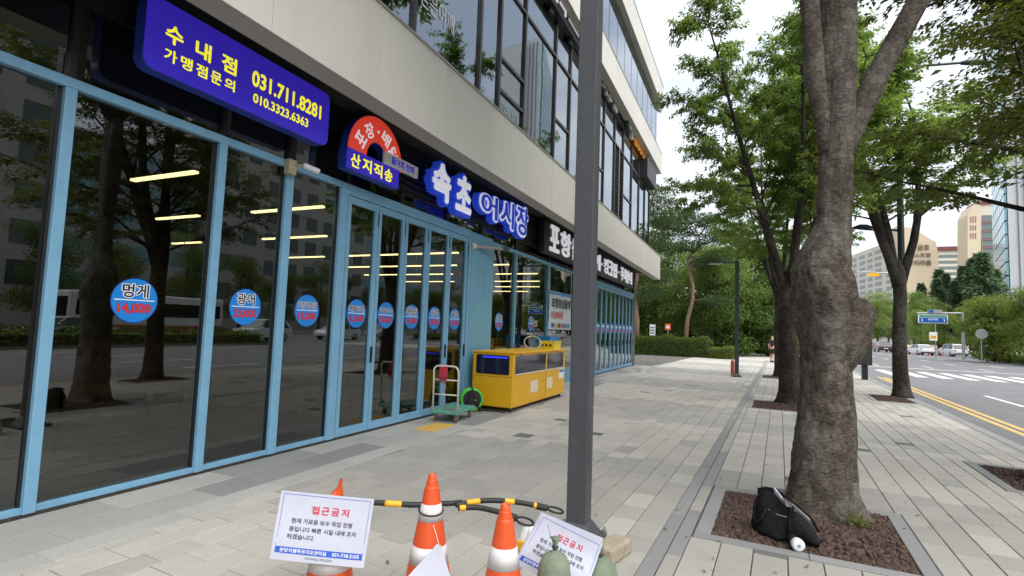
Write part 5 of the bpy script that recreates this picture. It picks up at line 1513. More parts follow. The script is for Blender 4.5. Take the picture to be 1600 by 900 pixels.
def zelkova(seed, fork=2.7, nl=5, H=10.5, r0=.26, lean=.5, leafL=.14, limbs=None, first=3, K=26):
    r = random.Random(seed)
    tr, lb = MB(), MB()
    flare = [(-.05, 1.55), (.10, 1.25), (.3, 1.06), (.8, .96), (fork * .5, .86), (fork * .8, .84), (fork, .86), (fork + .25, .62), (fork + .45, .2)]
    tr.tube([(.03 * math.sin(z * 2 + seed), .03 * math.cos(z * 1.7 + seed), z) for z, s in flare], [r0 * s for z, s in flare], 18)
    tw = []                                # (position, direction) of leaf twigs
    def path(p, d, L, n, up, wob):
        pts = [p.copy()]; dd = d.normalized()
        for i in range(n):
            dd = (dd + Vector((r.uniform(-wob, wob), r.uniform(-wob, wob), r.uniform(-wob, wob) * .5 + up))).normalized()
            p = p + dd * (L / n); pts.append(p.copy())
        return pts
    def side(d, ang):
        a = d.orthogonal().normalized(); a.rotate(Matrix.Rotation(r.uniform(0, 6.283), 3, d))
        q = (d * math.cos(ang) + a * math.sin(ang)); return q
    base = Vector((0, 0, fork))
    for k in range(nl):
        az = 2 * math.pi * (k + r.uniform(-.25, .25)) / nl + seed
        tilt = R(r.uniform(17, 36)) * (lean / .5)
        if limbs: az, tilt = limbs[k][0], R(limbs[k][1])
        d = Vector((math.cos(az) * math.sin(tilt), math.sin(az) * math.sin(tilt), math.cos(tilt)))
        L = (H - fork) * r.uniform(.85, 1.05)
        st = base + Vector((math.cos(az), math.sin(az), 0)) * r0 * .15 + Vector((0, 0, -.45 + r.uniform(0, .2)))
        pts = path(st, d, L, 9, .03, .10)
        ra = r0 * r.uniform(.50, .62)
        lb.tube(pts, [ra * (1 - .9 * (i / 9)) * (1.12 if i == 0 else 1) + .012 for i in range(10)], 10)
        for i in range(first, 10):
            for rep in range(2 if i < 9 else 3):
                s = i / 9; dl = (pts[i] - pts[i - 1]).normalized()
                d1 = side(dl, R(r.uniform(38, 68))); d1.z = d1.z * .55 + .16
                L1 = L * (.20 + .30 * (1 - s)) * r.uniform(.8, 1.2)
                p1 = path(pts[i] if rep else pts[i].lerp(pts[i - 1], .5), d1, L1, 6, -.012, .14)
                lb.tube(p1, [max(.006, ra * .34 * (1 - .6 * s) * (1 - .88 * q / 6)) for q in range(7)], 5, cap=False)
                for q in range(2, 7):
                    for rep2 in range(3):
                        d2 = side((p1[q] - p1[q - 1]).normalized(), R(r.uniform(30, 70))); d2.z = d2.z * .30 + .0
                        L2 = r.uniform(.45, .95)
                        p2 = path(p1[q], d2, L2, 3, -.05, .12)
                        if rep2 == 0: lb.tube(p2, [.008, .006, .004, .003], 3, cap=False)
                        for a in range(3):
                            tw.append((p2[a], p2[a + 1] - p2[a]))
    rng = np.random.default_rng(seed)
    tp = np.array([t_[0] for t_ in tw]); td = np.array([t_[1] for t_ in tw])
    ln = np.linalg.norm(td, axis=1, keepdims=True); td_n = td / ln
    A = []; D = []; Nn = []
    upv = np.array([0, 0, 1.0])
    for k in range(K):
        f = (k + rng.random((len(tp), 1))) / K
        pos = tp + td * f * 1.1 + rng.normal(0, .07, tp.shape) * np.array([1, 1, .6])
        sd = np.cross(td_n, upv); sd /= np.linalg.norm(sd, axis=1, keepdims=True) + 1e-6
        sg = 1 if k % 2 else -1
        d = td_n * (.55 + .4 * rng.random((len(tp), 1))) + sd * sg * (.7 + .4 * rng.random((len(tp), 1))) + np.array([0, 0, -.28]) + rng.normal(0, .22, tp.shape)
        A.append(pos); D.append(d); Nn.append(upv + rng.normal(0, .38, tp.shape))
    A = np.concatenate(A); D = np.concatenate(D); Nn = np.concatenate(Nn)
    L = leafL * rng.uniform(.6, 1.2, len(A)); W = L * rng.uniform(.40, .52, len(A))
    return tr.mesh('trunk', M_BARKD, True), lb.mesh('limbs', M_BARKD, True), leaf_mesh('crown', A, D, Nn, L, W, M_LEAF)
AZR = math.atan2(CAM_R.y, CAM_R.x)
ZV = [zelkova(3, 2.9, 5, 10.4, .25), zelkova(8, 3.3, 4, 10.8, .22), zelkova(14, 3.0, 6, 10.0, .24, lean=.55), zelkova(21, 3.6, 4, 10.6, .20, limbs=[(AZR + .1, 25), (AZR + 2.6, 4), (AZR + 3.3, 27), (AZR + 1.6, 24)]),
      zelkova(30, 3.2, 4, 10.4, .21, limbs=[(AZR, 25), (AZR - .9, 18), (AZR - 1.7, 13), (AZR + .6, 10)], first=1, leafL=.095, K=30)]
def put_zelkova(label, x, y, var, rz, s=1.0, leaf=None, dz=0.0, trunk=True, sxy=1.0, name='zelkova_tree', group='street trees along the pavement'):
    t = empty(name, (x, y, 0), label, 'tree', group, rz=rz)
    me = ZV[var]
    for nm, m_ in zip(('trunk', 'limbs', 'crown'), me):
        if nm == 'trunk' and not trunk: continue
        o = bpy.data.objects.new(nm, m_); COL.objects.link(o); o.parent = t
        o.scale = (s * sxy, s * sxy, s) if nm != 'trunk' else (s, s, s); o.location = (0, 0, dz)
        if nm == 'crown' and leaf:
            o.material_slots[0].link = 'OBJECT'; o.material_slots[0].material = leaf
    return t
# the big tree beside the bags: own trunk with burls and a cut stub
T1 = Vector((.60, 5.72, 0))
RTx = Vector((CAM_R.x, CAM_R.y, 0)).normalized()
TOW = Vector((-RTx.y, RTx.x, 0)) * -1      # towards the camera
def big_trunk():
    t = put_zelkova('thick old zelkova with burls and peeling bark, bags at its foot', T1.x, T1.y, 2, 1.2, 1.0, dz=2.7, trunk=False, group=None)
    PXM = 165.0
    # photo heights (px) -> (z, centre offset along image right, radius)
    rows = [(0, .39, .02), (.06, .375, .015), (.14, .352, .015), (.25, .338, .015), (.5, .325, .02), (.8, .305, .045), (1.1, .278, .065), (1.4, .262, .065), (1.60, .275, .07), (1.80, .315, .075), (1.95, .345, .07), (2.10, .345, .055), (2.30, .305, .04),
            (2.5, .255, .09), (2.75, .19, .155), (3.0, .170, .165), (3.4, .160, .185), (3.7, .165, .195), (4.0, .185, .19), (4.25, .205, .18), (4.5, .205, .18), (4.8, .20, .20), (5.6, .15, .22)]
    from mathutils import noise as mn
    mb = MB(); n = 110; rr = random.Random(4)
    zs = []
    for a, b in zip(rows[:-1], rows[1:]):
        for k in range(7): zs.append(tuple(a[i] + (b[i] - a[i]) * k / 7 for i in range(3)))
    zs.append(rows[-1])
    for (z, r, o_) in zs:
        r *= .80 if z > .35 else .80 + .12 * (1 - z / .35)
        c = T1 + RTx * o_
        for i in range(n):
            a = 2 * math.pi * i / n
            k = 1 + .035 * math.sin(3 * a + z * 1.1) + .022 * math.sin(5 * a - z * 2.3 + 1) + .012 * math.sin(9 * a + z * 5) + .008 * math.sin(17 * a + 11 * z) + .006 * math.sin(23 * a - 19 * z)
            if 1.3 < z < 2.35:
                g_ = math.exp(-((z - 1.85) / .25) ** 2)
                k += g_ * (.07 * math.sin(4 * a + z * 7) + .04 * math.sin(7 * a - z * 9))
            if z < .4: k += .12 * (1 - z / .4) ** 2 * max(0, math.sin(2.5 * a + .7)) 
            if z > 2.9: k += .10 * math.cos(2 * (a - .5))
            p = c + (RTx * math.cos(a) + TOW * math.sin(a)) * r * k
            q_ = Vector((p.x, p.y, z))
            amp = .55 if z > 2.6 else 1.0
            dn = mn.fractal(q_ * 6.5, .9, 2.1, 6) * .013 + (mn.ridged_multi_fractal(Vector((q_.x * 11, q_.y * 11, q_.z * 9)), .8, 2.1, 4, 1, 2) - 1.2) * .006
            if 1.3 < z < 2.4: dn *= 1.5
            p = p + (RTx * math.cos(a) + TOW * math.sin(a)) * dn * amp
            mb.v.append((p.x, p.y, z - .03))
    for j in range(len(zs) - 1):
        for i in range(n):
            i2 = (i + 1) % n; mb.f.append((j * n + i, j * n + i2, (j + 1) * n + i2, (j + 1) * n + i)); mb.mi.append(0)
    tk = mb.build('trunk', M_BARK, t, smooth=True)
    def at(o_, z, tw_=0): return T1 + RTx * o_ + TOW * tw_ + Vector((0, 0, z))
    # cut stub low on the right
    sb = MB().tube([at(.10, 1.22, .02), at(.17, 1.48, .04), at(.24, 1.70, .05), at(.315, 1.83, .06), at(.385, 1.875, .065), at(.405, 1.885, .065)], [.10, .185, .205, .165, .135, .12], 40)
    sb.v = [tuple(Vector(p) + (mn.noise_vector(Vector(p) * 9) * .016 + mn.noise_vector(Vector(p) * 24) * .008)) for p in sb.v]
    sb.build('stub', M_BARK, tk, smooth=True)
    MB().tube([at(.40, 1.883, .065), at(.412, 1.888, .065)], [.085, .075], 20).build('cut_face', M_EARTH, tk)
    # right hand limb and the left hand lobe
    MB().tube([at(.22, 3.25), at(.36, 3.68), at(.56, 4.12), at(.80, 4.58), at(1.06, 5.05), at(1.5, 5.8)], [.06, .105, .105, .10, .095, .085], 20).build('limb', M_BARK, tk, smooth=True)
    MB().tube([at(.06, 3.4, .02), at(.02, 3.8, .03), at(-.04, 4.15, .03), at(-.05, 4.5, .02), at(-.08, 5.2, 0)], [.05, .07, .095, .09, .08], 18).build('limb', M_BARK, tk, smooth=True)
    # sprouts at the foot
    rng = np.random.default_rng(2); A = []; D = []
    for k in range(46):
        p = at(.10 + rng.normal(0, .07), .02 + abs(rng.normal(0, .06)), .37 + rng.normal(0, .03)); A.append(tuple(p)); D.append((rng.normal(), rng.normal() - .4, .5 + rng.random()))
    me = leaf_mesh('sprouts', A, D, np.tile([0, -.6, 1.0], (46, 1)), np.full(46, .045), np.full(46, .026), M_LEAFL)
    o = bpy.data.objects.new('sprouts', me); COL.objects.link(o); o.parent = tk
    o.matrix_parent_inverse = Matrix.Identity(4); me.transform(WM[t.name].inverted())
big_trunk()
q = P(.20, 14.75); put_zelkova('zelkova with several upright limbs standing just behind the burled tree', q.x, q.y, 0, 2.1, 1.0, sxy=.60, group=None)
q = P(.0, 24.8); put_zelkova('slimmer zelkova on the inner row beyond the slim lamp post', q.x, q.y, 1, .6, 1.0, sxy=.70, group=None)
q = P(3.16, 19.05); put_zelkova('forked dark zelkova in the kerbside pit in front of the tall street light', q.x, q.y, 3, 0, 1.0, sxy=1.0, group=None)
q = P(2.95, 8.62); put_zelkova('kerbside zelkova with yellowing leaves over the near kerb pit', q.x, q.y, 4, 0, 1.0, leaf=M_LEAFY, group=None)
for (u, v, var, rz, lab) in ((.3, -13, 2, 1.0, 'zelkova at the far end of the inner row behind the camera'), (2.95, -11.5, 0, 3.3, 'kerbside zelkova far behind the camera')):
    q = P(u, v); put_zelkova(lab, q.x, q.y, var, rz, 1.0, group=None)

def clump(seed, ells, N, leaf, m, name='crown', flat=.5):
    rng = np.random.default_rng(seed)
    vol = np.array([e[3] * e[4] * e[5] for e in ells]) ** .75; idx = rng.choice(len(ells), N, p=vol / vol.sum())
    E = np.array(ells)[idx]
    d = rng.normal(size=(N, 3)); d /= np.linalg.norm(d, axis=1, keepdims=True)
    rad = rng.random((N, 1)) ** .28 * rng.uniform(.86, 1.1, (N, 1))
    A = E[:, :3] + d * rad * E[:, 3:6]
    D = rng.normal(size=(N, 3)) + d * .5; D[:, 2] -= .2
    Nn = d * .7 + np.array([0, 0, flat]) + rng.normal(0, .35, (N, 3))
    L = leaf * rng.uniform(.6, 1.3, N)
    return leaf_mesh(name, A, D, Nn, L, L * .58, m)
def crown_ells(seed, H, Rr, n=16, low=.25):
    r = random.Random(seed); E = []
    for k in range(n):
        a = r.uniform(0, 6.283); z = H * r.uniform(low, .92); w_ = math.sin(math.pi * min(1, max(0, (z / H - low * .6) / (1.08 - low * .6)))) ** .7
        rr = Rr * r.uniform(.1, .75) * w_; s = Rr * r.uniform(.28, .48)
        E.append((rr * math.cos(a), rr * math.sin(a), z, s * 1.15, s * 1.15, s * .62))
    return E
WOOD = [(clump(20 + k, crown_ells(40 + k, H, Rr, 24, low), 9000, .26, M_LEAFD), H) for k, (H, Rr, low) in enumerate(((12, 4.0, .18), (10.5, 3.8, .15), (13, 4.2, .25), (6.0, 3.2, .12)))]
tkm = MB().tube([(0, 0, 0), (.1, 0, 2.5), (-.1, .1, 6), (.1, 0, 9.5)], [.22, .17, .12, .04], 10).mesh('trunk', M_BARKD, True)
def put_wood(name, label, x, y, var, s, rz, leaf=None, group=None, z=0.0):
    t = empty(name, (x, y, z), label, 'tree', group, rz=rz)
    for nm, me in (('trunk', tkm), ('crown', WOOD[var][0])):
        o = bpy.data.objects.new(nm, me); COL.objects.link(o); o.parent = t
        o.scale = (s, s, s) if nm == 'crown' else (s, s, s * WOOD[var][1] / 12.5)
        if nm == 'crown' and leaf:
            o.material_slots[0].link = 'OBJECT'; o.material_slots[0].material = leaf
    return t
r = random.Random(31)
spots = [(-14, 47, 0), (-10.5, 50, 1), (-7.5, 47.5, 2), (-5, 52, 0), (-2.5, 48.5, 1), (-.2, 53, 2), (2.5, 56, 0), (-12, 56, 2), (-8, 58, 0), (-3.5, 60, 1), (1.0, 64, 2), (4.2, 66, 1), (-17, 53, 1), (-20, 48, 2), (-24, 54, 0), (-16, 62, 0), (-1.0, 46.2, 3), (1.6, 50, 3), (-9.5, 45.5, 3), (-13.0, 44.5, 3), (6.5, 74, 0), (3.5, 78, 2)]
for i, (x, y, v_) in enumerate(spots):
    lf = r.choice((None, None, M_LEAFL, M_HEDGE)) if v_ != 3 else M_HEDGE
    tone = {None: 'dark green', M_LEAFL: 'pale yellow green', M_HEDGE: 'fresh mid green'}[lf]; hgt = ('tall', 'lower', 'very tall', '')[v_]
    put_wood('wood_tree', '%s %s tree in the dense park wood behind the hedge' % (hgt, tone) if v_ != 3 else 'low bushy tree at the edge of the park wood', x, y, v_, r.uniform(.88, 1.08), r.uniform(0, 6), leaf=lf, group='trees of the park wood' if v_ != 3 else 'bushy trees at the wood edge')
# dense understorey closing the view under the wood
rng = np.random.default_rng(77); N = 26000
A = np.stack([rng.uniform(-34, 7, N), rng.uniform(50, 60, N), 5.2 * rng.random(N) ** 1.2], 1); A[:, 1] += (A[:, 0] + 12) * .25 + 4
o = bpy.data.objects.new('understorey', leaf_mesh('understorey', A, rng.normal(size=(N, 3)), np.array([0, -.7, .6]) + rng.normal(0, .4, (N, 3)), .5 * rng.uniform(.6, 1.3, N), .3 * rng.uniform(.6, 1.3, N), M_LEAFD))
COL.objects.link(o); tag(o, 'dark leafy understorey filling the wood behind the trunks', 'undergrowth', kind='stuff')
# bare leaning trunks in front of the wood
for (px0, py0, px1, py1, yy, lb_) in ((1110, 525, 1113, 470, 45.5, 'straight grey young trunk with a tied rail at the wood edge'), (1134, 545, 1117, 470, 46, 'thin leaning trunk at the wood edge')):
    a, b = DPT(px0, py0, yy), DPT(px1, py1, yy); a.z = 0
    t = empty('young_tree', a, lb_, 'tree'); MB().tube([a, a.lerp(b, .5) + Vector((.05, 0, 0)), b, b + (b - a) * .7], [.16, .14, .12, .05], 10).build('trunk', M_BARKD, t, smooth=True)
    c = b + (b - a) * .6
    me = clump(int(px0), [(c.x - a.x, c.y - a.y, c.z + dz, 1.3, 1.3, .7) for dz in (-.6, .3, 1.2)], 1500, .22, M_LEAFD); o = bpy.data.objects.new('crown', me); COL.objects.link(o); o.parent = t
# red-barked pines with layered pads
def pine(label, pts, pads, seed):
    t = empty('pine_tree', (pts[0].x, pts[0].y, 0), label, 'tree')
    rad = [.17 * (1 - .72 * i / (len(pts) - 1)) for i in range(len(pts))]
    MB().tube(pts, rad, 12).build('trunk', M_PINEB, t, smooth=True)
    for k, (px, py, w_, h_) in enumerate(pads):
        c = DPT(px, py, pts[0].y + random.Random(seed + k).uniform(-1.2, 1.2))
        j = min(range(len(pts)), key=lambda i: abs(pts[i].z - c.z + .5))
        lm = MB().tube([pts[j], pts[j].lerp(c, .5) + Vector((0, 0, .15)), c + Vector((0, 0, -.1))], [.07, .05, .02], 6).build('branch', M_PINEB, t, smooth=True)
    N = 900
    A = []; D = []; rng = np.random.default_rng(seed)
    for k, (px, py, w_, h_) in enumerate(pads):
        c = np.array(DPT(px, py, pts[0].y + random.Random(seed + k).uniform(-1.2, 1.2)))
        n_ = int(700 * w_)
        d = rng.normal(size=(n_, 3)); d /= np.linalg.norm(d, axis=1, keepdims=True)
        A.append(c + d * rng.random((n_, 1)) ** .4 * np.array([w_, w_, h_])); D.append(d + np.array([0, 0, .6]) + rng.normal(0, .5, (n_, 3)))
    A = np.concatenate(A); D = np.concatenate(D)
    me = leaf_mesh('needles', A, D, rng.normal(size=A.shape) + np.array([0, 0, .5]), .24 * rng.uniform(.6, 1.2, len(A)), .07 * np.ones(len(A)), M_PINE)
    me.transform(WM[t.name].inverted()); o = bpy.data.objects.new('needles', me); COL.objects.link(o); o.parent = t
pts = [DPT(px, py, 43) for px, py in ((1070, 527), (1074, 500), (1082, 470), (1083, 447), (1077, 425), (1074, 403), (1085, 393), (1094, 384), (1092, 368), (1080, 350))]; pts[0].z = 0
pine('red barked pine with a crooked trunk rising behind the hedge', pts, [(1092, 345, 1.7, .5), (1060, 365, 1.5, .45), (1118, 372, 1.5, .45), (1075, 385, 1.1, .4), (1130, 400, 1.4, .4), (1040, 350, 1.3, .4), (1100, 412, 1.0, .35), (1112, 350, 1.2, .4), (1122, 470, 1.2, .35), (1060, 335, 1.2, .4), (1050, 390, 1.2, .4), (1140, 372, 1.1, .35)], 5)
pts = [DPT(px, py, 40) for px, py in ((995, 545), (996, 500), (992, 460), (998, 420), (1004, 380), (1012, 340), (1020, 310))]; pts[0].z = 0
pine('dark pine growing close behind the end of the building', pts, [(1025, 300, 1.2, .35), (1034, 318, 1.3, .35), (1022, 338, 1.4, .4), (1040, 350, 1.2, .35), (1018, 372, 1.3, .4), (1036, 385, 1.2, .35), (1010, 415, 1.4, .4), (1030, 432, 1.3, .4), (1015, 460, 1.3, .4)], 9)
# clipped hedges
def hedge(name, label, a, b, dep, h, N, seed, m=M_HEDGE, leaf=.085, z0=0.0, cat='hedge', group=None):
    a = Vector((a[0], a[1], 0)); b = Vector((b[0], b[1], 0)); d = (b - a); Ln = d.length; d.normalize(); nn = Vector((-d.y, d.x, 0))
    t = empty(name, a.lerp(b, .5) + Vector((0, 0, z0)), label, cat, group)
    rng = np.random.default_rng(seed)
    s = rng.random(N) * Ln; tt = rng.random(N); face = rng.choice(3, N, p=(.40, .42, .18))
    e = np.minimum(1, np.minimum(s, Ln - s) / .45) ** .5
    hh = (h + .07 * np.sin(s * 2.3 + seed) + .05 * np.sin(s * 5.1)) * (.72 + .28 * e)
    w_ = dep * (.55 + .45 * e)
    x = np.where(face == 0, (tt - .5) * w_, np.where(face == 1, -.5 * w_, .5 * w_)) + rng.normal(0, .05, N)
    z = np.where(face == 0, hh, tt * hh) + rng.normal(0, .05, N)
    A = np.array(a)[None] + s[:, None] * np.array(d) + x[:, None] * np.array(nn); A[:, 2] = z0 + np.maximum(.02, z)
    nrm = np.where((face == 0)[:, None], np.array([0, 0, 1.0]), np.where((face == 1)[:, None], -np.array(nn), np.array(nn))) + rng.normal(0, .5, (N, 3))
    L = leaf * rng.uniform(.6, 1.4, N)
    me = leaf_mesh('foliage', A, rng.normal(size=(N, 3)) + np.array([0, 0, .3]), nrm, L, L * .6, m)
    me.transform(WM[t.name].inverted()); o = bpy.data.objects.new('foliage', me); COL.objects.link(o); o.parent = t
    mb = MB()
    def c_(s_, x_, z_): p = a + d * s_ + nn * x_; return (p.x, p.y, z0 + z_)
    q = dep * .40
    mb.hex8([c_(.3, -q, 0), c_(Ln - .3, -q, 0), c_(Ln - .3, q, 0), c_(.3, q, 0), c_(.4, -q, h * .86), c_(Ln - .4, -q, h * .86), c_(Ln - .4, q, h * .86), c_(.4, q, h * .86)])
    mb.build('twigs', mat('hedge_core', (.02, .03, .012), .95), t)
hedge('hedge', 'clipped green hedge across the end of the pavement', (-13, 40.6), (-2.3, 40.0), 1.4, 1.30, 22000, 3)
hedge('low_hedge', 'lower pale green hedge continuing beside the slim lamp post', (-2.6, 39.6), (-.75, 39.35), 1.0, .70, 6000, 4, M_LEAFL)
for i, (va, vb) in enumerate(((-40, -14), (-14, 4), (4, 26.5), (48.5, 66), (66, 83))):
    a, b = P(medu(va) + .7, va), P(medu(vb) + .7, vb); hedge('median_shrub', 'low green shrubs planted along the road median', (a.x, a.y), (b.x, b.y), 1.2, .55 if va < 40 else .38, 5000, 40 + i, M_HEDGE if i % 2 else M_LEAFL, .14, .05, 'shrub', 'shrub rows on the median')
    a, b = P(medu(va) + 1.9, va), P(medu(vb) + 1.9, vb); hedge('median_shrub', 'taller dark shrubs on the far side of the road median', (a.x, a.y), (b.x, b.y), 1.1, .75 if va < 40 else .48, 4500, 60 + i, M_HEDGE, .14, .05, 'shrub', 'tall shrub rows on the median')
# trees across the road
r = random.Random(8)
k = 0
v = -34.0
while v < 175:
    q = P(42.5 + r.uniform(-1, 1), v)
    lf = r.choice((M_LEAFL, M_HEDGE, None, M_LEAFL)); tone = {None: 'dark', M_LEAFL: 'pale yellow', M_HEDGE: 'fresh'}[lf]
    put_wood('roadside_tree', 'broad %s green tree lining the far side of the road' % tone, q.x, q.y, (0, 1, 2)[k % 3], r.uniform(.72, .86), r.uniform(0, 6), leaf=lf, group='trees across the road')
    v += 6.6; k += 1
for (px, py, dist, var, s, lf) in ((1585, 556, 74, 1, .66, M_LEAFL), (1553, 560, 66, 3, 1.05, M_LEAFL), (1515, 552, 96, 0, .62, M_LEAFL), (1475, 549, 112, 1, .70, M_LEAFL), (1440, 547, 128, 0, .72, None), (1610, 560, 60, 0, .6, M_LEAFL)):
    d = ray(px, py); q = CAM_O + d * (dist / d.y)
    put_wood('median_tree', 'pale green spreading tree rising from the median behind the white cars', q.x, q.y, var, s, px, leaf=lf, group='trees on the median')
for (px, dist, var, s) in ((1345, 150, 0, .95), (1358, 160, 1, 1.15), (1372, 140, 2, 1.0), (1388, 155, 0, 1.1), (1402, 150, 1, 1.0), (1428, 165, 2, 1.15), (1340, 175, 2, 1.1), (1450, 170, 0, 1.2), (1330, 160, 1, 1.0)):
    d = ray(px, 540); q = CAM_O + d * (dist / d.y)
    put_wood('distant_tree', 'distant rounded green tree where the road curves away', q.x, q.y, var, s, px, leaf=None, group='trees where the road curves away')
# tall narrow conifers in front of the apartments
rng = np.random.default_rng(5); N = 2600
zz = rng.random(N) ** .8; an = rng.random(N) * 6.283; rr = (1 - zz) ** .9 * 3.0 * (.30 + .80 * rng.random(N)) * (1 + .40 * np.sin(zz * 34 + an * 2)) * (1 + .3 * np.sin(an * 3 + zz * 9)) + .15
A = np.stack([rr * np.cos(an), rr * np.sin(an), 1 + zz * 15], 1)
CON = leaf_mesh('crown', A, np.stack([np.cos(an), np.sin(an), -.1 + 0 * an], 1) + rng.normal(0, .4, (N, 3)), np.array([0, 0, 1]) + rng.normal(0, .4, (N, 3)), .75 * rng.uniform(.6, 1.3, N), .4 * rng.uniform(.6, 1.2, N), M_META)
CTR = MB().tube([(0, 0, 0), (0, 0, 8), (0, 0, 15.5)], [.3, .2, .04], 8).mesh('trunk', M_BARKD, True)
for (px, dist, s) in ((1441, 185, 1.15), (1467, 180, 1.2), (1480, 190, 1.35), (1493, 178, 1.15), (1508, 185, 1.45), (1524, 175, 1.5), (1540, 170, 1.55), (1549, 180, 1.4), (1430, 190, 1.0), (1533, 190, 1.7), (1470, 200, 1.5), (1558, 172, 1.3)):
    d = ray(px, 535); q = CAM_O + d * (dist / d.y)
    t = empty('conifer', (q.x, q.y, 0), 'tall narrow conifer standing in front of the apartment blocks', 'tree', 'conifers before the apartments', rz=px)
    for nm, me in (('trunk', CTR), ('crown', CON)):
        o = bpy.data.objects.new(nm, me); COL.objects.link(o); o.parent = t; o.scale = (s, s, s)
# ------------------------------------------------------------------ far buildings
def slab(name, label, c, ux, wid, dep, H, mwall, win=None, roof=None, cols=0, floors=0, side_cols=0, fh=2.9, wm=M_GLASSF):
    """box building; ux = unit vector along its long face, which looks along ux x up"""
    ux = Vector((ux[0], ux[1], 0)).normalized(); nn = Vector((ux.y, -ux.x, 0))
    c = Vector((c[0], c[1], 0))
    t = empty(name, c, label, 'building')
    def Q(a, b, z): return c + ux * a + nn * b + Vector((0, 0, z))
    MB().hex8([Q(-wid / 2, -dep / 2, 0), Q(-wid / 2, dep / 2, 0), Q(wid / 2, dep / 2, 0), Q(wid / 2, -dep / 2, 0), Q(-wid / 2, -dep / 2, H), Q(-wid / 2, dep / 2, H), Q(wid / 2, dep / 2, H), Q(wid / 2, -dep / 2, H)]).build('wall', mwall, t)
    me = None
    for f in range(floors):
        for k in range(cols):
            a = -wid / 2 + wid * (k + .5) / cols; z = 2.5 + f * fh; w2 = wid / cols * .30
            mb = MB(); mb.hex8([Q(a - w2, dep / 2 - .1, z), Q(a - w2, dep / 2 + .05, z), Q(a + w2, dep / 2 + .05, z), Q(a + w2, dep / 2 - .1, z), Q(a - w2, dep / 2 - .1, z + 1.7), Q(a - w2, dep / 2 + .05, z + 1.7), Q(a + w2, dep / 2 + .05, z + 1.7), Q(a + w2, dep / 2 - .1, z + 1.7)])
            mb.build('window', wm, t)
        for k in range(side_cols):
            b = -dep / 2 + dep * (k + .5) / side_cols; z = 2.5 + f * fh; w2 = dep / side_cols * .30
            e = -wid / 2
            mb = MB(); mb.hex8([Q(e - .05, b - w2, z), Q(e - .05, b + w2, z), Q(e + .1, b + w2, z), Q(e + .1, b - w2, z), Q(e - .05, b - w2, z + 1.7), Q(e - .05, b + w2, z + 1.7), Q(e + .1, b + w2, z + 1.7), Q(e + .1, b - w2, z + 1.7)])
            mb.build('window', wm, t)
    if roof: MB().hex8([Q(-wid / 2 - .5, -dep / 2 - .5, H), Q(-wid / 2 - .5, dep / 2 + .5, H), Q(wid / 2 + .5, dep / 2 + .5, H), Q(wid / 2 + .5, -dep / 2 - .5, H), Q(-wid / 2, -dep * .2, H + 3), Q(-wid / 2, dep * .2, H + 3), Q(wid / 2, dep * .2, H + 3), Q(wid / 2, -dep * .2, H + 3)]).build('roof', roof, t)
    return t, Q
def at_far(px, y):
    d = ray(px, 535); p = CAM_O + d * (y / d.y); return (p.x, p.y)
def poly_block(name, label, y, prof, depth, m, axis_skew=0.0):
    """gabled end wall traced at its own distance, given real depth"""
    t = empty(name, (prof[0][0], y, 0), label, 'building')
    MB().prism(prof, 'y', y, y + depth).build('wall', m, t)
    return t
Y = 300.0
def XZ(px, py, y=None): p = DPT(px, py, Y if y is None else y); return (p.x, p.z)
# cream apartment block with lettering on its end wall
e0, e1 = XZ(1401, 350), XZ(1465, 392)
prof = [(e0[0], 0), (e1[0], 0), (e1[0], e1[1]), (XZ(1462, 378)[0], XZ(1462, 378)[1]), (XZ(1425, 356)[0], XZ(1425, 356)[1]), (e0[0], e0[1] - 1)]
t = poly_block('apartment_block', 'cream apartment block with lettering on its blank end wall', Y, prof, 14, M_APT)
xL = XZ(1402, 400)[0]
M_SGN = mat('wall_letter', (.16, .11, .09), .8); M_PNK = mat('wall_logo', (.55, .20, .30), .8)
def wtext(body, px0, px1, py0, py1, m, y=Y):
    a = XZ(px0, py1, y); b = XZ(px1, py0, y)
    text('lettering', body, m, t, (a[0], y - .3, a[1]), (1, 0, 0), (0, 0, 1), b[0] - a[0], b[1] - a[1], depth=.15, off=.02)
wtext('금호', 1433, 1452, 382, 391, M_SGN); wtext('베스트빌', 1420, 1454, 395, 402, M_SGN); wtext('양지마을', 1418, 1455, 406, 415, M_SGN)
a = XZ(1420, 391); b = XZ(1430, 382)
MB().prism([(a[0], a[1]), (b[0], (a[1] + b[1]) / 2 - 1.6), (b[0], (a[1] + b[1]) / 2 + 1.6), (a[0], b[1])], 'y', Y - .3, Y - .05).build('logo', M_PNK, t)
# long window front of the same block, running back along the road
p0, p1 = XZ(1401, 372), XZ(1362, 396)
far_y = Y + 14
t2 = t
zt = XZ(1400, 372)[1]
def LQ(s, z, o=0): return Vector((e0[0] - .5 - (e0[0] - XZ(1361, 396)[0]) * s - 0 * o, Y + 6 + 60 * s - o, z))
MB().hex8([LQ(0, 0), LQ(1, 0), LQ(1, 0) + Vector((6, 12, 0)), LQ(0, 0) + Vector((6, 12, 0)), LQ(0, zt), LQ(1, zt), LQ(1, zt) + Vector((6, 12, 0)), LQ(0, zt) + Vector((6, 12, 0))][:4] + [LQ(0, zt), LQ(1, zt), LQ(1, zt) + Vector((6, 12, 0)), LQ(0, zt) + Vector((6, 12, 0))]).build('wing', M_APTL, t)
for fl in range(13):
    z = zt - 4.2 - fl * 3.3
    for s in (.08, .28, .45, .62, .80):
        w2 = .05 if s not in (.28, .62) else .065
        A_, B_ = LQ(s - w2, z, .35), LQ(s + w2, z, .35)
        MB().hex8([A_, B_, B_ + Vector((.3, .5, 0)), A_ + Vector((.3, .5, 0)), A_ + Vector((0, 0, 1.9)), B_ + Vector((0, 0, 1.9)), B_ + Vector((.3, .5, 1.9)), A_ + Vector((.3, .5, 1.9))]).build('window', mat('apt_window', (.16, .19, .19), .3), t)
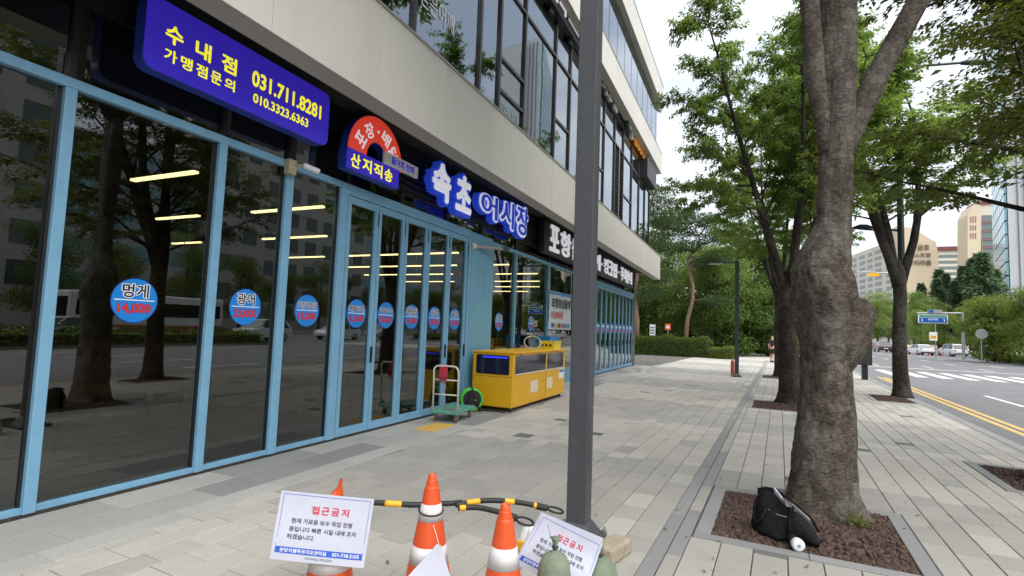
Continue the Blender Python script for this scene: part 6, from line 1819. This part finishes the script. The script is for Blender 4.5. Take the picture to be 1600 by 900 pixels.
# second gabled apartment block
Y = 280.0
pp = [XZ(1512, 560), XZ(1532, 560), XZ(1533, 324), XZ(1529, 316), XZ(1519, 321), XZ(1512, 336)]; pp[0] = (pp[0][0], 0); pp[1] = (pp[1][0], 0)
t = poly_block('apartment_block', 'cream apartment block with curved gable and dark red roof line', Y, pp, 12, M_APT)
a, b = XZ(1533, 324), XZ(1560, 318)
MB().box(a[0], b[0], Y + .5, Y + 12, 0, b[1]).build('wing', M_APTL, t)
MB().box(a[0] - 1.5, b[0], Y, Y + 12, b[1], b[1] + 1.3).build('roof', M_ROOFR, t)
for fl in range(8):
    z = XZ(1540, 336 + fl * 13)[1]; x_a, x_b = XZ(1535, 340)[0], XZ(1552, 340)[0]
    MB().box(x_a, x_b, Y + .2, Y + .6, z - 2.6, z).build('window', mat('apt_window', (.16, .19, .19), .3), t)
    MB().box(x_a, x_b, Y + .0, Y + .5, z - 3.7, z - 2.7).build('balcony', mat('apt_brown', (.20, .12, .11), .7), t)
for k, (px0, px1, py0, py1) in enumerate(((1515, 1526, 338, 348), (1515, 1526, 352, 360), (1515, 1526, 364, 373))):
    a = XZ(px0, py1); b = XZ(px1, py0)
    for j in range(3): MB().box(a[0] + (b[0] - a[0]) * j / 3 + .2, a[0] + (b[0] - a[0]) * (j + 1) / 3 - .2, Y - .1, Y, a[1], b[1]).build('wall_letter', mat('wall_letter_b', (.30, .17, .13), .8), t)
# third lower apartment between them
Y = 360.0
a, b = XZ(1466, 392), XZ(1514, 392)
t = empty('apartment_block', (a[0], Y, 0), 'lower pale apartment block with dark red roof between two taller ones', 'building')
MB().box(a[0], b[0], Y, Y + 14, 0, a[1]).build('wall', M_APTL, t); MB().box(a[0] - 1, b[0] + 1, Y - 1, Y + 15, a[1], a[1] + 2.2).build('roof', M_ROOFR, t)
for fl in range(6):
    for k in range(6):
        x_ = a[0] + (b[0] - a[0]) * (k + .5) / 6; MB().box(x_ - 1.1, x_ + 1.1, Y - .1, Y + .1, a[1] - 4 - fl * 3.2, a[1] - 2.3 - fl * 3.2).build('window', mat('apt_window', (.16, .19, .19), .3), t)
# glass tower on the right
Y = 172.0
a, b, c2 = XZ(1556, 425, Y + 34), XZ(1578, 425), XZ(1640, 425)
Ht = 108
t = empty('glass_tower', (a[0], Y, 0), 'tall blue green glass office tower with a grey stone side', 'building')
MB().hex8([(a[0], Y + 34, 0), (b[0], Y, 0), (c2[0] + 10, Y + 2, 0), (c2[0] + 10, Y + 40, 0), (a[0], Y + 34, Ht), (b[0], Y, Ht), (c2[0] + 10, Y + 2, Ht), (c2[0] + 10, Y + 40, Ht)]).build('core', M_CONC, t)
A0 = Vector((a[0], Y + 34, 0)); B0 = Vector((b[0] - .2, Y - .1, 0)); dv = B0 - A0; nv = Vector((dv.y, -dv.x, 0)).normalized() * -1
if nv.x > 0: nv = -nv
for fl in range(30):
    z0_ = 2 + fl * 3.5
    for k in range(6):
        s0, s1 = k / 6, (k + 1) / 6
        p_, q_ = A0 + dv * (s0 + .008), A0 + dv * (s1 - .008)
        MB().hex8([p_ + nv * .5 + Vector((0, 0, z0_)), q_ + nv * .5 + Vector((0, 0, z0_)), q_ + Vector((0, 0, z0_)), p_ + Vector((0, 0, z0_)), p_ + nv * .5 + Vector((0, 0, z0_ + 3.1)), q_ + nv * .5 + Vector((0, 0, z0_ + 3.1)), q_ + Vector((0, 0, z0_ + 3.1)), p_ + Vector((0, 0, z0_ + 3.1))]).build('pane', M_TEAL, t)
for fl in range(0, 30, 1):
    z0_ = 1.7 + fl * 3.5
    for k in range(5):
        x_ = b[0] + 2 + k * (c2[0] - b[0]) / 5
        MB().box(x_, x_ + .12, Y - .12, Y + .4, z0_, z0_ + 3.4).build('stone_joint', mat('joint_grey', (.22, .23, .24), .7), t)
# hill far away at the end of the road
mb = MB()
hx = [(1300, 468), (1330, 458), (1345, 455), (1365, 462), (1400, 470), (1440, 476)]
pts_ = [DPT(px, py, 900) for px, py in hx]
for p_, q_ in zip(pts_[:-1], pts_[1:]):
    mb.hex8([(p_.x, 900, -1), (q_.x, 900, -1), (q_.x, 1100, -1), (p_.x, 1100, -1), (p_.x, 930, p_.z), (q_.x, 930, q_.z), (q_.x, 1060, q_.z), (p_.x, 1060, p_.z)])
S(mb.build('hill', M_HILL_HAZE))
# offices across the road, seen mirrored in the shop glass
def office(name, label, x, y0, y1, H, m, cols, floors, fh, wm, ww=.30, hh=.55):
    t = empty(name, (x, (y0 + y1) / 2, 0), label, 'building')
    MB().box(x, x + 14, y0, y1, 0, H).build('wall', m, t)
    for f in range(floors):
        for k in range(cols):
            yc = y0 + (y1 - y0) * (k + .5) / cols; w2 = (y1 - y0) / cols * ww; z = 4 + f * fh
            mb = MB().box(x - .05, x + .3, yc - w2, yc + w2, z, z + fh * hh); o = mb.build('window', wm, t)
    return t
office('office_block', 'pale stone office with square windows across the road, mirrored in the panes', 52, 45, 74, 34, M_STONEB, 8, 8, 3.8, M_GLASSF)
office('office_block', 'white banded office across the road mirrored in the first panes', 54, 30, 43.5, 21, M_CONC, 4, 5, 3.6, M_TEAL, .46, .5)
office('office_block', 'brownish stone office block further back across the road', 52, 4, 28, 30, M_STONEB, 6, 7, 3.8, M_GLASSF, .28, .6)
office('office_block', 'grey office block across the road level with the camera', 52, -30, 2, 26, M_CONC, 7, 6, 3.8, M_GLASSF, .3, .55)
office('office_block', 'grey office block beyond the pale stone office', 56, 78, 118, 28, M_CONC, 9, 6, 3.8, M_TEAL, .4, .55)

# ------------------------------------------------------------------ vehicles
def car(name, label, loc, heading, color, kind='suv', group=None):
    L, Hh = (4.55, 1.68) if kind == 'suv' else (4.65, 1.45)
    W2 = .92
    belt = .98 if kind == 'suv' else .90
    t = empty(name, loc, label, 'car', group, rz=heading)
    pm_ = mat('car_paint_' + color[0], color[1], .28, spec=.6, coat=.5)
    gl = mat('car_glass', (.012, .014, .016), .06, spec=.7)
    if kind == 'suv':
        prof = [(-2.24, .42), (-2.27, .62), (-2.22, .95), (-1.9, 1.02), (.85, 1.0), (1.6, .93), (2.12, .80), (2.27, .62), (2.25, .38), (1.9, .30), (-1.95, .30)]
        cab = [(-2.08, belt), (-1.80, 1.55), (-1.45, 1.66), (.05, 1.66), (.40, 1.58), (1.08, belt)]
    else:
        prof = [(-2.28, .42), (-2.32, .62), (-2.28, .90), (-1.75, .95), (.75, .92), (1.6, .84), (2.15, .70), (2.30, .55), (2.28, .36), (1.9, .28), (-1.95, .28)]
        cab = [(-1.95, belt), (-1.25, 1.36), (-.85, 1.44), (.05, 1.44), (.40, 1.37), (1.20, belt)]
    def loft(poly, hw, name, m, bev):
        mb = MB(); n = len(poly)
        secs = [(-1, .0), (-.9, .04), (.9, .04), (1, 0)]
        mb.v = [(p[0] * (.985 if s in (-1, 1) else 1), s * hw, p[1]) for s in (-1.0, -.86, .86, 1.0) for p in poly]
        for k in range(3):
            for i in range(n):
                j = (i + 1) % n; mb.f.append((k * n + i, k * n + j, (k + 1) * n + j, (k + 1) * n + i)); mb.mi.append(0)
        mb.f.append(tuple(range(n - 1, -1, -1))); mb.mi.append(0); mb.f.append(tuple(3 * n + i for i in range(n))); mb.mi.append(0)
        return mb.build(name, m, t, bevel=bev, world=False, seg=3)
    loft(prof, W2, 'body', pm_, .05)
    # glasshouse tapers towards the roof
    mb = MB(); n = len(cab)
    top = max(p[1] for p in cab)
    for s in (-1, 1):
        for p in cab:
            k = (p[1] - belt) / (top - belt); mb.v.append((p[0], s * (W2 - .05 - .20 * k), p[1]))
    for i in range(n - 1): mb.f.append((i, i + 1, n + i + 1, n + i)); mb.mi.append(0)
    mb.f.append(tuple(range(n - 1, -1, -1))); mb.f.append(tuple(n + i for i in range(n))); mb.mi += [0, 0]
    mb.build('windows', gl, t, world=False)
    # roof skin and pillars
    mb = MB()
    for i in range(1, n - 2):
        a, b = cab[i], cab[i + 1]
        ka, kb = (a[1] - belt) / (top - belt), (b[1] - belt) / (top - belt)
        wa, wb = W2 - .04 - .20 * ka, W2 - .04 - .20 * kb
        mb.hex8([(a[0], -wa, a[1] - .03), (b[0], -wb, b[1] - .03), (b[0], wb, b[1] - .03), (a[0], wa, a[1] - .03), (a[0], -wa, a[1] + .02), (b[0], -wb, b[1] + .02), (b[0], wb, b[1] + .02), (a[0], wa, a[1] + .02)])
    mb.build('roof', pm_, t, world=False)
    for s in (-1, 1):
        for (xb, xt, w_) in ((cab[0][0] + .05, cab[1][0] + .1, .16), (-.55, -.60, .09), (cab[-1][0] - .1, cab[-2][0] - .05, .08)):
            zt_ = cab[1][1] - .02
            yb, yt = s * (W2 - .045), s * (W2 - .24 + .012)
            MB().hex8([(xb - w_ / 2, yb - .02, belt - .02), (xb + w_ / 2, yb - .02, belt - .02), (xb + w_ / 2, yb + .02, belt - .02), (xb - w_ / 2, yb + .02, belt - .02), (xt - w_ / 2, yt - .02, zt_), (xt + w_ / 2, yt - .02, zt_), (xt + w_ / 2, yt + .02, zt_), (xt - w_ / 2, yt + .02, zt_)]).build('pillar', pm_, t, world=False)
        for x_ in (-1.38, 1.40):
            o = MB().lathe([(.24, -.1), (.33, -.10), (.345, -.07), (.345, .07), (.33, .10), (.24, .1)], (x_, s * (W2 - .1), .345), 24, axis='y').build('wheel', M_RUB, t, world=False)
            MB().lathe([(.0, .0), (.21, .0), (.23, .01)], (x_, s * (W2 - .1) + (.1 if s > 0 else -.11), .345), 20, axis='y').build('rim', M_GALV, o, world=False)
        MB().box(-2.29, -2.18, s * .62, s * .88, .78, .92).build('tail_light', mat('tail_red', (.35, .01, .012), .3), t, world=False, bevel=.01)
        MB().box(2.12, 2.25, s * .52, s * .84, .64, .76).build('headlight', mat('lamp_clear', (.6, .62, .65), .15), t, world=False, bevel=.01)
        MB().box(.72, .92, s * .93, s * 1.08, .98, 1.10).build('mirror', pm_, t, world=False, bevel=.02)
    MB().box(-2.33, -2.26, -.26, .26, .55, .67).build('number_plate', M_WHP, t, world=False)
    MB().box(-2.30, -2.1, -.8, .8, .34, .48).build('bumper', M_RUB, t, world=False, bevel=.02)
    return t
WHT = ('white', (.72, .73, .75)); BLK = ('black', (.012, .012, .014)); SIL = ('silver', (.40, .41, .42)); GRY = ('grey', (.10, .105, .11)); REDC = ('red', (.40, .02, .02))
def on_road(px, py): q = G(px, py, ZR); return (q.x, q.y, ZR)
HD = math.pi / 2 - DP                      # heading along the road
car('car', 'white sport utility car seen from behind, right of the traffic sign pole', on_road(1488, 557), HD + .22, WHT)
car('car', 'white car partly hidden by the median shrubs and small tree', on_road(1568, 563), HD + .25, WHT)
car('car', 'white car behind the row of red posts, under the blue road sign', on_road(1438, 554.5), HD + .2, WHT, 'sedan')
car('car', 'black car at the bend left of the forked kerb tree', on_road(1379, 550), HD + .05, BLK)
car('car', 'white car just visible left of the forked kerb tree', on_road(1396, 549), HD + .1, WHT, 'sedan')
car('car', 'dark red car waiting far down the road', on_road(1367, 546.8), HD, REDC, 'sedan')
# traffic mirrored in the shop glass
def rp(u, v): q = P(u, v); return (q.x, q.y, ZR)
car('car', 'white sedan across the median mirrored in the first pane', rp(23.0, 17.5), HD + math.pi, WHT, 'sedan')
car('car', 'white sport utility car across the median mirrored beside the bus', rp(22.6, 30.5), HD + math.pi, WHT)
car('car', 'white sport utility car mirrored in the third pane', rp(22.8, 39.5), HD + math.pi, WHT)
car('car', 'silver car across the median mirrored in the folding doors', rp(23.0, 47), HD + math.pi, SIL)
car('car', 'white car far along the opposite lanes mirrored past the pier', rp(23.1, 84), HD + math.pi, WHT)
car('car', 'grey sedan in the opposite outer lane level with the camera', rp(26.0, 6), HD + math.pi, GRY, 'sedan')
q = rp(28.6, 25.5)
t = empty('bus', q, 'white and red city bus across the median mirrored in the first panes', 'bus', rz=HD + math.pi)
MB().box(-5.5, 5.5, -1.22, 1.22, .35, 3.1).build('body', mat('bus_white', (.66, .66, .66), .35), t, world=False, bevel=.12)
for s in (-1, 1):
    MB().box(-5.2, 5.1, s * 1.225, s * 1.235, 1.55, 2.55).build('window_band', mat('car_glass', (.012, .014, .016), .06), t, world=False)
    MB().box(-5.4, 5.4, s * 1.224, s * 1.232, .45, .95).build('red_stripe', M_STKR, t, world=False)
    for x_ in (-3.4, 3.2): MB().lathe([(.28, -.12), (.48, -.12), (.48, .12), (.28, .12)], (x_, s * 1.12, .48), 22, axis='y').build('wheel', M_RUB, t, world=False)
MB().box(5.49, 5.52, -1.05, 1.05, 1.3, 2.7).build('windscreen', mat('car_glass', (.012, .014, .016), .06), t, world=False)
# red flexible posts
for i, (px, py) in enumerate(((1366, 547.5), (1373, 548), (1379, 548.5), (1386, 548.5), (1391, 549), (1422, 552.3), (1427, 551.6), (1431, 553.2), (1440, 554.3), (1451, 555.5), (1455, 553.5), (1462, 556.5), (1470, 555), (1474, 557.6), (1486, 556.2))):
    q = G(px, py, ZR); s = 1.0
    t = empty('flexible_post', (q.x, q.y, ZR), 'red flexible delineator post on the carriageway', 'delineator post', 'red posts dividing the lanes')
    MB().lathe([(.18, 0), (.18, .03), (.09, .06), (.075, .1), (.075, 1.0), (.05, 1.05)], (q.x, q.y, ZR), 12).build('tube', M_REDP, t, smooth=False)
    MB().lathe([(.078, .70), (.078, .84)], (q.x, q.y, ZR), 12).build('band', M_WHP, t)
# blue direction sign on its gantry
Yg = 75.0
def GP(px, py, y=Yg): return DPT(px, py, y)
t = empty('road_sign', (GP(1506, 560).x, Yg, ZR), 'blue road name sign hanging from a grey gantry pole', 'road sign')
a = GP(1506, 560); b = GP(1506, 488)
MB().tube([(a.x, Yg, ZR), (a.x, Yg, b.z)], [.17, .13], 12).build('pole', M_GALV, t)
c = GP(1433, 489)
MB().tube([(a.x, Yg, b.z - .1), (c.x, Yg, c.z)], [.09, .07], 10).build('arm', M_GALV, t)
p0, p1 = GP(1434, 504.5), GP(1480, 492)
MB().box(p0.x, p1.x, Yg - .22, Yg - .12, p0.z, p1.z).build('panel', M_WHP, t)
f = (p1.x - p0.x)
MB().box(p0.x + f * .03, p1.x - f * .03, Yg - .235, Yg - .221, p0.z + .06, p0.z + (p1.z - p0.z) * .62).build('blue_field', mat('road_sign_blue', (.01, .09, .42), .4), t)
MB().box(p0.x + f * .03, p1.x - f * .03, Yg - .235, Yg - .221, p0.z + (p1.z - p0.z) * .66, p1.z - .05).build('green_field', mat('road_sign_green', (.08, .28, .22), .4), t)
h_ = (p1.z - p0.z)
text('lettering', '성남대로', M_WHP, t, (p0.x + f * .33, Yg - .24, p0.z + h_ * .32), (1, 0, 0), FZ, f * .34, h_ * .24, off=.02)
text('arrow', '‹', M_WHP, t, (p0.x + f * .10, Yg - .24, p0.z + h_ * .16), (1, 0, 0), FZ, f * .05, h_ * .36, off=.03)
text('arrow', '›', M_WHP, t, (p0.x + f * .85, Yg - .24, p0.z + h_ * .16), (1, 0, 0), FZ, f * .05, h_ * .36, off=.03)
p0, p1 = GP(1449, 489), GP(1472, 484); MB().box(p0.x, p1.x, Yg - .1, Yg, p0.z, p1.z).build('small_panel', M_GALV, t); MB().box(p0.x + .1, p0.x + .55, Yg - .12, Yg - .101, p0.z + .05, p1.z - .05).build('small_field', mat('road_sign_blue', (.01, .09, .42), .4), t)
p0 = GP(1457, 505); p1 = GP(1458, 560)
t = empty('notice_sign', (p1.x, Yg - 1, ZR), 'white and red notice plate on a thin post below the blue road sign', 'road sign')
MB().tube([(p1.x, Yg - 1, ZR), (p0.x, Yg - 1, p0.z)], .05, 8).build('post', M_GALV, t)
a, b = GP(1452, 532, Yg - 1), GP(1464, 519, Yg - 1); MB().box(a.x, b.x, Yg - 1.1, Yg - 1.04, a.z, b.z).build('plate', M_WHP, t); MB().box(a.x + .1, b.x - .1, Yg - 1.11, Yg - 1.1, (a.z + b.z) / 2 - .25, (a.z + b.z) / 2 + .1).build('print', M_BARY, t)
# round sign seen from behind
p0, p1 = DPT(1533, 522, 62), DPT(1534, 556, 62)
t = empty('round_road_sign', (p1.x, 62, 0), 'grey back of a round road sign on the median', 'road sign')
MB().tube([(p1.x, 62, .05), (p1.x, 62, p0.z + .3)], .05, 8).build('post', M_GALV, t)
MB().lathe([(.45, -.02), (.46, 0), (.45, .02)], (p0.x, 61.9, p0.z), 28, axis='y').build('disc', M_GALV, t)
# traffic arm with a yellow plate across the road
Ya = 112.0
p0, p1, p2 = DPT(1338, 424, Ya), DPT(1402, 428, Ya), DPT(1402, 545, Ya)
t = empty('signal_gantry', (p2.x, Ya, ZR), 'overhead signal arm with a yellow plate beyond the forked tree', 'traffic signal')
MB().tube([(p2.x, Ya, ZR), (p1.x, Ya, p1.z + .2)], [.25, .18], 12).build('pole', M_GALV, t); MB().tube([p1, p0], [.14, .08], 10).build('arm', M_GALV, t)
a, b = DPT(1355, 432, Ya), DPT(1373, 427, Ya); MB().box(a.x, b.x, Ya - .3, Ya - .2, a.z, b.z).build('yellow_plate', M_BARY, t)
# grey kerb nose block at the tip of the median
q = P(medu(84) + 1.4, 84.3)
t = empty('median_nose', (q.x, q.y, 0), 'grey striped nose block at the tip of the median', 'barrier')
MB().prism([(q.x - 1.3, q.y), (q.x + 1.3, q.y), (q.x + 1.1, q.y + .8), (q.x - 1.1, q.y + .8)], 'z', -.1, .75).build('block', M_GRAN2, t, bevel=.08)
for k in range(2): MB().box(q.x - 1.28, q.x + 1.28, q.y - .02, q.y, .15 + k * .3, .28 + k * .3).build('stripe', M_WHP, t)
# small signs behind the hedge
for (px0, px1, py0, py1, lb_, m_) in ((1015, 1024, 507, 524, 'small white notice board on a post behind the hedge', M_WHP), (1039, 1048, 506, 515, 'orange red sign on a post behind the hedge near the pine', mat('sign_orange', (.75, .12, .03), .5))):
    a, b = DPT(px0, py1, 41.6), DPT(px1, py0, 41.6)
    t = empty('small_sign', ((a.x + b.x) / 2, 41.65, 0), lb_, 'sign')
    MB().box(a.x, b.x, 41.6, 41.63, a.z, b.z).build('plate', m_, t)
    MB().box((a.x + b.x) / 2 - .03, (a.x + b.x) / 2 + .03, 41.632, 41.68, 0, b.z - .05).build('post', M_GALV, t)
    if m_ is M_WHP:
        for k in range(3): MB().box(a.x + .06, b.x - .06, 41.597, 41.6, a.z + .15 + k * .2, a.z + .24 + k * .2).build('print_line', M_INK, t)
    else: MB().box(a.x + .08, b.x - .1, 41.597, 41.6, a.z + .1, a.z + .3).build('print_patch', M_WHP, t)

# ------------------------------------------------------------------ the passer-by
def skin_fig(name, joints, edges, m, parent):
    me = bpy.data.meshes.new(name); me.from_pydata([j[0] for j in joints], edges, []); me.update()
    o = bpy.data.objects.new(name, me); COL.objects.link(o); o.parent = parent
    sk = o.modifiers.new('skin', 'SKIN'); sk.use_smooth_shade = True
    sv_ = me.skin_vertices[0].data if me.skin_vertices else None
    if sv_ is None:
        bm_ = bmesh.new(); bm_.from_mesh(me); lay = bm_.verts.layers.skin.verify(); bm_.to_mesh(me); bm_.free(); sv_ = me.skin_vertices[0].data
    for i, j in enumerate(joints): sv_[i].radius = j[1]; sv_[i].use_root = (i == 0)
    ss = o.modifiers.new('sub', 'SUBSURF'); ss.levels = 2; ss.render_levels = 2
    me.materials.append(m)
    return o
pp_ = G(1206.5, 566, 0)
t = empty('person', (pp_.x, pp_.y, 0), 'person in black t-shirt and dark shorts walking on the path behind the trees', 'person', rz=R(-20))
J = [((0, 0, .93), (.13, .10)), ((0, 0, 1.15), (.125, .095)), ((0, .01, 1.36), (.15, .095)), ((0, .015, 1.46), (.06, .06)), ((0, .03, 1.53), (.055, .06)), ((0, .035, 1.62), (.078, .095)), ((0, .03, 1.71), (.05, .06)),
     ((-.17, .01, 1.38), (.055, .055)), ((-.21, .0, 1.12), (.042, .042)), ((-.22, .06, .90), (.034, .034)), ((-.22, .09, .80), (.035, .022)),
     ((.17, .01, 1.38), (.055, .055)), ((.21, -.02, 1.12), (.042, .042)), ((.22, .0, .90), (.034, .034)), ((.22, .02, .80), (.035, .022)),
     ((-.09, 0, .86), (.085, .09)), ((-.10, .10, .48), (.06, .062)), ((-.10, .06, .10), (.04, .042)), ((-.11, .20, .04), (.042, .03)),
     ((.09, 0, .86), (.085, .09)), ((.10, -.03, .48), (.06, .062)), ((.10, -.20, .12), (.04, .042)), ((.11, -.08, .04), (.042, .03))]
Ed = [(0, 1), (1, 2), (2, 3), (3, 4), (4, 5), (5, 6), (2, 7), (7, 8), (8, 9), (9, 10), (2, 11), (11, 12), (12, 13), (13, 14), (0, 15), (15, 16), (16, 17), (17, 18), (0, 19), (19, 20), (20, 21), (21, 22)]
skin_fig('body', J, Ed, M_SKIN, t)
JS = [((0, 0, .90), (.15, .12)), ((0, 0, 1.15), (.145, .115)), ((0, .01, 1.36), (.165, .115)), ((0, .015, 1.44), (.075, .075)), ((-.18, .01, 1.37), (.072, .072)), ((-.215, .0, 1.16), (.06, .06)), ((.18, .01, 1.37), (.072, .072)), ((.215, -.015, 1.16), (.06, .06))]
skin_fig('t_shirt', JS, [(0, 1), (1, 2), (2, 3), (2, 4), (4, 5), (2, 6), (6, 7)], M_CLOTH, t)
JP = [((0, 0, .94), (.145, .12)), ((-.09, 0, .84), (.10, .105)), ((-.10, .08, .50), (.085, .085)), ((.09, 0, .84), (.10, .105)), ((.10, -.025, .50), (.085, .085))]
skin_fig('shorts', JP, [(0, 1), (1, 2), (0, 3), (3, 4)], mat('shorts_dark', (.02, .02, .026), .8), t)
skin_fig('hair', [((0, .0, 1.66), (.085, .095)), ((0, .01, 1.735), (.06, .07))], [(0, 1)], M_HAIR, t)
for s, (yy, zz) in ((-.11, (.18, .03)), (.11, (-.10, .03))):
    MB().box(s - .05, s + .05, yy - .14, yy + .12, .0, .09).build('shoe', M_BLACK, t, world=False, bevel=.02)
